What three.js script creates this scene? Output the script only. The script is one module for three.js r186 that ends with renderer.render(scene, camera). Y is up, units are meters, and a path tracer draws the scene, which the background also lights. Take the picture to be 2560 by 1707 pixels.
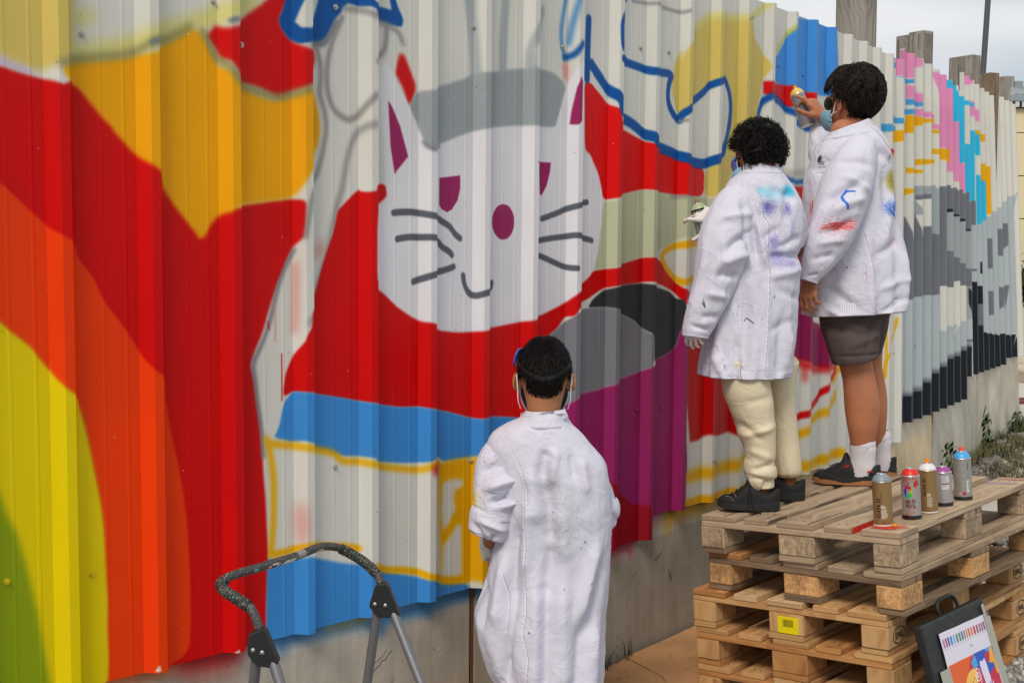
import * as THREE from 'three';
import { RoundedBoxGeometry } from 'three/addons/geometries/RoundedBoxGeometry.js';
import { mergeGeometries, mergeVertices } from 'three/addons/utils/BufferGeometryUtils.js';

// ---------------------------------------------------------------- camera, sky, sun, exposure
const scene = new THREE.Scene();
const camera = new THREE.PerspectiveCamera(29.86, 1024 / 682, 0.05, 400);
camera.position.set(0, 1.708, 0);
camera.rotation.set(-0.08, 0, 0.0085);
const renderer = new THREE.WebGLRenderer({ antialias: true });
renderer.toneMapping = THREE.LinearToneMapping;
renderer.toneMappingExposure = 1.74;
renderer.shadowMap.enabled = true;

// noise helpers -------------------------------------------------------------
function hash(ix, iy) { let h = Math.imul(ix, 374761393) + Math.imul(iy, 668265263); h = Math.imul(h ^ (h >>> 13), 1274126177); return ((h ^ (h >>> 16)) >>> 0) / 4294967296; }
function vnoise(x, y) {
  const ix = Math.floor(x), iy = Math.floor(y), fx = x - ix, fy = y - iy, u = fx * fx * (3 - 2 * fx), v = fy * fy * (3 - 2 * fy);
  const a = hash(ix, iy), b = hash(ix + 1, iy), c = hash(ix, iy + 1), d = hash(ix + 1, iy + 1);
  return a + (b - a) * u + (c - a) * v + (a - b - c + d) * u * v;
}
function fbm(x, y, o = 4) { let s = 0, a = 0.5; for (let i = 0; i < o; i++) { s += a * vnoise(x, y); x = x * 2.03 + 17.3; y = y * 2.03 + 9.1; a *= 0.5; } return s / (1 - Math.pow(0.5, o)); }
let seed = 12345;
function rnd() { seed = (Math.imul(seed, 1664525) + 1013904223) >>> 0; return seed / 4294967296; }
const rr = (a, b) => a + (b - a) * rnd();
const clamp = (x, a, b) => Math.min(b, Math.max(a, x));
const sstep = (a, b, x) => { const t = clamp((x - a) / (b - a), 0, 1); return t * t * (3 - 2 * t); };
const lerp = (a, b, t) => a + (b - a) * t;

// overcast sky with soft cloud banks, a pale lighter belt near the horizon
{
  const W = 1024, H = 512, data = new Float32Array(W * H * 4);
  for (let j = 0; j < H; j++) {
    const el = ((j + 0.5) / H - 0.5) * Math.PI, y = Math.sin(el);
    for (let i = 0; i < W; i++) {
      const az = ((i + 0.5) / W) * 2 * Math.PI, x = Math.cos(az) * Math.cos(el), z = Math.sin(az) * Math.cos(el);
      const k = 1 / (Math.max(y, 0) + 0.16);
      const n = fbm(x * k * 1.9 + 31.7, z * k * 1.9 + 12.2, 5), m = fbm(x * k * 0.8 + 3.1, z * k * 0.8 + 7.7, 3);
      let c = sstep(0.34, 0.66, n * 0.65 + m * 0.35);
      let r = lerp(0.56, 0.98, c), g = lerp(0.67, 0.995, c), b = lerp(0.76, 1.02, c);
      const hz = Math.exp(-Math.max(y, 0) * 9);
      r = lerp(r, 0.93, hz * 0.45); g = lerp(g, 0.95, hz * 0.45); b = lerp(b, 0.97, hz * 0.45);
      if (y < 0) { const t = sstep(0, -0.12, y); r = lerp(r, 0.3, t); g = lerp(g, 0.3, t); b = lerp(b, 0.29, t); }
      const o = (j * W + i) * 4, S = 0.49; data[o] = r * S; data[o + 1] = g * S; data[o + 2] = b * S; data[o + 3] = 1;
    }
  }
  const t = new THREE.DataTexture(data, W, H, THREE.RGBAFormat, THREE.FloatType);
  t.mapping = THREE.EquirectangularReflectionMapping; t.magFilter = t.minFilter = THREE.LinearFilter; t.needsUpdate = true;
  scene.background = t; scene.environment = t;
}
const sun = new THREE.DirectionalLight(0xfff3e4, 1.35);
sun.position.set(-1.7, 9.3, 2.4); sun.target.position.set(0.8, 0.8, -5); scene.add(sun, sun.target);
sun.castShadow = true; sun.shadow.radius = 40; sun.shadow.mapSize.set(2048, 2048);
Object.assign(sun.shadow.camera, { left: -8, right: 10, top: 9, bottom: -9, near: 0.5, far: 40 });

// ---------------------------------------------------------------- naming, tagging
const names = {};
function numbered(n) { names[n] = (names[n] ?? -1) + 1; return names[n] ? n + '_' + String(names[n]).padStart(3, '0') : n; }
function shade(o) { o.traverse((c) => { if (c.isMesh) { c.castShadow = true; c.receiveShadow = true; } }); return o; }
function thing(name, label, category, p = [0, 0, 0], group) {
  const o = new THREE.Group(); o.name = numbered(name); o.position.set(...p); scene.add(o);
  o.userData = { label, category }; if (group) o.userData.group = group; return o;
}
function part(name, geo, mat, parent, label) { const m = new THREE.Mesh(geo, mat); m.name = name; m.castShadow = m.receiveShadow = true; parent.add(m); if (label) m.userData.label = label; return m; }
function solo(name, geo, mat, label, category, group) { const m = part(numbered(name), geo, mat, scene); m.userData = { label, category }; if (group) m.userData.group = group; return m; }
function struct(name, geo, mat) { const m = part(numbered(name), geo, mat, scene); m.userData.kind = 'structure'; return m; }
const std = (o) => new THREE.MeshStandardMaterial(o);

// textures --------------------------------------------------------------------
function dataTex(w, h, fn, srgb = true, rep = true) {
  const d = new Uint8Array(w * h * 4);
  for (let j = 0; j < h; j++) for (let i = 0; i < w; i++) { const c = fn(i / w, j / h, i, j), o = (j * w + i) * 4; d[o] = clamp(c[0], 0, 255); d[o + 1] = clamp(c[1], 0, 255); d[o + 2] = clamp(c[2], 0, 255); d[o + 3] = c[3] ?? 255; }
  const t = new THREE.DataTexture(d, w, h); t.magFilter = THREE.LinearFilter; t.minFilter = THREE.LinearMipmapLinearFilter; t.generateMipmaps = true;
  if (rep) t.wrapS = t.wrapT = THREE.RepeatWrapping; if (srgb) t.colorSpace = THREE.SRGBColorSpace; t.needsUpdate = true; return t;
}
function canvasTex(w, h, draw, opts = {}) {
  const c = document.createElement('canvas'); c.width = w; c.height = h; const x = c.getContext('2d'); draw(x, w, h);
  const t = new THREE.CanvasTexture(c); if (opts.srgb !== false) t.colorSpace = THREE.SRGBColorSpace; t.magFilter = THREE.LinearFilter; t.anisotropy = 8; return t;
}
// geometry helpers
function place(g, p, r = [0, 0, 0], s) { const m = new THREE.Matrix4().compose(new THREE.Vector3(...p), new THREE.Quaternion().setFromEuler(new THREE.Euler(...r)), new THREE.Vector3(...(s ?? [1, 1, 1]))); g.applyMatrix4(m); return g; }
// box with uv in metres: u runs along axis `al`
function boxUV(g, al, ou = rnd() * 5, ov = rnd() * 5) {
  const p = g.attributes.position, n = g.attributes.normal, uv = g.attributes.uv, ax = ['x', 'y', 'z'], get = (i, a) => [p.getX(i), p.getY(i), p.getZ(i)][a];
  for (let i = 0; i < p.count; i++) {
    const nn = [Math.abs(n.getX(i)), Math.abs(n.getY(i)), Math.abs(n.getZ(i))], k = nn.indexOf(Math.max(...nn)); let a = [0, 1, 2].filter((q) => q !== k);
    if (k === al) { uv.setXY(i, get(i, a[0]) * 0.35 + ou, get(i, a[1]) + ov + 0.3); continue; }
    const b = a.filter((q) => q !== al)[0]; uv.setXY(i, get(i, al) + ou, get(i, b) + ov + k * 0.13);
  }
  return g;
}
function rbox(w, h, d, r, al = 0) { return boxUV(new RoundedBoxGeometry(w, h, d, 1, r), al); }
function tube(points, r, seg = 24, rad = 10, closed = false) { const c = new THREE.CatmullRomCurve3(points.map((p) => (p.isVector3 ? p : new THREE.Vector3(...p))), closed, 'centripetal'); return new THREE.TubeGeometry(c, seg, r, rad, closed); }
function fixUV(list) { return mergeGeometries(list.map((g) => { const q = g.index ? g.toNonIndexed() : g; for (const k of Object.keys(q.attributes)) if (!['position', 'normal', 'uv'].includes(k)) q.deleteAttribute(k); return q; })); }
// ---------------------------------------------------------------- the line of the fence (plan), in metres
const PER = 0.2575, DEPTH = 0.035;
const heading = (i) => { const t = clamp(-1 + (2 * i) / 38, -1.3, 1.05); return ((-0.1075 * t - 0.0984) * t + 0.2164) * t + 1.0116; };
const RIB = {}; RIB[0] = [-1.13, 3.2931];
for (let i = 0; i < 42; i++) RIB[i + 1] = [RIB[i][0] + PER * Math.cos(heading(i)), RIB[i][1] + PER * Math.sin(heading(i))];
for (let i = 0; i > -8; i--) RIB[i - 1] = [RIB[i][0] - PER * Math.cos(heading(i - 1)), RIB[i][1] - PER * Math.sin(heading(i - 1))];
const leanOf = (i) => clamp((i - 13) / 26, 0, 1.1) * 0.068, HP = 2.6;
// one period: distance along, depth behind the crest
const PROF = [[0, 0], [0.0265, DEPTH], [0.095, DEPTH], [0.098, DEPTH - 0.003], [0.104, DEPTH - 0.003], [0.107, DEPTH], [0.162, DEPTH], [0.165, DEPTH - 0.003], [0.171, DEPTH - 0.003], [0.174, DEPTH], [0.204, DEPTH], [0.2305, 0], [PER, 0]];
const DEV = [0]; for (let k = 1; k < PROF.length; k++) DEV.push(DEV[k - 1] + Math.hypot(PROF[k][0] - PROF[k - 1][0], PROF[k][1] - PROF[k - 1][1]));
const DPER = DEV[DEV.length - 1];
function frameAt(i) { const th = heading(i); return { t: [Math.cos(th), Math.sin(th)], n: [-Math.sin(th), Math.cos(th)] }; }   // n points to the back
function onLine(i, along, back, h) {          // world point from rib number, distance along, distance behind the crest plane and height
  const f = frameAt(i), b = back + leanOf(i + along / PER) * (h - HP);
  return [RIB[i][0] + f.t[0] * along + f.n[0] * b, h, -(RIB[i][1] + f.t[1] * along + f.n[1] * b)];
}
function fromU(U) { const i = Math.floor(U / DPER), r = U - i * DPER; let k = 0; while (k < DEV.length - 2 && DEV[k + 1] < r) k++; const q = (r - DEV[k]) / (DEV[k + 1] - DEV[k]); return { i, along: lerp(PROF[k][0], PROF[k + 1][0], q), back: lerp(PROF[k][1], PROF[k + 1][1], q) }; }

// ---------------------------------------------------------------- the mural: spray paint in wall metres (along the unrolled sheet, height)
const PAL = { base: '#d0cfc7', white: '#d6d4cc', paleyel: '#cdb761', paleyel2: '#cfc97c', red: '#c80000', red2: '#d60300', red3: '#b80000', gold: '#e6a000', goldo: '#e0a400', orange: '#e63a00', yellow: '#dcc400', green: '#86980e',
  bluel: '#0b4f97', bluel2: '#3f7fba', blue: '#3a86cb', blue2: '#3f8ad6', sky: '#4599d0', cyan: '#2eb2da', pink: '#dc8ab6', gray: '#7d7e83', gray2: '#8c8886', gray3: '#76777d', lav: '#c3b0c8', rose: '#cf8f86', sage: '#b6ba9a',
  black: '#303236', purple: '#8c1f5c', purple2: '#86164a', wine: '#8c0a1c', stripe: '#a2a9a9', hat: '#949b9d', face: '#dad8dc', magenta: '#95225a', whisk: '#5a5d66', olive: '#8c8750', oliveg: '#b4b850', mid: '#98a1a4', dark: '#6c7079', light: '#a9b3b7', ink: '#1b222b' };
const MURAL = [];
const P = (c, soft, pts) => MURAL.push({ c, soft, pts }), L = (c, w, soft, pts) => MURAL.push({ c, soft, w, pts });
P('paleyel',0.02,[-0.225,2.298,0.047,2.33,0.043,2.162,-0.016,2.145,-0.056,2.128,-0.087,2.121,-0.127,2.128,-0.185,2.147,-0.228,2.16]);
L('paleyel2',0.05,0.03,[0.055,2.173,0.131,2.188,0.231,2.217,0.296,2.245,0.378,2.27,0.435,2.289,0.523,2.323,0.585,2.345,0.687,2.377]);
P('paleyel2',0.03,[0.049,2.29,0.074,2.29,0.114,2.284,0.118,2.276,0.097,2.259,0.048,2.238]);
P('paleyel2',0.03,[0.436,2.308,0.597,2.363,0.677,2.409,0.716,2.414,0.575,2.336,0.523,2.315]);
L('lav',0.018,0.012,[-0.207,2.145,-0.185,2.137,-0.138,2.12,-0.109,2.115]);
P('red',0.008,[-0.229,2.127,-0.185,2.121,-0.131,2.108,-0.056,2.098,-0.017,2.089,0.033,2.107,0.129,2.055,0.236,1.986,0.302,1.91,0.429,1.803,0.502,1.78,0.526,1.785,0.589,1.79,0.801,1.82,0.865,1.817,0.863,1.76,0.862,1.737,0.858,1.709,0.831,1.687,0.816,1.669,0.765,1.574,0.744,1.527,0.704,1.425,0.675,1.37,0.662,1.336,0.667,1.315,0.674,1.288,0.681,1.24,0.696,1.147,0.701,1.064,0.705,0.997,0.712,0.931,0.716,0.842,0.722,0.752,0.715,0.664,0.708,0.441,0.094,0.283,-0.336,0.324,-0.241,1.652]);
P('red',0.012,[0.488,2.265,0.503,2.279,0.524,2.301,0.528,2.291,0.561,2.29,0.589,2.299,0.638,2.321,0.666,2.344,0.702,2.369,0.74,2.397,0.761,2.421,0.821,2.429,0.792,2.374,0.774,2.343,0.785,2.314,0.82,2.285,0.847,2.272,0.875,2.264,0.939,2.266,0.942,2.23,0.888,2.157,0.864,2.148,0.824,2.138,0.803,2.125,0.769,2.115,0.733,2.128,0.695,2.139,0.654,2.144,0.592,2.145,0.588,2.176,0.564,2.201,0.53,2.204,0.517,2.234,0.496,2.252]);
P('gold',0.012,[-0.016,2.139,0.027,2.145,0.055,2.154,0.131,2.165,0.205,2.18,0.235,2.19,0.272,2.193,0.297,2.202,0.364,2.233,0.414,2.266,0.435,2.276,0.458,2.276,0.477,2.262,0.493,2.239,0.517,2.205,0.526,2.184,0.564,2.174,0.588,2.146,0.664,2.126,0.714,2.11,0.759,2.105,0.803,2.119,0.86,2.137,0.886,2.151,0.937,2.138,0.954,2.087,0.962,2.035,0.953,1.982,0.884,1.9,0.858,1.864,0.831,1.832,0.801,1.82,0.711,1.809,0.589,1.793,0.565,1.777,0.526,1.768,0.497,1.741,0.475,1.706,0.475,1.706,0.463,1.7,0.451,1.701,0.447,1.714,0.428,1.732,0.403,1.758,0.371,1.793,0.342,1.833,0.315,1.871,0.28,1.893,0.239,1.912,0.205,1.938,0.178,1.963,0.161,1.978,0.149,1.996,0.121,2.017,0.101,2.038,0.081,2.059,0.057,2.087,0.032,2.099,-0.013,2.109]);
L('olive',0.02,0.018,[-0.02,2.143,0.051,2.159,0.131,2.174,0.205,2.187,0.235,2.2,0.276,2.222,0.296,2.231,0.346,2.235,0.382,2.253,0.435,2.285]);
L('olive',0.022,0.016,[0.475,2.275,0.498,2.24,0.522,2.202,0.547,2.194,0.573,2.174,0.592,2.143,0.674,2.131,0.733,2.119,0.769,2.114,0.814,2.128,0.864,2.14,0.886,2.15]);
L('gray',0.016,0.008,[0.274,2.223,0.299,2.232]);
L('gray',0.016,0.008,[0.563,2.311,0.589,2.318]);
L('white',0.012,0.008,[-0.044,2.119,-0.021,2.108,-0.017,2.096]);
P('orange',0.006,[-0.236,1.855,-0.192,1.836,-0.173,1.822,-0.127,1.779,-0.091,1.751,-0.062,1.725,-0.053,1.721,-0.016,1.703,0.04,1.675,0.045,1.654,0.093,1.593,0.116,1.542,0.161,1.486,0.197,1.441,0.237,1.38,0.247,1.368,0.276,1.342,0.328,1.307,0.342,1.245,0.355,1.17,0.372,1.096,0.392,0.991,0.405,0.885,0.408,0.8,0.412,0.715,0.411,0.587,0.405,0.537,0.381,0.513,0.343,0.505,0.293,0.367,0.052,0.336,0.113,0.498,0.118,0.563,0.115,0.644,0.118,0.724,0.115,0.785,0.113,0.845,0.11,0.925,0.102,0.994,0.087,1.075,0.076,1.125,0.061,1.207,0.045,1.259,0.04,1.272,-0.014,1.308,-0.049,1.339,-0.055,1.345,-0.099,1.397,-0.124,1.428,-0.175,1.468,-0.2,1.491,-0.244,1.522]);
P('yellow',0.008,[-0.244,1.522,-0.2,1.491,-0.175,1.468,-0.124,1.428,-0.099,1.397,-0.055,1.345,-0.049,1.339,-0.014,1.308,0.04,1.272,0.045,1.259,0.061,1.207,0.076,1.13,0.087,1.075,0.102,0.994,0.11,0.925,0.113,0.845,0.115,0.785,0.118,0.724,0.115,0.644,0.118,0.563,0.113,0.498,0.06,0.293,-0.336,0.324,-0.258,1.088]);
P('green',0.016,[-0.253,1.146,-0.211,1.048,-0.193,0.993,-0.169,0.948,-0.148,0.872,-0.13,0.789,-0.116,0.724,-0.1,0.624,-0.086,0.539,-0.058,0.322,-0.336,0.324]);
P('bluel',0.006,[0.808,2.427,0.792,2.374,0.772,2.342,0.78,2.318,0.815,2.288,0.847,2.276,0.886,2.283,0.959,2.286,0.993,2.314,1.024,2.37,1.059,2.405,1.044,2.399,1.077,2.425,1.121,2.419,1.158,2.42,1.183,2.415,1.183,2.391,1.291,2.38,1.34,2.38,1.345,2.406,1.324,2.436,1.297,2.487]);
P('base',0.006,[0.876,2.43,0.965,2.445,0.948,2.39,0.937,2.359,0.887,2.325,0.852,2.323,0.831,2.34,0.848,2.378]);
P('base',0.006,[1.144,2.466,1.278,2.484,1.292,2.427,1.18,2.435]);
L('gray',0.02,0.01,[0.892,2.277,0.97,2.285,0.993,2.305,1.029,2.362]);
L('gray2',0.018,0.012,[1.052,2.378,1.024,2.33,0.998,2.271,0.987,2.204,0.992,2.139,1.013,2.096,1.059,2.072,1.082,2.069,1.121,2.086,1.125,2.097,1.158,2.131,1.183,2.153]);
L('gray2',0.016,0.012,[0.948,2.274,0.966,2.237,0.965,2.176,0.958,2.14,0.972,2.111,0.983,2.076,0.987,2.037,0.976,1.983,0.964,1.939,0.943,1.881,0.89,1.848,0.873,1.761,0.862,1.709]);
L('gray2',0.018,0.016,[1.183,2.061,1.158,2.058,1.125,2.045,1.098,2.017,1.077,1.971,1.063,1.921,1.051,1.853,1.025,1.799,0.996,1.678,0.967,1.602,0.939,1.522,0.877,1.45]);
L('gray',0.014,0.01,[0.826,1.669,0.783,1.604,0.757,1.539,0.735,1.453,0.695,1.377,0.669,1.336,0.677,1.301,0.686,1.218,0.701,1.13,0.706,1.059]);
L('gray2',0.018,0.012,[1.272,2.37,1.269,2.319,1.256,2.286,1.188,2.255]);
L('gray2',0.016,0.014,[1.061,2.405,1.121,2.413,1.18,2.392,1.324,2.371,1.344,2.328]);
L('rose',0.03,0.03,[0.951,1.656,0.962,1.682]);
L('rose',0.02,0.02,[0.83,1.626,0.832,1.516,0.825,1.428]);
P('red',0.006,[1.033,1.79,1.042,1.797,1.071,1.822,1.12,1.858,1.125,1.85,1.158,1.85,1.183,1.854,1.185,1.874,1.266,1.878,1.275,1.839,1.326,1.767,1.326,1.692,2.265,1.695,2.369,1.504,2.478,1.556,2.522,1.589,2.657,1.599,2.89,1.636,2.962,1.639,3.063,1.628,3.124,1.576,3.198,1.532,3.234,1.505,3.265,1.501,3.25,1.427,3.218,1.471,3.222,1.458,3.194,1.489,3.084,1.525,2.954,1.542,2.828,1.533,2.654,1.53,2.564,1.514,2.489,1.483,2.37,1.452,2.346,1.422,2.308,1.419,2.254,1.375,2.198,1.35,2.188,1.035,1.974,1.067,1.848,1.083,1.719,1.085,1.639,1.107,1.542,1.132,1.425,1.15,1.327,1.156,1.183,1.184,1.12,1.192,1.04,1.208,0.887,1.24,0.819,1.244,0.786,1.231,0.783,1.25,0.792,1.297,0.814,1.34,0.829,1.362,0.861,1.396,0.865,1.411,0.885,1.437,0.888,1.489,0.939,1.531,0.967,1.616,0.985,1.66,1.019,1.736]);
P('red2',0.006,[2.445,2.298,2.489,2.297,2.6,2.228,2.666,2.208,2.672,2.153,2.887,2.104,2.958,2.093,3.224,2.038,3.268,2.043,3.459,2.019,3.458,1.896,3.21,1.89,3.131,1.899,2.959,1.908,2.893,1.912,2.665,1.873,2.58,1.86,2.547,1.959,2.486,2.033,2.45,2.048]);
P('sage',0.008,[2.576,1.85,2.647,1.862,2.665,1.872,2.893,1.911,2.959,1.905,3.227,1.896,3.454,1.896,3.522,1.888,3.722,1.906,3.807,1.909,3.83,1.765,3.424,1.723,3.238,1.723,3.149,1.692,3.056,1.667,2.962,1.641,2.89,1.638,2.653,1.599,2.522,1.589,2.549,1.668,2.559,1.752]);
L('gray2',0.012,0.012,[3.148,1.888,3.25,1.89]);
P('base',0.012,[3.117,1.637,3.199,1.673,3.253,1.68,3.413,1.686,3.444,1.553,3.263,1.55,3.223,1.551,3.207,1.557,3.153,1.588]);
L('goldo',0.026,0.012,[3.354,1.695,3.231,1.691,3.15,1.678,3.085,1.654,3.08,1.631,3.13,1.582,3.202,1.541,3.234,1.529,3.235,1.535,3.379,1.541]);
P('goldo',0.012,[3.214,1.683,3.245,1.707,3.399,1.723,3.491,1.724,3.492,1.686,3.259,1.674]);
P('black',0.006,[2.48,1.447,2.52,1.48,2.579,1.508,2.654,1.525,2.883,1.534,2.955,1.528,3.145,1.496,3.215,1.458,3.23,1.465,3.259,1.415,3.261,1.365,3.227,1.335,3.201,1.246,2.965,1.196,2.961,1.322,2.906,1.347,2.842,1.385,2.657,1.439,2.59,1.446]);
P('gray3',0.006,[2.183,1.34,2.254,1.375,2.319,1.407,2.37,1.437,2.48,1.445,2.59,1.446,2.657,1.439,2.842,1.385,2.906,1.346,2.961,1.32,2.965,1.196,2.894,1.173,2.664,1.145,2.579,1.125,2.377,1.115,2.312,1.084,2.145,1.072]);
P('purple',0.006,[2.145,1.061,2.312,1.084,2.377,1.115,2.579,1.125,2.664,1.145,2.894,1.173,2.965,1.196,3.201,1.246,3.227,1.335,3.258,1.365,3.361,0.776,3.351,0.602,3.36,0.527,2.644,0.363,2,0.379,1.988,0.956]);
P('wine',0.01,[2.507,0.788,2.635,0.758,2.655,0.746,2.776,0.679,2.853,0.631,2.961,0.617,2.969,0.449,2.628,0.417,2.291,0.447]);
P('red3',0.012,[3.258,1.489,3.7,1.477,3.753,1.171,3.862,0.965,3.855,0.811,3.775,0.842,3.658,0.835,3.524,0.856,3.456,0.835,3.381,0.835]);
P('purple2',0.008,[4.143,1.357,4.39,1.559,4.575,1.629,4.689,1.687,4.732,1.482,4.741,1.32,4.971,1.278,5.01,1.248,5.231,1.056,5.002,1.049,4.897,1.067,4.701,1.106,4.582,1.136,4.327,1.15]);
L('red',0.03,0.03,[4.569,1.129,4.702,1.088,4.898,1.044,5.209,1.046]);
L('red',0.018,0.03,[4.702,1.091,4.704,1.01]);
L('red',0.034,0.012,[4.58,0.813,4.707,0.835,4.908,0.869,5.016,0.95,5.234,0.993,5.231,1.056]);
L('goldo',0.04,0.02,[4.631,0.719,4.717,0.75,4.911,0.804,5.219,0.853,5.237,0.899]);
L('goldo',0.03,0.014,[5.213,0.964,5.288,1.037]);
L('goldo',0.018,0.01,[6.483,1.247,6.479,1.141,6.233,1.061,6.194,1.019,6.187,0.915]);
L('goldo',0.014,0.01,[6.192,1.191,6.202,1.105,6.191,0.915]);
L('goldo',0.05,0.03,[3.369,0.681,3.457,0.686,3.507,0.684,3.666,0.682,3.82,0.679,3.968,0.695]);
L('goldo',0.04,0.014,[3.356,0.566,3.509,0.566,3.672,0.557,3.813,0.558,3.999,0.554]);
L('goldo',0.05,0.02,[4.693,0.574,4.867,0.561,4.912,0.561,5.044,0.576,5.313,0.571]);
L('gray2',0.012,0.01,[3.553,0.731,3.665,0.71]);
P('blue',0.006,[0.747,1.111,0.758,1.128,0.768,1.149,0.783,1.21,0.813,1.238,0.824,1.244,0.887,1.24,1.056,1.207,1.12,1.192,1.183,1.184,1.327,1.156,1.425,1.15,1.542,1.132,1.639,1.107,1.719,1.085,1.848,1.083,1.974,1.067,2.188,1.035,2.19,0.92,1.751,0.958,1.718,0.95,1.641,0.951,1.567,0.952,1.539,0.976,1.425,0.962,1.327,0.972,1.183,0.995,1.18,1.009,1.04,1.024,0.886,1.085,0.855,1.095,0.818,1.089]);
P('goldo',0.014,[1.547,0.947,1.641,0.953,1.718,0.948,1.77,0.957,1.946,0.934,1.952,0.45,1.738,0.512,1.678,0.513,1.562,0.53]);
P('base',0.012,[1.567,0.879,1.608,0.887,1.669,0.878,1.67,0.853,1.631,0.845,1.624,0.816,1.635,0.778,1.593,0.728,1.572,0.712,1.561,0.774]);
P('base',0.014,[1.569,0.661,1.614,0.695,1.642,0.726,1.664,0.717,1.667,0.541,1.644,0.541,1.562,0.552]);
L('goldo',0.02,0.014,[0.717,1.111,0.727,1.083,0.735,1.056,0.745,0.992,0.745,0.926,0.742,0.837,0.732,0.759]);
L('goldo',0.02,0.014,[0.735,1.093,0.818,1.078,0.886,1.071,1.025,1.035,1.04,1.008,1.12,0.998,1.18,0.989,1.26,0.966,1.327,0.954,1.425,0.934,1.473,0.956,1.543,0.95]);
L('goldo',0.02,0.01,[0.735,0.758,0.785,0.757,0.816,0.76,0.858,0.769,0.884,0.771,0.993,0.745,1.055,0.737,1.119,0.717]);
P('blue',0.008,[0.717,0.751,0.748,0.737,0.816,0.733,0.884,0.736,0.992,0.7,1.055,0.68,1.119,0.665,1.18,0.665,1.261,0.621,1.328,0.603,1.426,0.572,1.545,0.549,1.555,0.532,1.678,0.513,1.72,0.481,1.734,0.335,0.976,0.339,0.708,0.396]);
L('goldo',0.022,0.008,[1.188,0.659,1.273,0.622,1.328,0.617,1.426,0.59,1.451,0.578,1.545,0.557,1.569,0.538,1.644,0.524,1.697,0.52]);
P('red',0.02,[1.473,0.954,1.543,0.948,1.543,0.908,1.473,0.924]);
L('rose',0.04,0.04,[0.845,0.88,0.849,0.799]);
P('red',0.012,[1.331,2.296,1.35,2.291,1.369,2.256,1.399,2.208,1.401,2.184,1.386,2.155,1.37,2.134,1.344,2.189,1.311,2.232,1.321,2.27]);
P('rose',0.02,[2.268,2.353,2.308,2.357,2.309,2.288,2.283,2.296]);
P('stripe',0.014,[1.657,2.533,1.72,2.541,1.726,2.439,1.743,2.248,1.699,2.244,1.689,2.363]);
P('stripe',0.01,[1.892,2.562,1.935,2.568,1.928,2.462,1.919,2.29,1.878,2.286,1.877,2.381]);
P('stripe',0.014,[2.151,2.548,2.165,2.535,2.141,2.459,2.053,2.381,2.062,2.31,2.016,2.304,2.018,2.37,2.036,2.416,2.065,2.464]);
P('hat',0.008,[1.37,2.134,1.411,2.184,1.467,2.188,1.543,2.208,1.667,2.244,1.717,2.268,1.843,2.281,1.967,2.305,2.066,2.316,2.212,2.316,2.283,2.286,2.3,2.245,2.257,2.167,2.233,2.101,2.061,2.089,1.718,2.061,1.547,2.012,1.456,1.988,1.427,2.007]);
P('face',0.007,[1.24,2.225,1.242,2.241,1.255,2.254,1.272,2.26,1.291,2.244,1.309,2.213,1.344,2.17,1.375,2.126,1.406,2.086,1.433,2.025,1.452,1.995,1.547,2.019,1.633,2.049,1.718,2.074,1.845,2.092,1.969,2.107,2.061,2.111,2.234,2.116,2.25,2.155,2.286,2.243,2.32,2.304,2.351,2.352,2.376,2.365,2.445,2.276,2.451,2.042,2.494,2.011,2.539,1.958,2.566,1.892,2.583,1.842,2.564,1.755,2.551,1.668,2.528,1.606,2.48,1.562,2.37,1.51,2.346,1.498,2.308,1.47,2.141,1.424,2.013,1.41,1.844,1.396,1.717,1.386,1.637,1.387,1.547,1.398,1.471,1.429,1.426,1.432,1.365,1.458,1.304,1.493,1.26,1.528,1.188,1.568,1.184,1.587,1.184,1.734,1.188,1.788,1.274,1.839,1.267,1.883,1.26,1.998,1.254,2.043]);
L('gray',0.012,0.01,[1.432,2.021,1.452,1.99,1.542,2.012]);
P('magenta',0.004,[1.278,2.142,1.291,2.129,1.331,2.067,1.367,1.971,1.306,1.912,1.288,1.999]);
P('magenta',0.004,[2.363,2.311,2.372,2.29,2.369,2.145,2.348,2.132,2.316,2.132,2.322,2.181,2.342,2.267]);
P('magenta',0.003,[1.546,1.908,1.648,1.92,1.648,1.876,1.636,1.836,1.609,1.806,1.583,1.795,1.556,1.805,1.546,1.819]);
P('magenta',0.003,[2.073,1.985,2.211,1.987,2.202,1.951,2.184,1.902,2.156,1.867,2.146,1.868,2.141,1.937]);
P('magenta',0.003,[1.967,1.768,1.965,1.748,1.957,1.731,1.944,1.717,1.928,1.708,1.904,1.704,1.888,1.707,1.872,1.716,1.858,1.73,1.85,1.747,1.847,1.766,1.849,1.786,1.858,1.803,1.87,1.817,1.886,1.826,1.903,1.829,1.926,1.827,1.943,1.819,1.956,1.805,1.965,1.788]);
L('whisk',0.022,0.004,[1.301,1.788,1.358,1.794,1.423,1.789,1.469,1.781,1.543,1.775,1.555,1.765,1.6,1.747,1.621,1.723,1.649,1.708]);
L('whisk',0.022,0.004,[1.318,1.704,1.364,1.712,1.423,1.71,1.469,1.712,1.543,1.699,1.556,1.679,1.591,1.666,1.609,1.652]);
L('whisk',0.022,0.004,[1.393,1.565,1.423,1.573,1.47,1.588,1.544,1.596,1.591,1.605,1.618,1.612]);
L('whisk',0.022,0.004,[2.159,1.782,2.221,1.796,2.301,1.819,2.362,1.836,2.471,1.849]);
L('whisk',0.022,0.004,[2.145,1.703,2.222,1.713,2.303,1.717,2.348,1.726,2.447,1.713,2.507,1.704]);
L('whisk',0.022,0.004,[2.149,1.647,2.215,1.628,2.305,1.602,2.358,1.6]);
L('whisk',0.022,0.004,[1.665,1.582,1.671,1.549,1.697,1.519,1.724,1.509,1.765,1.522,1.841,1.53,1.846,1.554]);
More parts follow.
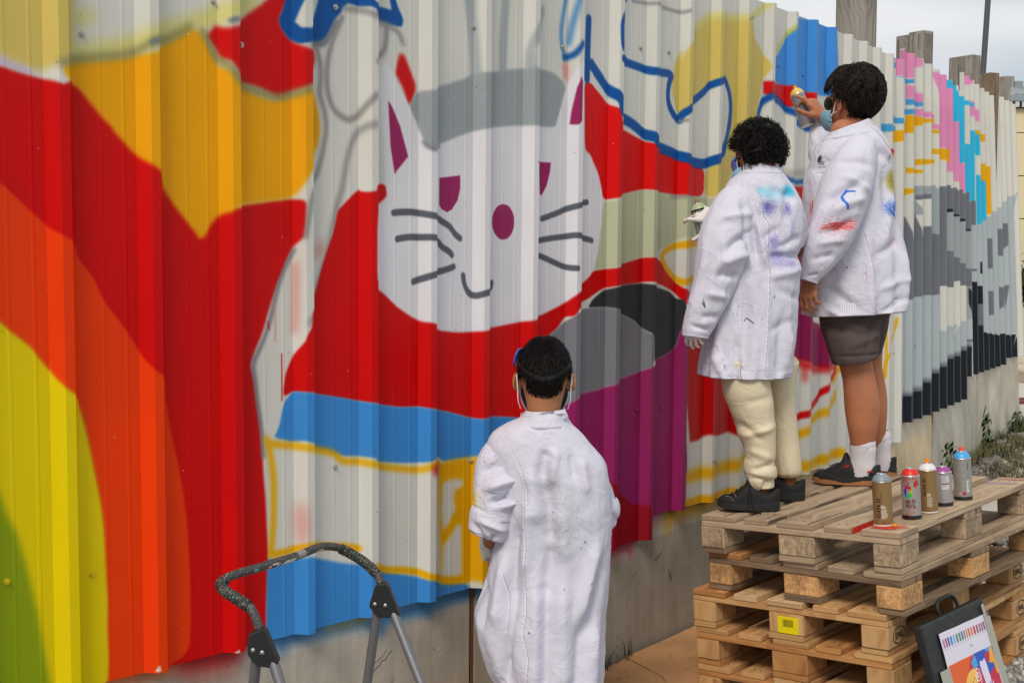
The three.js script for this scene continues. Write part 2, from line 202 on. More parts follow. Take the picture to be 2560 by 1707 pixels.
L('red',0.004,0.003,[0.728,1.458,0.732,1.434]);
L('rose',0.005,0.004,[0.753,1.509,0.754,1.457,0.754,1.4]);
L('red3',0.004,0.003,[0.777,1.36,0.777,1.29,0.777,1.219]);
P('white',0.004,[0.257,0.505,0.273,0.525,0.278,0.504]);
P('white',0.004,[0.555,0.497,0.573,0.509,0.577,0.495]);
P('paleyel',0.01,[3.215,2.502,3.156,2.431,3.138,2.334,3.179,2.242,3.22,2.22,3.204,2.22,3.26,2.255,3.425,2.334,3.505,2.387,3.655,2.412,3.722,2.358,3.732,2.282,3.716,2.19,3.681,2.124,3.67,2.078,3.525,2.052,3.479,2.01,3.454,1.949,3.483,1.903,3.522,1.893,3.677,1.931,3.719,1.965,3.822,2.131,4.036,2.284,4.047,2.345,4.076,2.441,4.14,2.51,4.109,2.549,4.068,2.579,3.982,2.635,3.965,2.717,3.752,2.694,3.559,2.679,3.449,2.655,3.35,2.595,3.25,2.521,3.223,2.49,3.2,2.442]);
L('paleyel2',0.03,0.02,[3.349,2.601,3.449,2.66,3.559,2.679,3.785,2.694,3.964,2.721,4.116,2.795]);
L('bluel2',0.018,0.014,[2.295,2.605,2.267,2.511,2.259,2.442,2.282,2.376]);
L('bluel2',0.02,0.018,[2.355,2.607,2.322,2.506,2.308,2.427]);
L('bluel',0.022,0.012,[2.282,2.373,2.329,2.383,2.35,2.408,2.372,2.432]);
L('bluel',0.034,0.006,[2.467,2.534,2.463,2.441,2.461,2.311]);
L('bluel',0.042,0.006,[2.488,2.368,2.548,2.322,2.607,2.277,2.665,2.255,2.672,2.195,2.81,2.168,2.897,2.128,2.952,2.122,2.969,2.094,3.124,2.075,3.224,2.054,3.268,2.046,3.459,2.031,3.525,2.058,3.656,2.084,3.679,2.124]);
L('bluel',0.032,0.006,[3.669,2.104,3.712,2.19,3.732,2.282,3.722,2.351,3.671,2.412,3.655,2.412,3.508,2.387,3.425,2.329,3.266,2.261,3.204,2.226,3.207,2.202,3.162,2.22,3.118,2.261,3.105,2.302,3.117,2.356,3.148,2.395,2.949,2.378,2.9,2.387,2.797,2.397,2.675,2.405]);
L('bluel',0.024,0.006,[2.767,2.664,2.661,2.57,2.66,2.487,2.672,2.435,2.747,2.414]);
L('gray2',0.012,0.01,[2.791,2.642,2.951,2.65,3.199,2.645,3.245,2.657]);
L('gray2',0.012,0.01,[3.197,2.201,3.241,2.208]);
L('gray2',0.01,0.01,[3.847,2.694,3.978,2.72]);
P('blue2',0.008,[4.453,2.784,4.742,2.803,5.169,2.823,5.202,2.632,5.211,2.466,4.985,2.448,4.752,2.441,4.452,2.449,4.274,2.447,4.16,2.492,4.315,2.615,4.391,2.693,4.456,2.738]);
L('oliveg',0.016,0.014,[4.263,2.592,4.313,2.639,4.388,2.7,4.452,2.737]);
P('red',0.01,[4.091,2.445,4.271,2.447,4.452,2.452,4.756,2.441,4.866,2.415,4.695,2.409,4.574,2.391,4.44,2.35,4.393,2.349,4.275,2.36,4.093,2.387]);
L('bluel',0.032,0.012,[4.048,2.291,4.083,2.381,4.274,2.383,4.383,2.34,4.46,2.315,4.621,2.275,4.871,2.247,4.99,2.225]);
L('bluel',0.024,0.014,[4.367,2.022,4.43,1.985,4.689,2.006]);
P('red',0.012,[4.423,1.967,4.69,1.98,4.995,1.971,4.998,1.822,4.684,1.868]);
L('gray2',0.02,0.03,[4.393,2.03,4.673,2.048]);
P('red',0.006,[4.87,2.233,4.989,2.244,4.99,2.222,4.872,2.211]);
P('red',0.006,[6.204,2.246,6.427,2.257,6.427,2.235,6.204,2.21]);
L('goldo',0.014,0.006,[6.206,2.191,6.43,2.223]);
L('bluel2',0.02,0.012,[6.17,2.359,6.427,2.38]);
P('sky',0.006,[6.353,2.768,6.533,2.77,6.534,2.741,6.355,2.732]);
P('sky',0.006,[6.454,2.69,6.821,2.705,6.822,2.682,6.731,2.672]);
P('sky',0.006,[6.728,2.581,7.117,2.597,7.117,2.564,6.732,2.544]);
P('sky',0.006,[6.637,2.512,7.117,2.544,7.117,2.515,6.638,2.479]);
P('sky',0.006,[6.38,2.451,6.548,2.445,6.549,2.414,6.382,2.412]);
P('sky',0.006,[6.095,2.388,6.447,2.395,6.447,2.362,6.096,2.342]);
P('pink',0.008,[6.402,2.883,6.531,2.883,6.532,2.78,6.403,2.784]);
P('pink',0.008,[6.443,2.842,6.818,2.873,6.82,2.712,6.45,2.694]);
P('pink',0.008,[6.725,2.838,7.108,2.87,7.108,2.811,6.726,2.769]);
P('pink',0.008,[6.727,2.67,7.114,2.643,7.117,2.588,6.73,2.588]);
P('pink',0.008,[7.02,2.542,7.667,2.558,7.667,2.528,7.02,2.495]);
P('pink',0.008,[7.58,2.511,7.734,2.484,7.735,2.459,7.58,2.463]);
P('pink',0.008,[7.645,2.833,8.276,2.889,8.279,2.359,7.876,2.352]);
P('pink',0.008,[8.178,2.798,8.579,2.774,8.579,2.198,8.182,2.206]);
P('pink',0.008,[8.484,2.568,8.872,2.581,8.876,2.146,8.481,2.148]);
P('pink',0.008,[8.777,2.293,9.173,2.291,9.173,2.08,8.775,2.077]);
P('pink',0.008,[9.072,2.979,9.481,3.009,9.48,2.931,9.069,2.879]);
P('pink',0.008,[9.384,2.809,9.784,2.754,9.785,2.661,9.385,2.684]);
P('goldo',0.006,[6.39,2.365,6.551,2.378,6.554,2.316,6.39,2.294]);
P('goldo',0.006,[6.629,2.432,6.827,2.448,6.828,2.38,6.631,2.367]);
P('goldo',0.006,[6.729,2.484,7.117,2.497,7.118,2.445,6.737,2.42]);
P('goldo',0.006,[7.02,2.483,7.667,2.525,7.667,2.501,7.021,2.46]);
P('goldo',0.006,[7.58,2.457,7.735,2.453,7.735,2.43,7.58,2.438]);
P('goldo',0.006,[7.022,2.229,7.67,2.259,7.671,2.234,7.028,2.192]);
P('goldo',0.006,[7.584,2.328,7.737,2.329,7.737,2.294,7.584,2.299]);
P('goldo',0.006,[7.876,2.344,8.275,2.361,8.275,2.271,7.876,2.275]);
P('goldo',0.006,[6.747,2.163,7.123,2.166,7.123,2.146,6.749,2.131]);
P('goldo',0.006,[6.645,2.039,6.841,2.037,6.842,2.018,6.678,1.981]);
P('goldo',0.006,[9.69,2.594,10.098,2.579,10.097,2.521,9.689,2.525]);
P('goldo',0.006,[10.002,2.347,10.389,2.337,10.385,1.992,10.003,2.015]);
P('goldo',0.006,[10.282,2.004,10.681,1.968,10.674,1.937,10.284,1.947]);
P('cyan',0.008,[8.178,2.833,8.577,2.862,8.577,2.794,8.18,2.783]);
P('cyan',0.008,[8.482,2.826,8.522,2.827,8.872,2.585,8.484,2.574]);
P('cyan',0.008,[8.54,2.798,8.915,2.78,9.169,2.299,8.773,2.296]);
P('cyan',0.008,[8.835,2.461,9.482,2.439,9.48,2.021,9.072,2.025]);
P('cyan',0.008,[9.078,2.772,9.483,2.786,9.482,2.757,9.077,2.737]);
P('cyan',0.008,[9.387,2.574,9.787,2.56,9.785,2.397,9.385,2.395]);
P('cyan',0.008,[9.688,2.25,10.094,2.204,10.088,1.826,9.685,1.823]);
P('base',0.006,[6.644,1.973,6.86,1.989,6.858,1.869,6.645,1.854]);
P('dark',0.006,[6.645,1.851,6.758,1.866,7.042,1.355,6.675,1.349]);
P('light',0.006,[6.675,1.349,7.042,1.355,7.08,0.424,6.692,0.443]);
P('mid',0.006,[6.936,2.053,7.148,2.07,7.154,1.887,6.94,1.871]);
P('dark',0.006,[6.94,1.871,7.054,1.887,7.339,1.363,6.945,1.358]);
P('light',0.006,[6.945,1.358,7.339,1.363,7.371,0.39,6.985,0.409]);
P('mid',0.006,[7.056,2.056,7.68,2.089,7.68,2.013,7.055,1.983]);
P('dark',0.006,[7.056,2.005,7.68,2.035,7.68,2.003,7.055,1.974]);
P('base',0.006,[7.055,1.974,7.68,2.003,7.681,1.825,7.239,1.807]);
P('dark',0.006,[7.239,1.807,7.681,1.825,7.682,1.365,7.243,1.36]);
P('light',0.006,[7.243,1.36,7.682,1.365,7.684,0.354,7.281,0.374]);
P('mid',0.006,[7.582,2.064,7.741,2.075,7.746,1.772,7.583,1.761]);
P('dark',0.006,[7.583,1.758,7.746,1.768,7.753,1.359,7.584,1.35]);
P('light',0.006,[7.584,1.35,7.753,1.359,7.753,0.347,7.586,0.342]);
P('dark',0.006,[7.869,2.085,8.281,2.11,8.279,1.414,7.869,1.407]);
P('base',0.006,[7.869,1.405,8.279,1.412,8.279,1.1,7.871,1.101]);
P('light',0.006,[7.871,1.101,8.279,1.1,8.278,0.284,7.874,0.305]);
P('dark',0.006,[8.183,2.084,8.579,2.104,8.578,1.957,8.183,1.941]);
P('ink',0.006,[8.183,1.941,8.578,1.957,8.578,1.934,8.183,1.917]);
P('mid',0.006,[8.183,1.917,8.578,1.934,8.577,1.655,8.182,1.646]);
P('dark',0.006,[8.182,1.646,8.577,1.655,8.575,1.395,8.182,1.392]);
P('base',0.006,[8.182,1.391,8.575,1.394,8.574,1.117,8.181,1.12]);
P('light',0.006,[8.181,1.12,8.574,1.117,8.248,0.277,8.179,0.271]);
P('dark',0.006,[8.482,2.08,8.877,2.1,8.876,1.924,8.481,1.908]);
P('ink',0.006,[8.481,1.908,8.876,1.924,8.876,1.907,8.481,1.891]);
P('mid',0.006,[8.481,1.891,8.876,1.907,8.874,1.609,8.479,1.6]);
P('dark',0.006,[8.479,1.6,8.874,1.609,8.872,1.434,8.478,1.43]);
P('base',0.006,[8.478,1.428,8.872,1.432,8.543,1.112,8.477,1.103]);
P('light',0.006,[8.577,1.103,8.643,1.112,8.633,0.244,8.244,0.268]);
P('dark',0.006,[8.779,2.067,9.182,2.087,9.18,1.897,8.778,1.882]);
P('ink',0.006,[8.778,1.882,9.18,1.897,9.18,1.875,8.778,1.86]);
P('mid',0.006,[8.778,1.86,9.18,1.875,9.177,1.562,8.775,1.554]);
P('dark',0.006,[8.775,1.554,9.177,1.562,9.175,1.392,8.774,1.389]);
P('base',0.006,[8.774,1.389,9.175,1.392,9.172,1.127,8.773,1.129]);
P('light',0.006,[8.773,1.129,9.172,1.127,8.947,0.207,8.549,0.231]);
P('dark',0.006,[9.083,2.014,9.488,2.033,9.485,1.823,9.081,1.809]);
P('ink',0.006,[9.081,1.809,9.485,1.823,9.485,1.806,9.081,1.792]);
P('mid',0.006,[9.081,1.792,9.485,1.806,9.481,1.515,9.078,1.508]);
P('dark',0.006,[9.078,1.508,9.481,1.515,9.479,1.378,9.076,1.374]);
P('mid',0.006,[9.076,1.374,9.479,1.378,9.476,1.122,9.074,1.124]);
P('light',0.006,[9.074,1.124,9.476,1.122,9.474,0.963,9.072,0.968]);
P('dark',0.006,[9.072,0.976,9.474,0.971,9.474,0.948,9.072,0.954]);
P('ink',0.01,[9.164,1.372,9.178,1.357,9.456,1.161,9.456,1.116,9.218,1.127,9.165,1.247]);
P('light',0.006,[9.389,1.843,9.79,1.856,9.784,1.509,9.385,1.503]);
P('dark',0.006,[9.385,1.503,9.784,1.509,9.784,1.492,9.385,1.486]);
P('light',0.006,[9.385,1.486,9.784,1.492,9.783,1.407,9.384,1.404]);
P('ink',0.006,[9.384,1.404,9.783,1.407,9.542,-0.17,9.141,-0.138]);
P('light',0.006,[9.693,1.827,10.094,1.84,10.085,1.367,9.685,1.364]);
P('ink',0.006,[9.685,1.364,10.085,1.367,10.083,1.221,9.683,1.221]);
P('dark',0.006,[9.683,1.221,10.083,1.221,10.079,1.052,9.681,1.056]);
P('ink',0.006,[9.681,1.056,10.079,1.052,9.837,-0.212,9.438,-0.18]);
P('ink',0.004,[9.768,1.561,10.056,1.46,9.767,1.465]);
P('light',0.006,[9.996,1.887,10.387,1.9,10.368,0.977,9.98,0.983]);
P('ink',0.006,[9.98,0.975,10.368,0.969,10.009,0.07,9.965,0.062]);
P('light',0.006,[10.289,1.927,10.685,1.942,10.662,0.955,10.269,0.959]);
P('dark',0.006,[10.286,1.743,10.68,1.754,10.674,1.501,10.28,1.494]);
P('dark',0.006,[10.276,1.309,10.67,1.312,10.665,1.109,10.272,1.111]);
P('ink',0.006,[10.269,0.951,10.661,0.946,10.394,0.037,10.019,0.059]);
P('light',0.006,[10.588,1.969,10.981,1.984,10.954,0.93,10.564,0.936]);
P('ink',0.006,[10.564,0.93,10.954,0.924,10.685,0.002,10.296,0.027]);
P('light',0.006,[10.883,2.012,11.27,2.028,10.908,0.942,10.855,0.934]);
P('dark',0.006,[10.879,1.827,11.265,1.839,11.258,1.603,10.873,1.595]);
P('dark',0.006,[10.866,1.327,11.25,1.329,10.921,1.132,10.86,1.124]);
P('ink',0.006,[10.955,0.93,11.007,0.938,10.97,-0.032,10.587,-0.007]);
P('light',0.006,[11.173,2.071,11.549,2.086,11.171,0.923,10.916,0.929]);
P('dark',0.006,[11.168,1.878,11.542,1.889,11.201,1.639,11.161,1.631]);
P('dark',0.006,[11.152,1.331,11.283,1.339,11.277,1.127,11.147,1.119]);
P('ink',0.006,[10.915,0.922,11.271,0.916,10.922,-0.036,10.871,-0.04]);
P('light',0.006,[11.452,2.124,11.841,2.143,11.561,0.897,11.172,0.901]);
P('ink',0.006,[11.172,0.892,11.561,0.889,11.306,-0.067,10.92,-0.045]);
P('light',0.006,[11.844,2.171,11.864,2.174,11.482,0.872,11.462,0.868]);
P('ink',0.006,[11.562,0.863,11.582,0.868,11.553,-0.101,11.215,-0.076]);
P('dark',0.02,[6.692,0.776,7.086,0.776,7.086,0.717,6.693,0.719]);
P('ink',0.006,[6.692,0.752,7.086,0.751,7.088,0.39,6.695,0.425]);
P('dark',0.02,[6.992,0.782,7.382,0.783,7.382,0.723,6.992,0.723]);
P('ink',0.006,[6.992,0.756,7.382,0.757,7.384,0.355,6.995,0.39]);
P('dark',0.02,[7.289,0.817,7.68,0.811,7.68,0.75,7.289,0.757]);
P('ink',0.006,[7.289,0.791,7.68,0.785,7.681,0.319,7.291,0.354]);
P('dark',0.02,[7.586,0.852,7.974,0.861,7.975,0.798,7.586,0.791]);
P('ink',0.006,[7.586,0.826,7.975,0.834,7.976,0.284,7.587,0.319]);
P('dark',0.02,[7.883,0.873,8.279,0.892,8.278,0.827,7.883,0.81]);
P('ink',0.006,[7.883,0.846,8.279,0.864,8.278,0.248,7.883,0.283]);
P('dark',0.02,[8.184,0.901,8.346,0.924,8.346,0.859,8.184,0.837]);
P('ink',0.006,[8.184,0.874,8.346,0.896,8.35,0.243,8.182,0.248]);
P('dark',0.02,[8.478,0.91,8.877,0.924,8.876,0.856,8.477,0.844]);
P('ink',0.006,[8.477,0.882,8.877,0.894,8.541,0.208,8.475,0.212]);
P('dark',0.02,[8.785,0.933,9.186,0.948,9.186,0.879,8.784,0.865]);
P('ink',0.006,[8.784,0.904,9.186,0.919,9.178,0.14,8.779,0.176]);
for (const s of MURAL) { s.u0 = Infinity; s.u1 = -Infinity; for (let k = 0; k < s.pts.length; k += 2) { s.u0 = Math.min(s.u0, s.pts[k]); s.u1 = Math.max(s.u1, s.pts[k]); } }
function spray(x, list, U0, hTop, ppm) {
  for (const s of list) {
    x.filter = s.soft * ppm > 0.6 ? `blur(${(s.soft * ppm * 0.5).toFixed(2)}px)` : 'none';
    x.fillStyle = x.strokeStyle = PAL[s.c] ?? s.c; x.lineJoin = x.lineCap = 'round'; x.globalAlpha = s.a ?? 1;
    x.beginPath();
    const X = (k) => (s.pts[k] - U0) * ppm, Y = (k) => (hTop - s.pts[k + 1]) * ppm, n = s.pts.length;
    if (s.w) {
      x.lineWidth = s.w * ppm; x.moveTo(X(0), Y(0));
      for (let k = 2; k < n - 2; k += 2) x.quadraticCurveTo(X(k), Y(k), (X(k) + X(k + 2)) / 2, (Y(k) + Y(k + 2)) / 2);
      x.lineTo(X(n - 2), Y(n - 2)); x.stroke();
    } else if (n > 22) { const q = 0.28, c = (a, b) => [X(a) + (X(b) - X(a)) * q, Y(a) + (Y(b) - Y(a)) * q]; x.moveTo(...c(0, n - 2)); for (let k = 0; k < n; k += 2) { x.lineTo(...c(k, (k + n - 2) % n)); x.quadraticCurveTo(X(k), Y(k), ...c(k, (k + 2) % n)); } x.closePath(); x.fill(); } else { for (let k = 0; k < n; k += 2) k ? x.lineTo(X(k), Y(k)) : x.moveTo(X(k), Y(k)); x.closePath(); x.fill(); }
  }
  x.filter = 'none'; x.globalAlpha = 1;
}
function grain(x, w, h, amt, sd) {             // speckle, dust and fine vertical streaks of real paint
  const im = x.getImageData(0, 0, w, h), d = im.data;
  for (let j = 0; j < h; j++) for (let i = 0; i < w; i++) {
    const o = (j * w + i) * 4, st = vnoise(i * 0.55 + sd, j * 0.012 + sd) - 0.5, bl = fbm(i * 0.012 + sd, j * 0.006, 3) - 0.5, sp = hash(i + sd * 7, j) - 0.5;
    const f = 1 + amt * (st * 0.5 + bl * 2.0 + sp * 0.5);
    d[o] *= f; d[o + 1] *= f; d[o + 2] *= f;
  }
  x.putImageData(im, 0, 0);
}
// ---------------------------------------------------------------- the fence itself
const fence = thing('metal_fence', 'tall corrugated metal fence spray painted with a mural of a cat in chef hat', 'fence');
const sheetRuns = [
  { r: [[-5, -2], [-2, 2], [2, 6], [6, 10]], b: (i) => 0.503 - 0.0029 * i, t: () => 2.8, ppm: 520 },
  { r: [[10, 14], [14, 18], [18, 22]], b: (i) => 0.556 - 0.0055 * (i - 11), t: (i) => 2.802 - 0.001 * (i - 14), ppm: 460 },
  { r: [[22, 26], [26, 30]], b: (i) => 0.586 - 0.0065 * (i - 23), t: (i) => 2.862 + 0.002 * (i - 22) - 0.0009 * (i - 22) ** 2, ppm: 360 },
  { r: [[30, 34], [34, 37]], b: (i) => 0.69 - 0.006 * (i - 31), t: (i) => 2.966 - 0.003 * (i - 29), ppm: 340 },
  { r: [[37, 40]], b: (i) => 0.705 - 0.01 * (i - 37), t: (i) => 2.99 - 0.007 * (i - 37), ppm: 340 },
];
function sheetGeo(i0, i1, bot, top, U0, U1, h0, h1) {
  const pos = [], nor = [], uv = [], idx = [], rows = 9, a = new THREE.Vector3(), b = new THREE.Vector3(), T = 0.0016;
  const dent = (U, h) => 0.0022 * (fbm(U * 2.3 + 5, h * 1.3, 3) - 0.5);
  for (let i = i0; i < i1; i++) {
    const f = frameAt(i);
    for (let k = 0; k + 1 < PROF.length; k++) {
      const soften = (d) => (d > 0.03 ? DEPTH - (DEPTH - d) * 0.35 : d), [x0, e0] = PROF[k], [x1, e1] = PROF[k + 1], d0 = soften(e0), d1 = soften(e1), U = i * DPER;
      const tx = x1 - x0, td = d1 - d0, l = Math.hypot(tx, td);
      const nx = (f.n[0] * -tx + f.t[0] * td) / l, nz = (f.n[1] * -tx + f.t[1] * td) / l;
      for (const [side, off] of [[1, 0], [-1, T]]) {
        const s0 = pos.length / 3;
        for (let j = 0; j <= rows; j++) for (const [x, d, e, ii] of [[x0, d0, DEV[k], i + x0 / PER], [x1, d1, DEV[k + 1], i + x1 / PER]]) {
          const h = lerp(bot(ii), top(ii), j / rows), p = onLine(i, x, d + off + dent(U + e, h), h);
          pos.push(...p); nor.push(nx * side, 0, -nz * side); uv.push((U + e - U0) / (U1 - U0), (h - h0) / (h1 - h0));
        }
        for (let j = 0; j < rows; j++) { const q = s0 + j * 2; if (side > 0) idx.push(q, q + 1, q + 3, q, q + 3, q + 2); else idx.push(q, q + 3, q + 1, q, q + 2, q + 3); }
      }
    }
  }
  const g = new THREE.BufferGeometry();
  g.setAttribute('position', new THREE.Float32BufferAttribute(pos, 3)); g.setAttribute('normal', new THREE.Float32BufferAttribute(nor, 3)); g.setAttribute('uv', new THREE.Float32BufferAttribute(uv, 2)); g.setIndex(idx);
  return g;
}
const screwMats = [std({ color: 0xb2afa6, metalness: 0.5, roughness: 0.4 }), std({ color: 0xcdb20c, roughness: 0.4 }), std({ color: 0x7a1a50, roughness: 0.4 }), std({ color: 0x3a80c8, roughness: 0.4 })];
const screwGeo = fixUV([place(new THREE.CylinderGeometry(0.0085, 0.009, 0.0025, 14), [0, 0, 0.00125], [Math.PI / 2, 0, 0]), place(new THREE.CylinderGeometry(0.0045, 0.005, 0.006, 6), [0, 0, 0.0055], [Math.PI / 2, 0, 0])]);
const screwAt = [[0.512, 2.361], [0.071, 2.224], [0.638, 2.253], [1.025, 2.405], [1.71, 2.421], [2.27, 2.411], [2.86, 2.467], [3.11, 2.474], [4.29, 2.533, 3], [4.63, 2.522, 3], [0.072, 0.806, 1], [1.019, 0.992], [1.71, 0.937], [2.867, 1.022, 2], [3.1, 1.007, 2], [4.63, 1.071], [6.45, 1.045], [-0.2, 0.83, 1], [5.4, 2.53], [5.78, 1.06], [7.05, 1.06], [8.3, 1.05]];
let sheetNo = 0;
for (const run of sheetRuns) for (const [i0, i1] of run.r) {
  const U0 = i0 * DPER, U1 = i1 * DPER, h0 = 0.42, h1 = 3.02, w = Math.round((U1 - U0) * run.ppm), h = Math.round((h1 - h0) * run.ppm), sd = ++sheetNo;
  const list = MURAL.filter((s) => s.u1 > U0 - 0.1 && s.u0 < U1 + 0.1);
  const map = canvasTex(w, h, (x) => { x.fillStyle = PAL.base; x.fillRect(0, 0, w, h); spray(x, list, U0, h1, run.ppm); grain(x, w, h, 0.032, sd * 13);
    for (let k = 0; k < 60; k++) { x.fillStyle = rnd() < 0.5 ? 'rgba(40,36,34,0.55)' : 'rgba(235,230,225,0.6)'; x.beginPath(); x.arc(rnd() * w, rnd() * h, rr(0.4, 1.3), 0, 7); x.fill(); } });
  const mat = new THREE.MeshPhysicalMaterial({ map, roughness: 0.4, specularIntensity: 0.32 });
  const sh = part('corrugated_sheet', sheetGeo(i0, i1, run.b, run.t, U0, U1, h0, h1), mat, fence);
  for (const [U, hh, sc = 0] of screwAt) if (U >= U0 && U < U1) {
    const q = fromU(U), p = onLine(q.i, q.along, q.back, hh), f = frameAt(q.i), m = part('screw', screwGeo, screwMats[sc], sh);
    m.position.set(...p); m.lookAt(p[0] - f.n[0], p[1], p[2] + f.n[1]);
  }
}
// ---------------------------------------------------------------- concrete retaining wall under the fence, in cast panels
const wall = thing('concrete_wall', 'low concrete retaining wall of cast panels below the painted metal fence', 'wall');
const WB = 0.052, WALLCOL = [[150, 142, 128], [146, 139, 125], [190, 172, 140], [186, 181, 168], [190, 184, 170]];
const wallCuts = [[-1.7, 1.735], [1.775, 7.72], [7.79, 9.73], [9.78, 11.86]];
const wallTop = (U) => (U < 6.6 ? 0.8 : U < 9.2 ? 0.8 : 0.88);
function overspray(x, U0, hT, ppm) {
  const S = (c, a, w, soft, pts) => ({ c, a, w, soft, pts }), hs = (i) => 0.503 - 0.0029 * i;
  const list = [
    S('#b9b4aa', 0.55, 0, 0.006, [-2, 0.432, 1.1, 0.428, 2.1, 0.415, 2.92, 0.402, 2.92, 0.9, -2, 0.9]), S('#b9b4aa', 0.55, 0, 0.006, [2.95, 0.45, 3.6, 0.47, 7.6, 0.46, 7.6, 0.9, 2.95, 0.9]),
    S('#d8541c', 0.75, 0.05, 0.04, [0.02, 0.49, 0.36, 0.495]), S('#c01010', 0.9, 0.06, 0.04, [0.4, 0.50, 0.5, 0.485, 0.62, 0.495]), S('#c01010', 0.4, 0.06, 0.06, [0.4, 0.46, 0.6, 0.45]),
    S('#2f6fa8', 0.9, 0.055, 0.03, [0.68, 0.50, 0.8, 0.488, 1.1, 0.478, 1.35, 0.46, 1.6, 0.465, 1.9, 0.47]), S('#2f6fa8', 0.7, 0.03, 0.03, [0.78, 0.49, 0.79, 0.44]), S('#2f6fa8', 0.75, 0.04, 0.03, [1.2, 0.47, 1.27, 0.425]), S('#2f6fa8', 0.7, 0.03, 0.03, [1.45, 0.46, 1.52, 0.43]),
    S('#c8a030', 0.5, 0.04, 0.03, [1.0, 0.485, 1.2, 0.48]), S('#9c1c3c', 0.9, 0.05, 0.03, [2.45, 0.475, 2.7, 0.46, 2.9, 0.475]), S('#9c1c3c', 0.6, 0.02, 0.02, [2.83, 0.46, 2.89, 0.415]),
    S('#b06a70', 0.35, 0, 0.01, [2.3, 0.405, 2.92, 0.4, 2.92, 0.6, 2.3, 0.6]), S('#c07a80', 0.5, 0, 0.03, [2.95, 0.5, 3.15, 0.5, 3.15, 0.7, 2.95, 0.7]),
    S('#c8920c', 0.8, 0.07, 0.05, [3.2, 0.53, 3.32, 0.535, 3.5, 0.54, 3.9, 0.54]), S('#c8920c', 0.6, 0.04, 0.04, [3.21, 0.53, 3.2, 0.46]), S('#c8920c', 0.5, 0.05, 0.05, [4.1, 0.52, 5.2, 0.5]),
  ];
  spray(x, list, U0, hT, ppm);
}
wallCuts.forEach(([U0, U1], n) => {
  const hB = -0.35, hT = 0.92, ppm = n < 1 ? 420 : n < 2 ? 320 : 300, w = Math.min(2048, Math.round((U1 - U0) * ppm)), h = Math.round((hT - hB) * ppm), px = w / (U1 - U0), C = WALLCOL[n];
  const map = canvasTex(w, h, (x) => {
    x.fillStyle = `rgb(${(n === 1 ? [158, 150, 135] : n === 0 ? [172, 164, 150] : n === 2 ? [188, 181, 167] : [192, 185, 168]).join()})`; x.fillRect(0, 0, w, h);
    if (n === 1) { x.fillStyle = 'rgb(205,184,150)'; x.filter = 'blur(30px)'; x.fillRect((6.2 - U0) * px, 0, w, h); x.filter = 'none'; }
    overspray(x, U0, hT, px);
    const im = x.getImageData(0, 0, w, h), d = im.data;
    for (let j = 0; j < h; j++) for (let i = 0; i < w; i++) {
      const o = (j * w + i) * 4, u = i / px + U0, v = j / px, st = fbm(u * 42, v * 1.5, 3) - 0.5, bl = fbm(u * 4 + 3, v * 4, 4) - 0.5, fi = vnoise(i * 0.9, j * 0.9) - 0.5, dk = sstep(0.66, 0.8, fbm(u * 7, v * 1.2 + 9, 4));
      const f = 1 + st * 0.11 + bl * 0.3 + fi * 0.07 - dk * 0.08; d[o] *= f; d[o + 1] *= f; d[o + 2] *= f * (1 + bl * 0.05);
    }
    x.putImageData(im, 0, 0);
    for (let k = 0; k < 90 * (U1 - U0); k++) { const a = rnd() * w, b = rnd() * h; x.fillStyle = 'rgba(48,42,36,' + rr(0.15, 0.6).toFixed(2) + ')'; x.beginPath(); x.ellipse(a, b, rr(0.4, 1.5), rr(0.4, 2.2), 0, 0, 7); x.fill(); }
    x.strokeStyle = 'rgba(52,42,32,0.7)'; // scratches and smears
    for (const [u, hh, l, sl] of [[1.2, 0.3, 0.09, 0.05], [1.23, 0.29, 0.08, 0.05], [0.9, 0.22, 0.2, 0.02], [1.0, 0.235, 0.16, 0.02], [2.9, 0.32, 0.03, 0.02], [3.22, 0.3, 0.004, -0.06], [3.24, 0.28, 0.01, -0.03], [3.1, 0.36, 0.05, 0.02], [8.4, 0.35, 0.01, -0.04], [8.9, 0.3, 0.01, -0.03]]) {
      x.lineWidth = rr(1, 2.4); x.beginPath(); x.moveTo((u - U0) * px, (hT - hh) * px); for (let q = 1; q <= 6; q++) x.lineTo((u + (l * q) / 6 - U0) * px + rr(-2, 2), (hT - hh - (sl * q) / 6) * px + rr(-2, 2)); x.stroke();
    }
  });
  const bump = dataTex(256, 256, (a, b, i, j) => { const v = 128 + 90 * (fbm(i * 0.08, j * 0.05, 4) - 0.5) + 40 * (hash(i, j) - 0.5) - (hash(i + 9, j + 77) > 0.996 ? 80 : 0); return [v, v, v]; }, false);
  bump.repeat.set((U1 - U0) * 1.6, (hT - hB) * 1.6);
  const pos = [], uv = [], nor = [], idx = [], N = Math.max(4, Math.round((U1 - U0) * 12));
  const ring = (U, s) => { // outline of the panel section at U: front bottom, front top, back top, back bottom
    const q = fromU(U), al = q.along, e = 0.012; const f = (bk, hh) => onLine(q.i, al, WB + bk, hh);
    return [[f(0, hB), -1], [f(0, wallTop(U) - e), 0], [f(e, wallTop(U)), 1], [f(0.2, wallTop(U)), 2], [f(0.2, hB), 3]];
  };
  const push = (p, U, hh) => { pos.push(...p); uv.push((U - U0) / (U1 - U0), (hh - hB) / (hT - hB)); return pos.length / 3 - 1; };
  for (let k = 0; k < N; k++) {
    const a = lerp(U0, U1, k / N), b = lerp(U0, U1, (k + 1) / N), A = ring(a), B = ring(b);
    for (let s = 0; s < 4; s++) { const q = [push(A[s][0], a, A[s][0][1]), push(B[s][0], b, B[s][0][1]), push(B[s + 1][0], b, B[s + 1][0][1]), push(A[s + 1][0], a, A[s + 1][0][1])]; idx.push(q[0], q[1], q[2], q[0], q[2], q[3]); }
  }
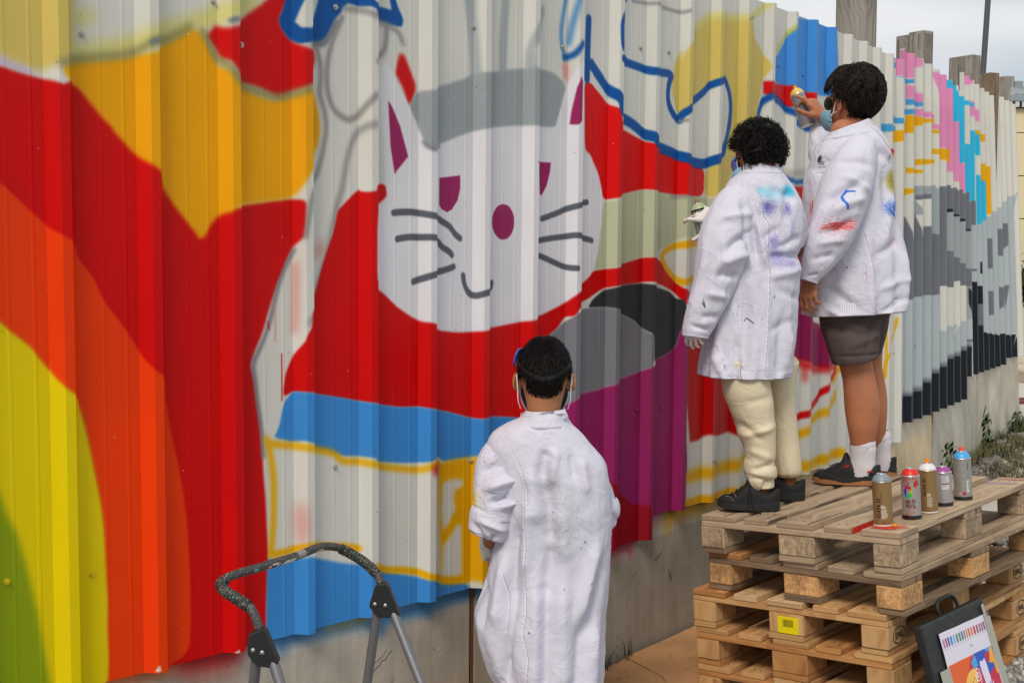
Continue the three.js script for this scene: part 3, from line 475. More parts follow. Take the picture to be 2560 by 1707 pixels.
  for (const [U, flip] of [[U0, 1], [U1, 0]]) { const A = ring(U), q = A.map((e, s) => push(e[0], U - (s > 1 ? 0.1 : 0), e[0][1])); for (let s = 1; s < 4; s++) flip ? idx.push(q[0], q[s], q[s + 1]) : idx.push(q[0], q[s + 1], q[s]); }
  const g = new THREE.BufferGeometry(); g.setAttribute('position', new THREE.Float32BufferAttribute(pos, 3)); g.setAttribute('uv', new THREE.Float32BufferAttribute(uv, 2)); g.setIndex(idx); g.computeVertexNormals();
  part('wall_panel', g, std({ map, bumpMap: bump, bumpScale: 0.004, roughness: 0.92 }), wall, ['', '', '', ''][n] || undefined);
});
// rusty board wedged in the open joint between two panels
{ const p = onLine(5, 0.255, 0.075, 0.2), m = part('joint_board', rbox(0.045, 1.0, 0.03, 0.004, 1), std({ color: 0x6b4a30, roughness: 0.9 }), wall); m.position.set(...p); m.rotation.y = 0.85; }

// ---------------------------------------------------------------- timbers behind the fence
function grainTex(c0, c1, c2, fine = 1, sd = 0, checks = 0) {
  return dataTex(512, 256, (u, v, i, j) => {
    const w = fbm(u * 3 + sd, v * 5 + sd, 3) * 0.9, g = fbm(u * 4 + sd, (v + w * 0.06) * 64 * fine, 4), l = fbm(u * 2 + 5 + sd, v * 9, 3), s = hash(i, j + sd) - 0.5, ring = 0.5 + 0.5 * Math.sin((v * 22 + w * 7) * 6.283);
    const t = clamp(g * 0.75 + ring * 0.18 + (l - 0.5) * 0.7, 0, 1), k = checks && fbm(u * 1.6 + 40 + sd, v * 46, 2) > 0.76 ? 0.62 : 1;
    return [0, 1, 2].map((q) => (t < 0.5 ? lerp(c0[q], c1[q], t * 2) : lerp(c1[q], c2[q], t * 2 - 1)) * k + s * 8);
  });
}
const TEX = {
  post: grainTex([104, 98, 92], [146, 138, 128], [176, 168, 158], 1, 3, 1),
  grey: grainTex([124, 102, 80], [174, 150, 122], [202, 180, 152], 0.7, 7, 1),
  greydark: grainTex([94, 75, 57], [134, 110, 84], [162, 138, 110], 0.7, 11, 1),
  pine: grainTex([156, 110, 66], [202, 158, 104], [220, 182, 132], 0.5, 17, 0),
  pine2: grainTex([140, 88, 46], [184, 130, 74], [206, 158, 100], 0.5, 23, 0),
  pale: grainTex([160, 124, 84], [202, 168, 122], [220, 190, 148], 0.6, 29, 0),
};
const chipTex = (c, sd) => dataTex(256, 256, (u, v, i, j) => { const a = hash((i + (vnoise(i * 0.2, j * 0.2) * 6 | 0)) / 4 | 0, (j / 2 | 0) + sd), b = hash((i / 2 | 0) + 70, (j / 5 | 0) + sd), d = fbm(i * 0.02 + sd, j * 0.02, 3) - 0.5, s = hash(i, j) - 0.5, f = 0.78 + 0.24 * a + 0.14 * b + d * 0.5 + s * 0.14; return c.map((q) => q * f); });
TEX.chip = chipTex([176, 152, 122], 4); TEX.chip2 = chipTex([196, 150, 98], 8);
const bumpGrain = dataTex(256, 256, (u, v, i, j) => { const g = 255 * fbm(u * 4, v * 60, 4); return [g, g, g]; }, false);
const WOOD = {}; for (const k of Object.keys(TEX)) WOOD[k] = [0, 1, 2].map((n) => std({ map: TEX[k], color: new THREE.Color().setScalar([1, 0.9, 0.8][n]), roughness: 0.82, bumpMap: bumpGrain, bumpScale: 0.0012 }));
const radd = (deg, R) => [Math.sin((deg * Math.PI) / 180) * R, -Math.cos((deg * Math.PI) / 180) * R];
const postInfo = [[13.8, 15.06, 7.5, 3.6, 'tall weathered grey timber post above the tall boy, cut by the picture top'], [16.33, 17.46, 8.78, 3.115, 'weathered grey timber post with a long black crack, second from the left above the fence'], [18.49, 19.43, 10.55, 3.185, 'plain grey timber post standing just left of the dark lamp pole'], [19.45, 20.15, 11.35, 3.14, 'narrow brownish timber post just right of the lamp pole, half hidden'], [19.85, 20.68, 12.15, 3.2, 'last grey timber post at the far right end of the fence, with a small knot']];
postInfo.forEach(([a0, a1, R, top, label], n) => {
  const [x0, z0] = radd(a0, R + 0.4), [x1, z1] = radd(a1, R + 0.26), w = Math.hypot(x1 - x0, z1 - z0), o = thing('timber_post', label, 'post', [(x0 + x1) / 2, 0, (z0 + z1) / 2], 'timber posts behind the fence');
  o.rotation.y = -Math.atan2(z1 - z0, x1 - x0); o.rotation.z = 0.012; o.position.x += 0.036;
  const parts = []; const cut = n === 1 ? 0.44 : 0;
  const mk = (wx, off, hh) => place(rbox(wx, hh, 0.1, 0.004, 1), [off, hh / 2, -0.05]);
  if (cut) { parts.push(mk(w * cut - 0.003, -w / 2 + (w * cut - 0.003) / 2, top - 0.012), mk(w * (1 - cut) - 0.003, w / 2 - (w * (1 - cut) - 0.003) / 2, top), place(rbox(0.02, top - 0.5, 0.05, 0.002, 1), [w * (cut - 0.5), top / 2 - 0.3, -0.07])); } else parts.push(mk(w, 0, top));
  part('timber', fixUV(parts), n === 3 ? std({ map: TEX.post, color: 0xe8d2b4, roughness: 0.9 }) : WOOD.post[0], o);
  const knot = part('knot', place(new THREE.SphereGeometry(0.012, 10, 8), [w * 0.14, top - 0.13 - 0.02 * n, 0.001], [0, 0, 0], [1, 1.1, 0.25]), std({ color: 0x6e645a, roughness: 0.9 }), o);
});
// ---------------------------------------------------------------- lamp pole
{ const o = thing('lamp_post', 'slim dark grey lamp pole rising behind the fence against the sky', 'lamp post', [9.95, 0, -28]); o.rotation.z = -0.032;
  part('pole', place(new THREE.CylinderGeometry(0.058, 0.066, 9, 20), [0, 4.5, 0]), std({ color: 0x55585a, roughness: 0.45, metalness: 0.4 }), o);
  part('base_plate', place(new THREE.CylinderGeometry(0.13, 0.13, 0.06, 20), [0, 0.03, 0]), std({ color: 0x4a4d4f, roughness: 0.6 }), o);
  part('lamp_head', place(rbox(0.7, 0.12, 0.24, 0.04), [0.4, 9.05, 0]), std({ color: 0x4a4d4f, roughness: 0.5 }), o); }
// ---------------------------------------------------------------- ground
const PAL0 = new THREE.Vector3(0.771, -0.0458, -4.7529);
const palletPlane = (x, z) => -0.0458 + 0.0676 * (x - 0.771) + 0.0352 * (z + 4.7529);
function groundY(x, z) { const d = Math.hypot(x - 1.4, z + 4.8), w = 1 - sstep(1.0, 2.2, d), far = sstep(3, 6, x) * sstep(8, 12, -z) * 0.02; return lerp(-0.012 + far, palletPlane(x, z), w); }
{
  const xs = [], zs = [], pos = [], uv = [], idx = [];
  for (let i = -60; i <= 60; i++) xs.push(1.4 + Math.sign(i) * (Math.abs(i) * 0.055 + Math.pow(Math.abs(i) / 60, 6) * 130));
  for (let i = -60; i <= 60; i++) zs.push(-4.8 + Math.sign(i) * (Math.abs(i) * 0.055 + Math.pow(Math.abs(i) / 60, 6) * 160));
  for (const z of zs) for (const x of xs) { pos.push(x, groundY(x, z), z); uv.push(x * 0.8, z * 0.8); }
  const n = xs.length; for (let j = 0; j + 1 < n; j++) for (let i = 0; i + 1 < n; i++) { const a = j * n + i; idx.push(a, a + n, a + 1, a + 1, a + n, a + n + 1); }
  const g = new THREE.BufferGeometry(); g.setAttribute('position', new THREE.Float32BufferAttribute(pos, 3)); g.setAttribute('uv', new THREE.Float32BufferAttribute(uv, 2)); g.setIndex(idx); g.computeVertexNormals();
  const map = dataTex(512, 512, (u, v, i, j) => { const a = vnoise(i * 0.22, j * 0.22), b = vnoise(i * 0.5 + 40, j * 0.5), c = fbm(i * 0.01, j * 0.01, 3) - 0.5, f = 0.62 + 0.45 * a * b + 0.2 * b + c * 0.2; return [168 * f, 164 * f, 158 * f]; });
  struct('ground', g, std({ map, roughness: 1 }));
}
function sheet(name, pts, y, mat, kind = 'structure', tex = 1) {   // a flat sheet on the ground, outline in x,z
  const s = new THREE.Shape(pts.map(([x, z]) => new THREE.Vector2(x, -z))); const g = new THREE.ShapeGeometry(s); g.rotateX(-Math.PI / 2); g.translate(0, y, 0);
  const p = g.attributes.position, u = g.attributes.uv; for (let i = 0; i < p.count; i++) u.setXY(i, p.getX(i) * tex, p.getZ(i) * tex);
  const m = part(numbered(name), g, mat, scene); m.userData.kind = kind; return m;
}
// pale concrete path that swings round the end of the fence, kerb of red bricks, pebble strip, paved square
const pathTex = dataTex(512, 512, (u, v, i, j) => { const f = 1 + (fbm(i * 0.03, j * 0.03, 4) - 0.5) * 0.25 + (hash(i, j) - 0.5) * 0.08; return [190 * f, 184 * f, 172 * f]; });
const bedEdge = [[5.2, -13.2], [4.95, -12.5], [4.81, -12.15], [4.62, -11.59], [4.39, -10.97], [4.18, -10.42], [3.97, -9.95], [3.8, -9.6], [3.68, -9.38], [3.52, -9.17], [3.2, -8.7], [2.95, -8.0], [2.9, -7.2]];
sheet('path', [...bedEdge, [12, -7.2], [14, -16.4], [7, -16.6], [5.9, -15.2], [5.4, -13.5]], 0.018, std({ map: pathTex, roughness: 0.95 }), 'structure', 0.7);
sheet('pebble_strip', [[5.9, -15.45], [12, -15.2], [12, -16.6], [6.2, -16.75]], 0.024, std({ map: dataTex(256, 256, (u, v, i, j) => { const a = vnoise(i * 0.2, j * 0.2), b = vnoise(i * 0.45, j * 0.45 + 7), f = 0.5 + 0.6 * a * b + 0.25 * b; return [176 * f, 156 * f, 128 * f]; }), roughness: 1 }), 'structure', 1.2);
sheet('paved_square', [[5.8, -16.75], [30, -16.2], [34, -34.5], [13, -35]], 0.02, std({ color: 0xa89c8a, roughness: 0.95 }));
{ // paving slabs, one by one near, joined beyond
  const slabM = [0xb3a794, 0xbdb09c, 0xaa9d8a].map((c) => std({ color: c, roughness: 0.95 })), slabG = new RoundedBoxGeometry(0.78, 0.03, 0.38, 1, 0.006);
  const holder = thing('paving', 'beige concrete slabs paving the square beyond the end of the fence', 'paving'); const far = [];
  for (let r = 0; r < 44; r++) for (let c = 0; c < 9; c++) {
    const x = 6.3 + r * 0.17 + c * 0.8 + (r % 2) * 0.4, z = -17.0 - r * 0.4; if (x < 6 + r * 0.16) continue;
    if (r < 14) { const m = part('slab', slabG, slabM[(r * 7 + c * 3) % 3], holder); m.position.set(x, 0.024 + 0.003 * hash(r, c), z); }
    else far.push(place(slabG.clone(), [x, 0.024 + 0.003 * hash(r, c), z]));
  }
  part('slab', fixUV(far), slabM[0], holder).userData.kind = 'stuff';
}
{ const holder = thing('brick_strip', 'narrow strip of red bricks set across the pale path at right', 'brick strip'); const g = new RoundedBoxGeometry(0.2, 0.03, 0.098, 1, 0.006), ms = [0x6e2f24, 0x83392b, 0x5e2a22].map((c) => std({ color: c, roughness: 0.95 }));
  for (let r = 0; r < 4; r++) for (let c = 0; c < 12; c++) { const m = part('brick', g, ms[(r + c * 5) % 3], holder); m.position.set(5.34 + c * 0.21 + r * 0.035 + (r % 2) * 0.1, 0.024, -13.45 - r * 0.104 + c * 0.012); } }
{ // dark chippings between wall and path
  const g = new THREE.IcosahedronGeometry(1, 0), N = 5200, im = new THREE.InstancedMesh(g, std({ color: 0xffffff, roughness: 0.95 }), N), m = new THREE.Matrix4(), q = new THREE.Quaternion(), c = new THREE.Color();
  let k = 0; while (k < N) {
    const U = rr(6.2, 11.9), f = fromU(U), e = Math.pow(rnd(), 0.8) * 0.95, p = onLine(f.i, f.along, WB - 0.02 - e, 0); const z = p[2], x = p[0];
    let bx = 99; for (let i = 0; i + 1 < bedEdge.length; i++) if ((z - bedEdge[i][1]) * (z - bedEdge[i + 1][1]) <= 0) bx = lerp(bedEdge[i][0], bedEdge[i + 1][0], (z - bedEdge[i][1]) / (bedEdge[i + 1][1] - bedEdge[i][1] || 1));
    if (x > bx + 0.02) continue;
    q.setFromEuler(new THREE.Euler(rr(-1, 1), rr(0, 6), rr(-1, 1))); const s = rr(0.012, 0.034);
    m.compose(new THREE.Vector3(x, 0.01 + s * 0.3, z), q, new THREE.Vector3(s * rr(0.7, 1.3), s * 0.45, s)); im.setMatrixAt(k, m); const v = rr(0.05, 0.2) * (rnd() < 0.12 ? 2 : 1); im.setColorAt(k, c.setRGB(v * rr(1, 1.15), v * rr(0.95, 1.02), v * rr(0.75, 0.95))); k++;
  }
  im.name = 'gravel_bed'; im.userData.kind = 'stuff'; im.userData.label = 'dark stone chippings along the foot of the wall'; im.castShadow = im.receiveShadow = true; scene.add(im);
}
{ // pale gravel round the pallets
  const g = new THREE.IcosahedronGeometry(1, 0), N = 16000, im = new THREE.InstancedMesh(g, std({ color: 0xffffff, roughness: 0.95 }), N), m = new THREE.Matrix4(), q = new THREE.Quaternion(), c = new THREE.Color();
  for (let k = 0; k < N; k++) {
    const x = rr(0.9, 3.6), z = rr(-8.4, -3.9), s = rr(0.007, 0.017); q.setFromEuler(new THREE.Euler(rr(-2, 2), rr(0, 6), rr(-2, 2)));
    m.compose(new THREE.Vector3(x, groundY(x, z) + s * 0.4, z), q, new THREE.Vector3(s * rr(0.8, 1.3), s * rr(0.5, 0.8), s)); im.setMatrixAt(k, m);
    const v = Math.pow(rnd(), 1.4) * 0.5 + 0.1; im.setColorAt(k, c.setRGB(v * rr(0.97, 1.06), v * rr(0.95, 1), v * rr(0.86, 1.0)));
  }
  im.name = 'gravel'; im.userData.kind = 'stuff'; im.userData.label = 'pale grey gravel under and round the pallets'; im.castShadow = im.receiveShadow = true; scene.add(im);
}
// cardboard laid out on the ground along the wall
const cardTex = dataTex(512, 512, (u, v, i, j) => { const f = 1 + (fbm(i * 0.012, j * 0.012, 4) - 0.5) * 0.2 + (vnoise(i * 0.9, j * 0.03) - 0.5) * 0.05 + (hash(i, j) - 0.5) * 0.05 - (fbm(i * 0.05 + 9, j * 0.05, 3) > 0.74 ? 0.1 : 0); return [178 * f, 132 * f, 88 * f]; });
function cardSheet(pts, y, label) { const s = new THREE.Shape(pts.map(([x, z]) => new THREE.Vector2(x, -z))); const g = new THREE.ExtrudeGeometry(s, { depth: 0.004, bevelEnabled: false }); g.rotateX(-Math.PI / 2); g.translate(0, y, 0); return solo('cardboard_sheet', g, std({ map: cardTex, roughness: 0.9 }), label, 'cardboard', undefined); }
{ const U = (u, b, h) => { const f = fromU(u), p = onLine(f.i, f.along, b, h); return [p[0], p[2]]; };
  cardSheet([U(1.6, 0.03, 0), U(2.2, 0.03, 0), U(2.62, 0.025, 0), U(2.95, 0.034, 0), [0.78, -4.95], [0.72, -4.2], [0.0, -3.6]], -0.004, 'large brown cardboard sheet on the ground against the wall, nearest the boy in front');
  cardSheet([U(2.82, 0.032, 0), U(3.2, 0.03, 0), U(3.75, 0.03, 0), [1.35, -5.6], [0.95, -4.7], [0.62, -4.66], [0.60, -4.9]], 0.002, 'brown cardboard sheet lying under the left corner of the pallet stack');
}
// ---------------------------------------------------------------- pallets
const frameM = new THREE.Matrix4().makeBasis(new THREE.Vector3(0.7349, 0.0734, 0.6742), new THREE.Vector3(-0.0674, 0.9971, -0.0351), new THREE.Vector3(-0.6748, -0.0196, 0.7377)); // local x = across, y = up, z = towards the front
const palletQ = new THREE.Quaternion().setFromRotationMatrix(frameM);
const fromPallet = (u, v, w, base = PAL0) => new THREE.Vector3(u, w, -v).applyQuaternion(palletQ).add(base);
const epal = canvasTex(256, 256, (x) => { x.clearRect(0, 0, 256, 256); x.strokeStyle = x.fillStyle = 'rgba(38,26,16,0.9)'; x.lineWidth = 9; x.beginPath(); x.ellipse(128, 128, 116, 92, 0, 0, 7); x.stroke(); x.font = 'bold 82px sans-serif'; x.textAlign = 'center'; x.textBaseline = 'middle'; x.save(); x.translate(128, 132); x.scale(0.86, 1.2); x.fillText('EPAL', 0, 0); x.restore(); });
const stampMat = std({ map: epal, transparent: true, roughness: 0.85, alphaTest: 0.05, polygonOffset: true, polygonOffsetFactor: -1 });
function palletBuild(o, k) {
  const J = (a) => (rnd() - 0.5) * a;
  const deck = k.deck, str = k.str, blk = k.blk, bot = k.bot;
  const B = (name, mats, w, h, d, u, y, v, al, jit = 0.004, bev = 0.0035) => { const m = part(name, rbox(w, h, d, bev, al), mats[Math.floor(rnd() * mats.length)], o); m.position.set(u + J(jit), y, -v + J(jit)); m.rotation.y = J(0.008); return m; };
  const us = [[0, 0.145], [0.186, 0.1], [0.3275, 0.145], [0.514, 0.1], [0.655, 0.145]];
  us.forEach(([u, w], n) => B('deck_board', deck[n] ?? deck[0], w, 0.0218, 1.2, u + w / 2, 0.133, 0.6, 2, 0.008));
  for (const v of [0, 0.5275, 1.055]) B('stringer_board', str, 0.8, 0.0216, 0.145, 0.4, 0.111, v + 0.0725, 0);
  for (const [u, w] of [[0, 0.1], [0.3275, 0.145], [0.7, 0.1]]) for (const v of [0, 0.5275, 1.055]) {
    const b = B('block', blk, w, 0.0777, 0.145, u + w / 2, 0.0611, v + 0.0725, 1, 0.008, 0.005);
    if (u === 0.7 && k.stamp?.includes(v > 1 ? 2 : v > 0.4 ? 1 : 0)) { const s = part('stamp_mark', new THREE.PlaneGeometry(0.1, 0.078), stampMat, b); s.rotation.y = Math.PI / 2; s.position.set(w / 2 + 0.0012, 0, -0.01); }
    if (u === 0.3275 && v === 0 && k.label) {
      const t = canvasTex(256, 192, (x) => { x.fillStyle = '#e8d400'; x.fillRect(0, 0, 256, 192); x.fillStyle = '#20200c'; let q = 62; while (q < 190) { const a = rr(1, 5); x.fillRect(q, 34, a, 84); q += a + rr(1.5, 5); } for (const a of [34, 118, 196]) for (let e = 0; e < 5; e++) x.fillRect(a + e * 6, 128 + (a === 118 ? 8 : 0), 3.5, 5); x.fillStyle = '#8a7f00'; x.fillRect(40, 60, 2, 26); x.fillRect(216, 60, 2, 26); });
      const l = part('barcode_label', rbox(0.083, 0.062, 0.0012, 0.0004), std({ roughness: 0.5, color: 0xe8d400 }), b); l.position.set(0.008, -0.004, 0.0735); l.geometry = new RoundedBoxGeometry(0.083, 0.062, 0.0012, 1, 0.0004); l.material = std({ map: t, roughness: 0.5 });
    }
  }
  for (const [u, w] of [[0, 0.1], [0.3275, 0.145], [0.7, 0.1]]) B('bottom_board', bot, w, 0.0216, 1.2, u + w / 2, 0.011, 0.6, 2, 0.006);
  for (const v of [0.03, 1.09]) { // nail heads
    const gs = []; us.forEach(([u, w]) => { for (const a of w > 0.12 ? [0.25, 0.5, 0.75] : [0.3, 0.7]) for (const b of [0.02, 0.08]) gs.push(place(new THREE.CylinderGeometry(0.0034, 0.0034, 0.0012, 8), [u + w * a + J(0.02), 0.1443, -(v + b + J(0.02))])); });
    part('nails', fixUV(gs), std({ color: 0x3a2a20, roughness: 0.8 }), o);
  }
}
const W_ = WOOD, kinds = [
  { deck: [[W_.pine[1]]], str: [W_.pine[0], W_.pine2[0]], blk: [W_.pine2[0], W_.pine[1]], bot: [W_.pine[0], W_.pine2[1]], stamp: [0, 1, 2] },
  { deck: [[W_.pine[1]], [W_.pine[0]], [W_.pine[1]], [W_.pine2[0]], [W_.pine[0]]], str: [W_.pine2[0], W_.pine[0]], blk: [W_.pine2[1], W_.pine[1]], bot: [W_.pine2[1]], stamp: [2] },
  { deck: [[W_.pine2[0]], [W_.pale[0]], [W_.pale[0]], [W_.pine[0]], [W_.pine[0]]], str: [W_.pine[0]], blk: [W_.pine[0], W_.pine[1]], bot: [W_.pine[1]], stamp: [0, 2], label: true },
  { deck: [[W_.pine2[1]], [W_.greydark[0]], [W_.grey[1]], [W_.grey[0]], [W_.grey[1]]], str: [W_.greydark[0], W_.greydark[1]], blk: [W_.chip2[0]], bot: [W_.greydark[1]], stamp: [] },
  { deck: [[W_.grey[1]], [W_.grey[1]], [W_.grey[0]], [W_.grey[0]], [W_.grey[0]]], str: [W_.grey[1], W_.grey[0]], blk: [W_.chip[0], W_.chip[1]], bot: [W_.grey[1], W_.greydark[0]], stamp: [] },
];
const palletLabels = ['bottom pallet of the stack, orange brown wood resting on the gravel', 'fresh orange pine pallet, second from the bottom of the stack', 'middle pallet of the stack with a yellow barcode label on its front block', 'dark worn pallet with orange chipboard blocks, second from the top of the stack', 'top pallet of the stack, weathered grey boards that the two boys stand on'];
const palletShift = [[-0.05, 0, 0], [-0.05, 0.0, 0], [-0.06, 0.0, 0.0], [0.002, 0.03, 0.035], [0, 0, 0]];
kinds.forEach((k, n) => {
  const [du, dv, dy] = palletShift[n], p = fromPallet(du, dv, n * 0.1445);
  const o = thing('wooden_pallet', palletLabels[n], 'pallet', [p.x, p.y, p.z], 'pallets in the stack');
  o.quaternion.copy(palletQ).multiply(new THREE.Quaternion().setFromAxisAngle(new THREE.Vector3(0, 1, 0), -dy)); palletBuild(o, k);
});
const DECK = 4 * 0.1445 + 0.1444;      // height of the top deck above the base, along the stack's own up
// ---------------------------------------------------------------- people: tools
// a point seen at photo position (x, y) of a 2560 x 1707 frame, at a given depth in front of the camera
function at(x, y, d) {
  const cr = Math.cos(0.0085), sr = Math.sin(0.0085), c = Math.cos(0.08), s = Math.sin(0.08);
  let X = x - 1280, Y = y - 853.5; [X, Y] = [cr * X + sr * Y, -sr * X + cr * Y]; const u = -Y / 3200, dz = c + u * s, k = d / dz;
  return new THREE.Vector3((X / 3200) * k, 1.708 + (u * c - s) * k, -d);
}
const V = (x, y, z) => new THREE.Vector3(x, y, z);
// naive surface nets: a closed smooth mesh of a distance field
function surf(sdf, mn, mx, cell) {
  const n = [0, 1, 2].map((k) => Math.ceil((mx[k] - mn[k]) / cell) + 1), [nx, ny, nz] = n, val = new Float32Array(nx * ny * nz), id = new Int32Array(nx * ny * nz).fill(-1), pos = [], nor = [], idx = [];
  const I = (i, j, k) => i + nx * (j + ny * k);
  for (let k = 0; k < nz; k++) for (let j = 0; j < ny; j++) for (let i = 0; i < nx; i++) val[I(i, j, k)] = sdf(mn[0] + i * cell, mn[1] + j * cell, mn[2] + k * cell);
  const E = [[0, 1], [2, 3], [4, 5], [6, 7], [0, 2], [1, 3], [4, 6], [5, 7], [0, 4], [1, 5], [2, 6], [3, 7]];
  for (let k = 0; k + 1 < nz; k++) for (let j = 0; j + 1 < ny; j++) for (let i = 0; i + 1 < nx; i++) {
    const v = []; let m = 0; for (let q = 0; q < 8; q++) { v[q] = val[I(i + (q & 1), j + ((q >> 1) & 1), k + (q >> 2))]; if (v[q] < 0) m |= 1 << q; }
    if (m === 0 || m === 255) continue; let x = 0, y = 0, z = 0, c = 0;
    for (const [a, b] of E) if ((v[a] < 0) !== (v[b] < 0)) { const t = v[a] / (v[a] - v[b]); x += lerp(a & 1, b & 1, t); y += lerp((a >> 1) & 1, (b >> 1) & 1, t); z += lerp(a >> 2, b >> 2, t); c++; }
    id[I(i, j, k)] = pos.length / 3; pos.push(mn[0] + (i + x / c) * cell, mn[1] + (j + y / c) * cell, mn[2] + (k + z / c) * cell);
  }
  for (let k = 1; k + 1 < nz; k++) for (let j = 1; j + 1 < ny; j++) for (let i = 1; i + 1 < nx; i++) {
    const a = val[I(i, j, k)] < 0, Q = (p, q, r, s, flip) => { if (p < 0 || q < 0 || r < 0 || s < 0) return; flip ? idx.push(p, r, q, p, s, r) : idx.push(p, q, r, p, r, s); };
    if (a !== val[I(i + 1, j, k)] < 0) Q(id[I(i, j - 1, k - 1)], id[I(i, j, k - 1)], id[I(i, j, k)], id[I(i, j - 1, k)], !a);
    if (a !== val[I(i, j + 1, k)] < 0) Q(id[I(i - 1, j, k - 1)], id[I(i - 1, j, k)], id[I(i, j, k)], id[I(i, j, k - 1)], !a);
    if (a !== val[I(i, j, k + 1)] < 0) Q(id[I(i - 1, j - 1, k)], id[I(i, j - 1, k)], id[I(i, j, k)], id[I(i - 1, j, k)], !a);
  }
  const e = cell * 0.5; for (let q = 0; q < pos.length; q += 3) { const [x, y, z] = [pos[q], pos[q + 1], pos[q + 2]], g = V(sdf(x + e, y, z) - sdf(x - e, y, z), sdf(x, y + e, z) - sdf(x, y - e, z), sdf(x, y, z + e) - sdf(x, y, z - e)).normalize(); nor.push(g.x, g.y, g.z); }
  let vote = 0; for (let q = 0; q + 2 < idx.length; q += 3 * Math.ceil(idx.length / 600)) { const [a, b, c] = [idx[q] * 3, idx[q + 1] * 3, idx[q + 2] * 3], n = V(pos[b] - pos[a], pos[b + 1] - pos[a + 1], pos[b + 2] - pos[a + 2]).cross(V(pos[c] - pos[a], pos[c + 1] - pos[a + 1], pos[c + 2] - pos[a + 2])); vote += n.x * nor[a] + n.y * nor[a + 1] + n.z * nor[a + 2] > 0 ? 1 : -1; }
  if (vote < 0) for (let q = 0; q < idx.length; q += 3) { const t = idx[q]; idx[q] = idx[q + 1]; idx[q + 1] = t; }
  const g = new THREE.BufferGeometry(); g.setAttribute('position', new THREE.Float32BufferAttribute(pos, 3)); g.setAttribute('normal', new THREE.Float32BufferAttribute(nor, 3)); g.setAttribute('uv', new THREE.Float32BufferAttribute(pos.filter((_, q) => q % 3 < 2), 2)); g.setIndex(idx); return g;
}
const smin = (a, b, k) => { const h = clamp(0.5 + (0.5 * (b - a)) / k, 0, 1); return lerp(b, a, h) - k * h * (1 - h); };
function cap(x, y, z, a, b, r0, r1) { const bx = b.x - a.x, by = b.y - a.y, bz = b.z - a.z, px = x - a.x, py = y - a.y, pz = z - a.z, t = clamp((px * bx + py * by + pz * bz) / (bx * bx + by * by + bz * bz + 1e-9), 0, 1); return Math.hypot(px - bx * t, py - by * t, pz - bz * t) - lerp(r0, r1, t); }
function ell(x, y, z, c, r) { const a = (x - c[0]) / r[0], b = (y - c[1]) / r[1], d = (z - c[2]) / r[2], k0 = Math.hypot(a, b, d), k1 = Math.hypot(a / r[0], b / r[1], d / r[2]); return k1 < 1e-6 ? -Math.min(...r) : (k0 * (k0 - 1)) / k1; }
// a limb tree: list of [from, to, radius, radius]; one blended surface
function limbs(list, k = 0.03, cell = 0.012) {
  const mn = [1e9, 1e9, 1e9], mx = [-1e9, -1e9, -1e9]; for (const [a, b, r0, r1] of list) for (const [p, r] of [[a, r0], [b, r1]]) ['x', 'y', 'z'].forEach((q, i) => { mn[i] = Math.min(mn[i], p[q] - r - 0.03); mx[i] = Math.max(mx[i], p[q] + r + 0.03); });
  return surf((x, y, z) => { let d = 1; for (const [a, b, r0, r1] of list) d = smin(d, cap(x, y, z, a, b, r0, r1), k); return d; }, mn, mx, cell);
}
// frames: columns right, up, forward(-ish)
function basis(origin, fwd, up) { const f = fwd.clone().normalize(), r = up.clone().cross(f).normalize(), u = f.clone().cross(r).normalize(); return new THREE.Matrix4().makeBasis(r, u, f).setPosition(origin); }
// head: local +z is the face, +y up, +x the person's left; origin between the ears
function headGeo(s = 1) {
  const f = (x, y, z) => {
    let d = ell(x, y, z, [0, 0.03, -0.012], [0.073, 0.093, 0.094]);
    d = smin(d, ell(x, y, z, [0, -0.03, 0.025], [0.058, 0.075, 0.066]), 0.03);
    d = smin(d, ell(x, y, z, [0, -0.078, 0.052], [0.03, 0.024, 0.03]), 0.03);
    d = smin(d, cap(x, y, z, V(0, -0.02, -0.03), V(0, -0.125, -0.03), 0.053, 0.05), 0.03);
    d = smin(d, cap(x, y, z, V(0, 0.012, 0.085), V(0, -0.024, 0.104), 0.009, 0.013), 0.012);
    d = smin(d, ell(x, y, z, [0, -0.052, 0.086], [0.024, 0.008, 0.01]), 0.008);
    const ax = Math.abs(x);
    d = smin(d, ell(ax, y, z, [0.032, 0.03, 0.078], [0.026, 0.008, 0.012]), 0.012);
    d = Math.max(d, -ell(ax, y, z, [0.031, 0.008, 0.094], [0.017, 0.011, 0.012]) - 0.004);
    d = smin(d, ell(ax, y, z, [0.031, 0.008, 0.08], [0.014, 0.012, 0.012]), 0.004);
    const ey = y + 0.004, ez = z + 0.012, ring = Math.hypot(Math.hypot(ey * 0.72, ez - ey * 0.16) - 0.0165, (ax - 0.083 + ez * 0.6) * 1.3) - 0.0056;
    d = smin(d, Math.min(ring, ell(ax, ey, ez, [0.077, 0, 0.004], [0.008, 0.022, 0.013]), ell(ax, ey, ez, [0.078, -0.026, 0.006], [0.006, 0.009, 0.008])), 0.006);
    return d;
  };
  const g = surf(f, [-0.1, -0.19, -0.12], [0.1, 0.14, 0.13], 0.0045); g.scale(s, s, s); return g;
}
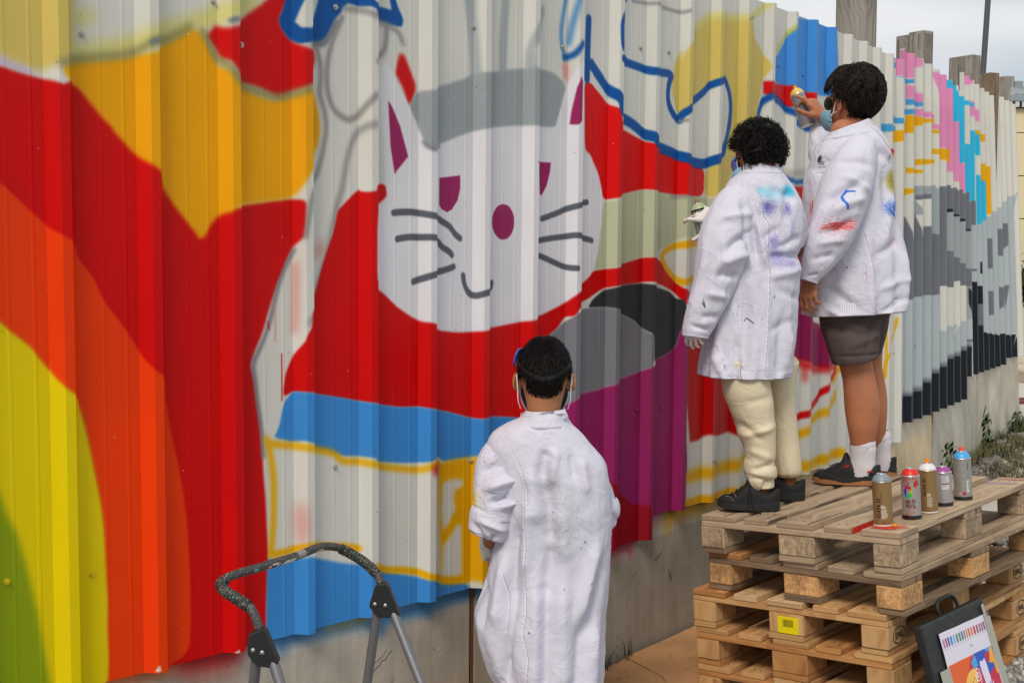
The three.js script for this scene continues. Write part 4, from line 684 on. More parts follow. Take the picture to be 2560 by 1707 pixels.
// hand: wrist at origin, fingers +y, palm +z, thumb +x. curl = angle per joint for index..little, spread
function handGeo(curls, thumb = [0.5, 0.5, 0.3], s = 1, mir = 1) {
  const bones = [], base = [[0.03, 0.086], [0.01, 0.091], [-0.0105, 0.087], [-0.029, 0.079]], len = [0.07, 0.077, 0.071, 0.056], spread = [0.12, 0.02, -0.07, -0.17];
  base.forEach(([x, y], n) => { let p = V(x, y, 0), a = 0, r = n === 3 ? 0.0076 : 0.0088; const c = curls[n]; [0.46, 0.31, 0.23].forEach((q, j) => { a += c[j]; const d = V(Math.sin(spread[n]) * Math.cos(a), Math.cos(spread[n]) * Math.cos(a), Math.sin(a)); const e = p.clone().addScaledVector(d, len[n] * q); bones.push([p, e, r, r - 0.0009]); r -= 0.0009; p = e; }); });
  const palm = [[V(0.006, 0.004, 0), V(0.028, 0.08, 0), 0.019, 0.0125], [V(0, 0, 0), V(0.009, 0.086, 0.001), 0.02, 0.0125], [V(-0.006, 0.0, 0), V(-0.011, 0.083, 0.001), 0.019, 0.012], [V(-0.012, 0.004, 0), V(-0.027, 0.074, 0.002), 0.017, 0.0115], [V(0.01, 0.02, 0.008), V(0.03, 0.045, 0.01), 0.017, 0.014]];
  let p = V(0.026, 0.026, 0.006), a = thumb[0], b = thumb[1]; const th = []; [0.042, 0.032, 0.026].forEach((l, j) => { const d = V(Math.sin(a) * Math.cos(b), Math.cos(a) * Math.cos(b), Math.sin(b)), e = p.clone().addScaledVector(d, l); th.push([p, e, 0.0125 - j * 0.0013, 0.0112 - j * 0.0013]); p = e; a -= thumb[2]; });
  const f = (x, y, z) => { let d = 1; for (const q of palm) d = smin(d, cap(x, y, z * 1.15, ...q), 0.012); for (let n = 0; n < 12; n += 3) { let e = 1; for (let j = 0; j < 3; j++) e = smin(e, cap(x, y, z, ...bones[n + j]), 0.004); d = smin(d, e, 0.005); } let e = 1; for (const q of th) e = smin(e, cap(x, y, z, ...q), 0.005); d = smin(d, e, 0.009); return smin(d, cap(x, y, z, V(0, 0.01, 0), V(0, -0.07, 0), 0.021, 0.024), 0.014); };
  const g = surf(f, [-0.075, -0.1, -0.075], [0.12, 0.18, 0.12], 0.0036); g.scale(s * mir, s, s);
  if (mir < 0) { const i = g.index.array; for (let q = 0; q < i.length; q += 3) { const t = i[q]; i[q] = i[q + 1]; i[q + 1] = t; } }
  return g;
}
const skinMap = dataTex(256, 256, (u, v, i, j) => { const f = 0.93 + 0.14 * (fbm(i * 0.03, j * 0.03, 4) - 0.5) + 0.05 * (hash(i, j) - 0.5) + 0.03; const b = (fbm(i * 0.02 + 50, j * 0.02, 3) - 0.5) * 0.1; return [255 * Math.min(1, f + b), 250 * f, 247 * (f - b * 0.4)]; });
const skin = (c) => new THREE.MeshPhysicalMaterial({ color: c, map: skinMap, roughness: 0.55, specularIntensity: 0.5, sheen: 0.25, sheenColor: new THREE.Color(c), sheenRoughness: 0.6 });

// ---- clothes: lofts of elliptical rings. rows = [y, xLeft, xRight, depth, halfThickness, tilt] in photo positions at a given depth
function spline(rows, t) { // Catmull-Rom through rows, t in 0..1 by cumulative |dy|
  const n = rows.length, f = t * (n - 1), i = Math.min(n - 2, Math.floor(f)), q = f - i, R = (k) => rows[clamp(k, 0, n - 1)];
  const a = R(i - 1), b = R(i), c = R(i + 1), d = R(i + 2); return b.map((_, k) => 0.5 * (2 * b[k] + (c[k] - a[k]) * q + (2 * a[k] - 5 * b[k] + 4 * c[k] - d[k]) * q * q + (3 * b[k] - a[k] - 3 * c[k] + d[k]) * q * q * q));
}
function segDist(x, y, s) { const [ax, ay, bx, by] = s, dx = bx - ax, dy = by - ay, t = clamp(((x - ax) * dx + (y - ay) * dy) / (dx * dx + dy * dy), 0, 1); return [Math.hypot(x - ax - dx * t, y - ay - dy * t), t]; }
function wrinkle(u, v, sd, sx, sy) { const n = fbm(u * sx + sd, v * sy + sd * 1.7, 3), r = 1 - Math.abs(2 * n - 1) * 2.2; return Math.max(0, r); }
function loft(rows, o = {}) {
  const NR = o.rings ?? 120, NA = o.around ?? 160, pos = [], uv = [], idx = [], P0 = [];
  const full = rows.map((r) => [r[0], r[1], r[2], r[3], r[4], r[5] ?? 0]);
  let vv = 0, prev = null;
  for (let j = 0; j <= NR; j++) {
    const [y, xl, xr, d, hz, tilt] = spline(full, j / NR), c = at((xl + xr) / 2, y, d), hx = ((xr - xl) / 2) * (d / 3200), K = d / 3200;
    if (prev) vv -= prev.distanceTo(c); prev = c;
    for (let i = 0; i <= NA; i++) {
      const a = -Math.PI / 2 + (i / NA) * 2 * Math.PI, ca = Math.cos(a), sa = Math.sin(a), e = o.pow ?? 0.92;
      let x = hx * Math.sign(ca) * Math.pow(Math.abs(ca), e), z = hz * Math.sign(sa) * Math.pow(Math.abs(sa), e);
      const px = (xl + xr) / 2 + x / K, w = j / NR; let n = 0;
      if (o.folds) for (const [x0, y0, x1, y1, wd, am] of o.folds) { if (sa < -0.15) continue; const [q, t] = segDist(px, y, [x0, y0, x1, y1]); if (q < wd * 3) n += am * (o.fs ?? 2.1) * Math.exp(-((q / wd) ** 2)) * Math.min(1, 4 * t + 0.25, 4 * (1 - t) + 0.25); }
      if (o.drape) n += o.drape(a, w, y) ;
      if (o.wr) { const [amp, sx, sy, sd] = o.wr; n += amp * (wrinkle(a * 1.6 + y * 0.004, y * 0.012, sd, sx, sy) - 0.35) + amp * 0.6 * (wrinkle(a * 2.2 - y * 0.006, y * 0.02, sd + 9, sx * 1.4, sy * 1.2) - 0.3); n += amp * 0.8 * (fbm(a * 3 + sd, y * 0.02, 3) - 0.5); }
      const l = Math.hypot(ca / hx, sa / hz), mx = ca / hx / l, mz = sa / hz / l; x += mx * n; z += mz * n;
      pos.push(c.x + x, c.y - tilt * (ca) * 1, c.z + z); uv.push(i / NA, vv);
    }
  }
  if (o.hem) { // turn the lower edge in
    const L0 = pos.length / 3 - (NA + 1); for (const [s, dy] of [[0.985, -0.004], [0.95, 0.004], [0.93, 0.05]]) { let cx = 0, cz = 0; for (let i = 0; i <= NA; i++) { cx += pos[(L0 + i) * 3] / (NA + 1); cz += pos[(L0 + i) * 3 + 2] / (NA + 1); } for (let i = 0; i <= NA; i++) { const b = (L0 + i) * 3; pos.push(cx + (pos[b] - cx) * s, pos[b + 1] + dy, cz + (pos[b + 2] - cz) * s); uv.push(i / NA, vv - 0.01); } }
  }
  const R = pos.length / 3 / (NA + 1) - 1; for (let j = 0; j < R; j++) for (let i = 0; i < NA; i++) { const p = j * (NA + 1) + i; idx.push(p, p + 1, p + NA + 1, p + 1, p + NA + 2, p + NA + 1); }
  const g = new THREE.BufferGeometry(); g.setAttribute('position', new THREE.Float32BufferAttribute(pos, 3)); g.setAttribute('uv', new THREE.Float32BufferAttribute(uv, 2)); g.setIndex(idx); g.computeVertexNormals();
  const N = g.attributes.normal; for (let j = 0; j <= R; j++) { const p = j * (NA + 1), q = p + NA, s = V(N.getX(p) + N.getX(q), N.getY(p) + N.getY(q), N.getZ(p) + N.getZ(q)).normalize(); N.setXYZ(p, s.x, s.y, s.z); N.setXYZ(q, s.x, s.y, s.z); }
  g.userData.vmin = vv; g.userData.rows = full; return g;
}
// loft's own texture coordinates for a photo position on its camera side
function onLoft(rows, vTotal, x, y) {
  let lo = 0, hi = 1; for (let k = 0; k < 30; k++) { const m = (lo + hi) / 2; spline(rows, m)[0] < y ? (lo = m) : (hi = m); }
  const r = spline(rows, lo), c = clamp((x - (r[1] + r[2]) / 2) / ((r[2] - r[1]) / 2), -0.999, 0.999), a = Math.acos(Math.sign(c) * Math.pow(Math.abs(c), 1 / 0.92)); return [(a + Math.PI / 2) / (2 * Math.PI), lo];
}
// tube-like sleeve or trouser leg along points [x, y, depth, halfWidthPx, thicknessRatio]
function sleeve(pts, o = {}) {
  const NR = o.rings ?? 70, NA = o.around ?? 64, pos = [], uv = [], idx = []; let prev = null, len = 0, head0 = 0; const C = [];
  for (let j = 0; j <= NR; j++) { const r = spline(pts, j / NR); C.push([at(r[0], r[1], r[2]), r[3] * (r[2] / 3200), r[4] ?? 1, r]); }
  for (let j = 0; j <= NR; j++) {
    const [c, rad, tr, r] = C[j], t = C[Math.min(NR, j + 1)][0].clone().sub(C[Math.max(0, j - 1)][0]).normalize(), e1 = V(0, 0, 1).cross(t); if (e1.lengthSq() < 1e-4) e1.set(1, 0, 0); e1.normalize(); const e2 = t.clone().cross(e1).normalize(); if (e2.z < 0) e2.negate(); if (e1.x < 0) e1.negate();
    if (prev) len += prev.distanceTo(c); prev = c;
    for (let i = 0; i <= NA; i++) {
      const a = -Math.PI / 2 + (i / NA) * 2 * Math.PI, w = j / NR; let n = 0;
      if (o.wr) { const [amp, sx, sy, sd] = o.wr, k = o.bend ? 0.35 + 1.3 * Math.exp(-(((w - o.bend) / 0.22) ** 2)) : 1; n += k * amp * (wrinkle(Math.cos(a) * 1.2 + 3, len * 6 + Math.sin(a) * 0.9, sd, sx, sy) - 0.3) + amp * 0.7 * (fbm(Math.cos(a) * 2 + sd, len * 9 + Math.sin(a), 3) - 0.5); }
      if (o.folds) for (const [x0, y0, x1, y1, wd, am] of o.folds) { if (Math.sin(a) < -0.1) continue; const K = r[2] / 3200, px = r[0] + (Math.cos(a) * rad * e1.x) / K, py = r[1] - (Math.cos(a) * rad * e1.y) / K; const [q, tt] = segDist(px, py, [x0, y0, x1, y1]); if (q < wd * 3) n += am * (o.fs ?? 2.1) * Math.exp(-((q / wd) ** 2)) * Math.min(1, 4 * tt + 0.25, 4 * (1 - tt) + 0.25); }
      if (o.rib) n += o.rib(a, w);
      const p = c.clone().addScaledVector(e1, Math.cos(a) * (rad + n)).addScaledVector(e2, Math.sin(a) * (rad * tr + n)); pos.push(p.x, p.y, p.z); uv.push(i / NA, -len);
    }
  }
  { const n0 = NA + 1, c = C[0][0], t = C[1][0].clone().sub(c).normalize(), rad = C[0][1], pre = [], pu = []; for (const [q, dd] of [[0.01, -0.5], [0.45, -0.44], [0.8, -0.27]]) for (let i = 0; i < n0; i++) { const b = i * 3; pre.push(c.x + (pos[b] - c.x) * q + t.x * dd * rad, c.y + (pos[b + 1] - c.y) * q + t.y * dd * rad, c.z + (pos[b + 2] - c.z) * q + t.z * dd * rad); pu.push(i / NA, 0); } pos.unshift(...pre); uv.unshift(...pu); }
  if (o.lip !== false) { const L0 = pos.length / 3 - (NA + 1), c = C[NR][0]; const t = C[NR][0].clone().sub(C[NR - 1][0]).normalize(); for (const [s, dd] of [[0.97, 0.003], [0.9, 0.0], [0.86, -0.04]]) for (let i = 0; i <= NA; i++) { const b = (L0 + i) * 3; pos.push(c.x + (pos[b] - c.x) * s + t.x * dd, c.y + (pos[b + 1] - c.y) * s + t.y * dd, c.z + (pos[b + 2] - c.z) * s + t.z * dd); uv.push(i / NA, -len - 0.01); } }
  const R = pos.length / 3 / (NA + 1) - 1; for (let j = 0; j < R; j++) for (let i = 0; i < NA; i++) { const p = j * (NA + 1) + i; idx.push(p, p + 1, p + NA + 1, p + 1, p + NA + 2, p + NA + 1); }
  const g = new THREE.BufferGeometry(); g.setAttribute('position', new THREE.Float32BufferAttribute(pos, 3)); g.setAttribute('uv', new THREE.Float32BufferAttribute(uv, 2)); g.setIndex(idx); g.computeVertexNormals();
  const N = g.attributes.normal; for (let j = 0; j <= R; j++) { const p = j * (NA + 1), q = p + NA, s = V(N.getX(p) + N.getX(q), N.getY(p) + N.getY(q), N.getZ(p) + N.getZ(q)).normalize(); N.setXYZ(p, s.x, s.y, s.z); N.setXYZ(q, s.x, s.y, s.z); }
  return g;
}
// cloth textures: a painted coat canvas over one loft
function coatTex(w, h, rows, vT, draw, tint = [207, 206, 220]) {
  return canvasTex(w, h, (x) => {
    x.fillStyle = `rgb(${tint.join()})`; x.fillRect(0, 0, w, h);
    const pt = (px, py) => { const [u, t] = onLoft(rows, vT, px, py); return [u * w, t * h]; };
    const api = {
      blot(px, py, r, c, a, n = 1) { for (let k = 0; k < n; k++) { const [X, Y] = pt(px + rr(-r, r) * (n > 1 ? 1 : 0), py + rr(-r, r) * (n > 1 ? 1 : 0)); const [X2] = pt(px + r, py), R = Math.max(3, Math.abs(X2 - X)) * (n > 1 ? rr(0.3, 0.8) : 1); const g = x.createRadialGradient(X, Y, 0, X, Y, R); g.addColorStop(0, c.replace('A', a)); g.addColorStop(0.5, c.replace('A', a * 0.55)); g.addColorStop(1, c.replace('A', 0)); x.fillStyle = g; x.fillRect(X - R, Y - R, 2 * R, 2 * R); } },
      mist(px, py, r, c, a, n, ry = r) { for (let k = 0; k < n; k++) { const q = Math.sqrt(-2 * Math.log(rnd() + 1e-6)) * 0.5, th = rnd() * 6.283, [X, Y] = pt(px + q * r * Math.cos(th), py + q * ry * Math.sin(th)); x.fillStyle = c.replace('A', a * rr(0.4, 1)); x.beginPath(); x.arc(X, Y, rr(0.5, 1.5), 0, 7); x.fill(); } },
      line(p, c, wd, a = 1, dash) { x.strokeStyle = c.replace('A', a); x.lineWidth = wd; x.lineCap = dash ? 'butt' : 'round'; x.setLineDash(dash ?? []); x.beginPath(); p.forEach(([a, b], k) => { const q = pt(a, b); k ? x.lineTo(...q) : x.moveTo(...q); }); x.stroke(); x.setLineDash([]); },
      seam(p, wd = 3) { this.line(p, 'rgba(150,148,166,A)', wd, 0.45); x.save(); x.translate(wd * 0.9, 0); this.line(p, 'rgba(245,245,250,A)', wd * 0.9, 0.8, [wd * 1.6, wd * 1.1]); x.restore(); },
      text(s, px, py, size, c) { const [X, Y] = pt(px, py); x.fillStyle = c; x.font = `bold ${size}px serif`; x.textAlign = 'center'; x.save(); x.translate(X, Y); x.scale(-1, 1); x.fillText(s, 0, 0); x.restore(); }, ctx: x, pt,
    };
    draw(api);
    const im = x.getImageData(0, 0, w, h), d = im.data; for (let j = 0; j < h; j++) for (let i = 0; i < w; i++) { const o = (j * w + i) * 4, f = 1 + (fbm(i * 0.02, j * 0.02, 3) - 0.5) * 0.06 + (hash(i, j) - 0.5) * 0.035; d[o] *= f; d[o + 1] *= f; d[o + 2] *= f; } x.putImageData(im, 0, 0);
  });
}
const clothBump = canvasTex(1024, 1024, (x) => {
  x.fillStyle = '#808080'; x.fillRect(0, 0, 1024, 1024); x.lineCap = 'round';
  for (let k = 0; k < 420; k++) {
    const X = rnd() * 1024, Y = rnd() * 1024, a = rnd() < 0.6 ? rr(-0.5, 0.5) + 1.57 : rr(0, 3.14), l = rr(30, 170), bend = rr(-0.5, 0.5), w = rr(3, 16), up = rnd() < 0.55; x.filter = `blur(${(w * 0.42).toFixed(1)}px)`; x.globalAlpha = rr(0.2, 0.6); x.strokeStyle = up ? '#fff' : '#000'; x.lineWidth = w;
    for (const ox of [0, 1024, -1024]) for (const oy of [0, 1024, -1024]) { if (Math.abs(X + ox - 512) > 700 || Math.abs(Y + oy - 512) > 700) continue; x.beginPath(); x.moveTo(X + ox, Y + oy); x.quadraticCurveTo(X + ox + Math.cos(a + bend) * l * 0.5, Y + oy + Math.sin(a + bend) * l * 0.5, X + ox + Math.cos(a) * l, Y + oy + Math.sin(a) * l); x.stroke(); }
  }
  x.filter = 'none'; x.globalAlpha = 1;
}, { srgb: false });
clothBump.wrapS = clothBump.wrapT = THREE.RepeatWrapping;
function cloth(o, rep = [1.6, 1.9]) { const b = clothBump.clone(); b.needsUpdate = true; b.repeat.set(...rep); return new THREE.MeshPhysicalMaterial({ roughness: 0.88, specularIntensity: 0.3, sheen: 0.15, sheenRoughness: 0.7, bumpMap: b, bumpScale: 0.0036, ...o }); }
const coatPlain = cloth({ color: new THREE.Color('#cfcedc') }, [0.6, 1.9]);
// for lofts the v coordinate is metres; canvases need it in 0..1
function normV(g) { const u = g.attributes.uv; let m = 0; for (let i = 0; i < u.count; i++) m = Math.min(m, u.getY(i)); for (let i = 0; i < u.count; i++) u.setY(i, 1 + u.getY(i) / -m * -1 * -1); return g; }
function loftUV01(g, NR, NA, extra) { const u = g.attributes.uv, rows = u.count / (NA + 1); for (let j = 0; j < rows; j++) for (let i = 0; i <= NA; i++) u.setXY(j * (NA + 1) + i, i / NA, 1 - Math.min(1, j / NR)); return g; }
// ---- hair: tapered strands
function strandMesh(list, seg, sides) { // list: [points[], r0]
  const pos = [], nor = [], idx = [], A = V(), B = V(), T = V();
  for (const [p, r0] of list) {
    const s0 = pos.length / 3, n = p.length;
    for (let j = 0; j < n; j++) {
      T.copy(p[Math.min(n - 1, j + 1)]).sub(p[Math.max(0, j - 1)]).normalize(); A.set(0.31, 0.87, 0.38).cross(T).normalize(); B.copy(T).cross(A); const r = r0 * (j === n - 1 ? 0.15 : 1 - (0.45 * j) / n);
      for (let i = 0; i < sides; i++) { const a = (i / sides) * 6.2832, cx = Math.cos(a), sx = Math.sin(a); const nx = A.x * cx + B.x * sx, ny = A.y * cx + B.y * sx, nz = A.z * cx + B.z * sx; pos.push(p[j].x + nx * r, p[j].y + ny * r, p[j].z + nz * r); nor.push(nx, ny, nz); }
    }
    for (let j = 0; j + 1 < n; j++) for (let i = 0; i < sides; i++) { const a = s0 + j * sides + i, b = s0 + j * sides + ((i + 1) % sides); idx.push(a, b, a + sides, b, b + sides, a + sides); }
  }
  const g = new THREE.BufferGeometry(); g.setAttribute('position', new THREE.Float32BufferAttribute(pos, 3)); g.setAttribute('normal', new THREE.Float32BufferAttribute(nor, 3)); g.setAttribute('uv', new THREE.Float32BufferAttribute(new Float32Array((pos.length / 3) * 2), 2)); g.setIndex(idx); return g;
}
const hairMat = (c) => new THREE.MeshPhysicalMaterial({ color: c, roughness: 0.48, specularIntensity: 0.45 });
function sphereDir() { const z = rr(-1, 1), t = rr(0, 6.2832), s = Math.sqrt(1 - z * z); return V(s * Math.cos(t), z, s * Math.sin(t)); }
function mergeHair(list) { return mergeGeometries(list.map((g) => { for (const k of Object.keys(g.attributes)) if (!['position', 'normal', 'uv'].includes(k)) g.deleteAttribute(k); return g; })); }
// ---------------------------------------------------------------- people
const mergeBody = (list) => mergeGeometries(list.map((g) => { for (const k of Object.keys(g.attributes)) if (!['position', 'normal', 'uv'].includes(k)) g.deleteAttribute(k); return g; }));
function moved(g, m) { g.applyMatrix4(m); return g; }
function rel(o, g) { g.translate(-o.position.x, -o.position.y, -o.position.z); return g; }
function person(label, base) { return thing('person', label, 'person', [base.x, base.y, base.z]); }
const addTo = (o, name, g, m, par = o, label) => part(name, rel(o, g), m, par, label);
// hand pose from directions: finger direction, palm normal, wrist position
function handAt(g, wrist, fdir, palm) { const y = fdir.clone().normalize(), x = y.clone().cross(palm).normalize(), z = x.clone().cross(y).normalize(); return moved(g, new THREE.Matrix4().makeBasis(x, y, z).setPosition(wrist)); }
const C_SKIN = { a: 0xb07a55, b: 0x7a4a30, c: 0xb97b5b, leg: 0xa9694c };

// ============ the boy in front, seen from behind
{
  const D = 4.1, o = person('boy with short black hair in a long white coat, back turned, standing nearest the camera', V(0.14, 0.0, -4.1));
  const head = at(1361, 948, 4.135), hm = basis(head, V(0.03, -0.06, -1), V(0, 1, -0.06)).scale(V(1.06, 1.06, 1.06)), S = 1.0;
  const sh = [at(1262, 1128, 4.12), at(1436, 1150, 4.15)], el = [at(1236, 1318, 4.06), at(1488, 1290, 4.2)], wr = [at(1222, 1385, 3.98), at(1440, 1400, 4.3)], hip = [at(1300, 1480, 4.1), at(1420, 1480, 4.1)], kn = [V(hip[0].x - 0.02, 0.4, -4.08), V(hip[1].x + 0.02, 0.4, -4.08)], an = [V(hip[0].x - 0.02, 0.09, -4.1), V(hip[1].x + 0.03, 0.09, -4.1)];
  wr[0].z = -4.15; el[0].z = -4.06;
  const chest = at(1360, 1180, 4.12), belly = at(1362, 1400, 4.12), neck = at(1361, 1040, 4.12);
  const body = mergeBody([limbs([[neck, chest, 0.05, 0.1], [chest, belly, 0.11, 0.11], [sh[0], sh[1], 0.042, 0.042], [sh[0], el[0], 0.04, 0.034], [sh[1], el[1], 0.04, 0.034], [el[0], wr[0], 0.034, 0.026], [el[1], wr[1], 0.034, 0.026], [belly, hip[0], 0.1, 0.08], [belly, hip[1], 0.1, 0.08], [hip[0], kn[0], 0.075, 0.052], [hip[1], kn[1], 0.075, 0.052], [kn[0], an[0], 0.05, 0.034], [kn[1], an[1], 0.05, 0.034]]), moved(headGeo(S), hm)]);
  addTo(o, 'body', body, skin(C_SKIN.a));
  // gloved left hand, closed in front of the body
  addTo(o, 'glove', handAt(handGeo([[1.1, 1.0, 0.6], [1.15, 1.1, 0.6], [1.2, 1.1, 0.7], [1.2, 1.1, 0.7]], [0.7, 0.7, 0.4], 0.9, 1), wr[0].clone().add(V(-0.012, -0.004, -0.01)), V(-0.15, -0.62, -0.75), V(0.9, 0.1, -0.3)), std({ color: 0xdad6cf, roughness: 0.6 }), o);
  addTo(o, 'glove', handAt(handGeo([[1.1, 1.0, 0.6], [1.15, 1.1, 0.6], [1.2, 1.1, 0.7], [1.2, 1.1, 0.7]], [0.7, 0.7, 0.4], 0.9, -1), wr[1].clone().setZ(-4.28), V(-0.4, -0.3, -0.8), V(-0.8, 0, 0.3)), std({ color: 0xdad6cf, roughness: 0.6 }), o);
  addTo(o, 'glove_cuff', tube([wr[0].clone().add(V(-0.028, 0.012, 0.012)), wr[0].clone().add(V(-0.004, 0.004, 0.032)), wr[0].clone().add(V(0.022, 0.006, 0.016)), wr[0].clone().add(V(0.016, 0.016, -0.02)), wr[0].clone().add(V(-0.014, 0.018, -0.022))], 0.005, 40, 8, true), std({ color: 0xdad6cf, roughness: 0.6 }), o);
  // dark trousers under the coat
  for (const k of [0, 1]) addTo(o, 'trouser_leg', limbs([[hip[k], kn[k], 0.09, 0.068], [kn[k], an[k], 0.066, 0.058]], 0.03, 0.014), cloth({ color: 0x17171c }));
  // coat
  const rows = [[1030, 1316, 1410, D, 0.062], [1044, 1302, 1420, D, 0.072], [1060, 1264, 1432, D, 0.088], [1082, 1232, 1456, D, 0.1], [1112, 1216, 1480, D, 0.112], [1150, 1216, 1512, D, 0.122], [1200, 1224, 1524, D, 0.132], [1260, 1234, 1530, D, 0.138], [1310, 1238, 1531, D, 0.14], [1360, 1234, 1529, D, 0.142], [1420, 1219, 1526, D, 0.15], [1480, 1203, 1523, D, 0.16], [1540, 1182, 1515, D, 0.17], [1580, 1187, 1512, D, 0.175], [1625, 1200, 1511, D, 0.18], [1665, 1214, 1508, D, 0.184], [1700, 1232, 1506, D, 0.188], [1740, 1242, 1500, D, 0.19]];
  const folds = [[1368, 1110, 1345, 1185, 15, -0.010], [1385, 1105, 1375, 1200, 12, 0.008], [1326, 1150, 1350, 1290, 22, 0.012], [1352, 1180, 1382, 1340, 24, -0.014], [1380, 1330, 1362, 1470, 22, -0.012], [1392, 1250, 1405, 1380, 20, 0.010], [1318, 1230, 1312, 1420, 14, 0.011], [1290, 1290, 1268, 1500, 14, -0.012], [1262, 1380, 1236, 1540, 14, 0.011], [1296, 1420, 1262, 1620, 12, -0.009], [1340, 1400, 1335, 1700, 18, 0.008], [1362, 1450, 1358, 1700, 14, -0.009], [1400, 1420, 1412, 1700, 22, 0.010], [1492, 1330, 1440, 1520, 14, 0.010], [1506, 1380, 1462, 1560, 12, -0.012], [1452, 1520, 1440, 1700, 16, -0.011], [1482, 1540, 1476, 1700, 14, 0.010], [1425, 1120, 1436, 1180, 10, -0.006], [1450, 1130, 1462, 1220, 12, 0.006], [1270, 1600, 1250, 1690, 10, -0.008], [1215, 1450, 1200, 1560, 10, -0.007]];
  const NR = 170, NA = 200, g = loft(rows, { rings: NR, around: NA, folds, wr: [0.0022, 1.2, 1.0, 3], drape: (a, w) => 0.007 * sstep(0.45, 1, w) * Math.sin(a * 7 + 1.5 + w) + 0.006 * sstep(0.5, 1, w) * Math.sin(a * 13 + 2), hem: true });
  loftUV01(g, NR, NA);
  const map = coatTex(1400, 1100, rows, 1, (t) => {
    t.seam([[1313, 1238], [1316, 1300], [1312, 1400], [1315, 1500], [1320, 1600], [1318, 1735]], 4); t.seam([[1262, 1066], [1276, 1100], [1300, 1150], [1318, 1200], [1322, 1240]], 4); t.seam([[1480, 1112], [1504, 1160], [1514, 1230], [1516, 1300]], 4);
    t.seam([[1262, 1410], [1268, 1520], [1274, 1600], [1280, 1690]], 3); t.seam([[1215, 1428], [1258, 1438]], 2.5); t.seam([[1226, 1585], [1274, 1580]], 2.5); t.seam([[1222, 1480], [1220, 1560], [1232, 1588]], 2.5); t.seam([[1500, 1420], [1488, 1560], [1478, 1700]], 3);
    t.line([[1316, 1046], [1350, 1034], [1400, 1032]], 'rgba(140,138,156,A)', 2, 0.5);
    t.mist(1418, 1285, 60, 'rgba(120,136,128,A)', 0.3, 4200, 75); t.mist(1372, 1170, 24, 'rgba(130,140,140,A)', 0.25, 1100, 46); t.mist(1400, 1200, 70, 'rgba(140,150,146,A)', 0.18, 2000, 60);
    t.mist(1395, 1330, 34, 'rgba(110,128,116,A)', 0.2, 700, 40);
    for (const [x, y] of [[1458, 1332], [1471, 1428], [1466, 1430], [1320, 1541], [1312, 1300], [1380, 1260], [1449, 1345], [1406, 1440]]) t.blot(x, y, 2.2, 'rgba(50,50,70,A)', 0.8);
    t.blot(1321, 1541, 3, 'rgba(30,60,140,A)', 0.9); t.blot(1459, 1331, 2.5, 'rgba(190,70,40,A)', 0.8);
  });
  const coatM = cloth({ map }), coat = addTo(o, 'coat', g, coatM);
  // collar: a stand with a fold at the right
  const cg = loft([[1022, 1320, 1408, D, 0.066, -0.004], [1027, 1315, 1411, D, 0.07, -0.004], [1036, 1308, 1415, D, 0.076, -0.003], [1048, 1298, 1421, D, 0.084], [1060, 1284, 1430, D, 0.092], [1072, 1300, 1420, D, 0.075]], { rings: 24, around: 90, wr: [0.003, 1.5, 1.5, 8], folds: [[1345, 1032, 1390, 1024, 4, -0.006], [1400, 1022, 1412, 1044, 6, 0.008], [1372, 1020, 1400, 1030, 4, 0.006]], drape: (a, w) => (Math.sin(a) > 0 ? -0.004 * Math.cos(a) : 0), hem: true });
  addTo(o, 'collar', cg, coatPlain, coat);
  // left sleeve with rolled cuff, right sleeve mostly hidden
  const sl = sleeve([[1272, 1116, 4.1, 38, 0.9], [1258, 1136, 4.1, 52, 0.95], [1246, 1166, 4.08, 57, 1], [1240, 1210, 4.06, 56, 1], [1238, 1250, 4.05, 55, 1], [1236, 1300, 4.04, 50, 1]], { wr: [0.004, 1.3, 1.3, 21], bend: 0.75, lip: false, folds: [[1200, 1190, 1285, 1150, 10, -0.010], [1215, 1225, 1300, 1200, 9, 0.012], [1228, 1255, 1300, 1232, 8, -0.012], [1248, 1268, 1312, 1240, 9, 0.012], [1250, 1130, 1272, 1160, 8, -0.006]] });
  const slMap = canvasTex(512, 512, (x) => { x.fillStyle = '#cfcedc'; x.fillRect(0, 0, 512, 512); const gr = (X, Y, R, a) => { const q = x.createRadialGradient(X, Y, 0, X, Y, R); q.addColorStop(0, `rgba(226,200,60,${a})`); q.addColorStop(0.6, `rgba(230,210,110,${a * 0.5})`); q.addColorStop(1, 'rgba(230,215,140,0)'); x.fillStyle = q; x.fillRect(X - R, Y - R, 2 * R, 2 * R); }; gr(395, 380, 70, 0.75); gr(375, 410, 80, 0.5); gr(352, 350, 60, 0.35); for (let k = 0; k < 40; k++) { x.fillStyle = 'rgba(120,70,90,0.6)'; x.beginPath(); x.arc(300 + rr(-30, 60), 150 + rr(-40, 40), rr(0.6, 2.4), 0, 7); x.fill(); } });
  { const u = sl.attributes.uv; let m = 0; for (let i = 0; i < u.count; i++) m = Math.min(m, u.getY(i)); for (let i = 0; i < u.count; i++) u.setY(i, 1 - u.getY(i) / m); }
  addTo(o, 'sleeve', sl, cloth({ map: slMap }, [0.6, 0.8]), coat);
  const cuff = sleeve([[1232, 1272, 4.05, 51, 0.95], [1231, 1278, 4.05, 57, 1], [1229, 1300, 4.05, 58, 1], [1224, 1328, 4.05, 54, 1], [1221, 1338, 4.05, 47, 1]], { rings: 30, wr: [0.004, 1.6, 1.6, 41], folds: [[1185, 1300, 1215, 1345, 7, -0.008], [1200, 1290, 1270, 1320, 8, 0.006], [1225, 1345, 1240, 1325, 6, -0.008]] });
  addTo(o, 'cuff', cuff, coatPlain, coat);
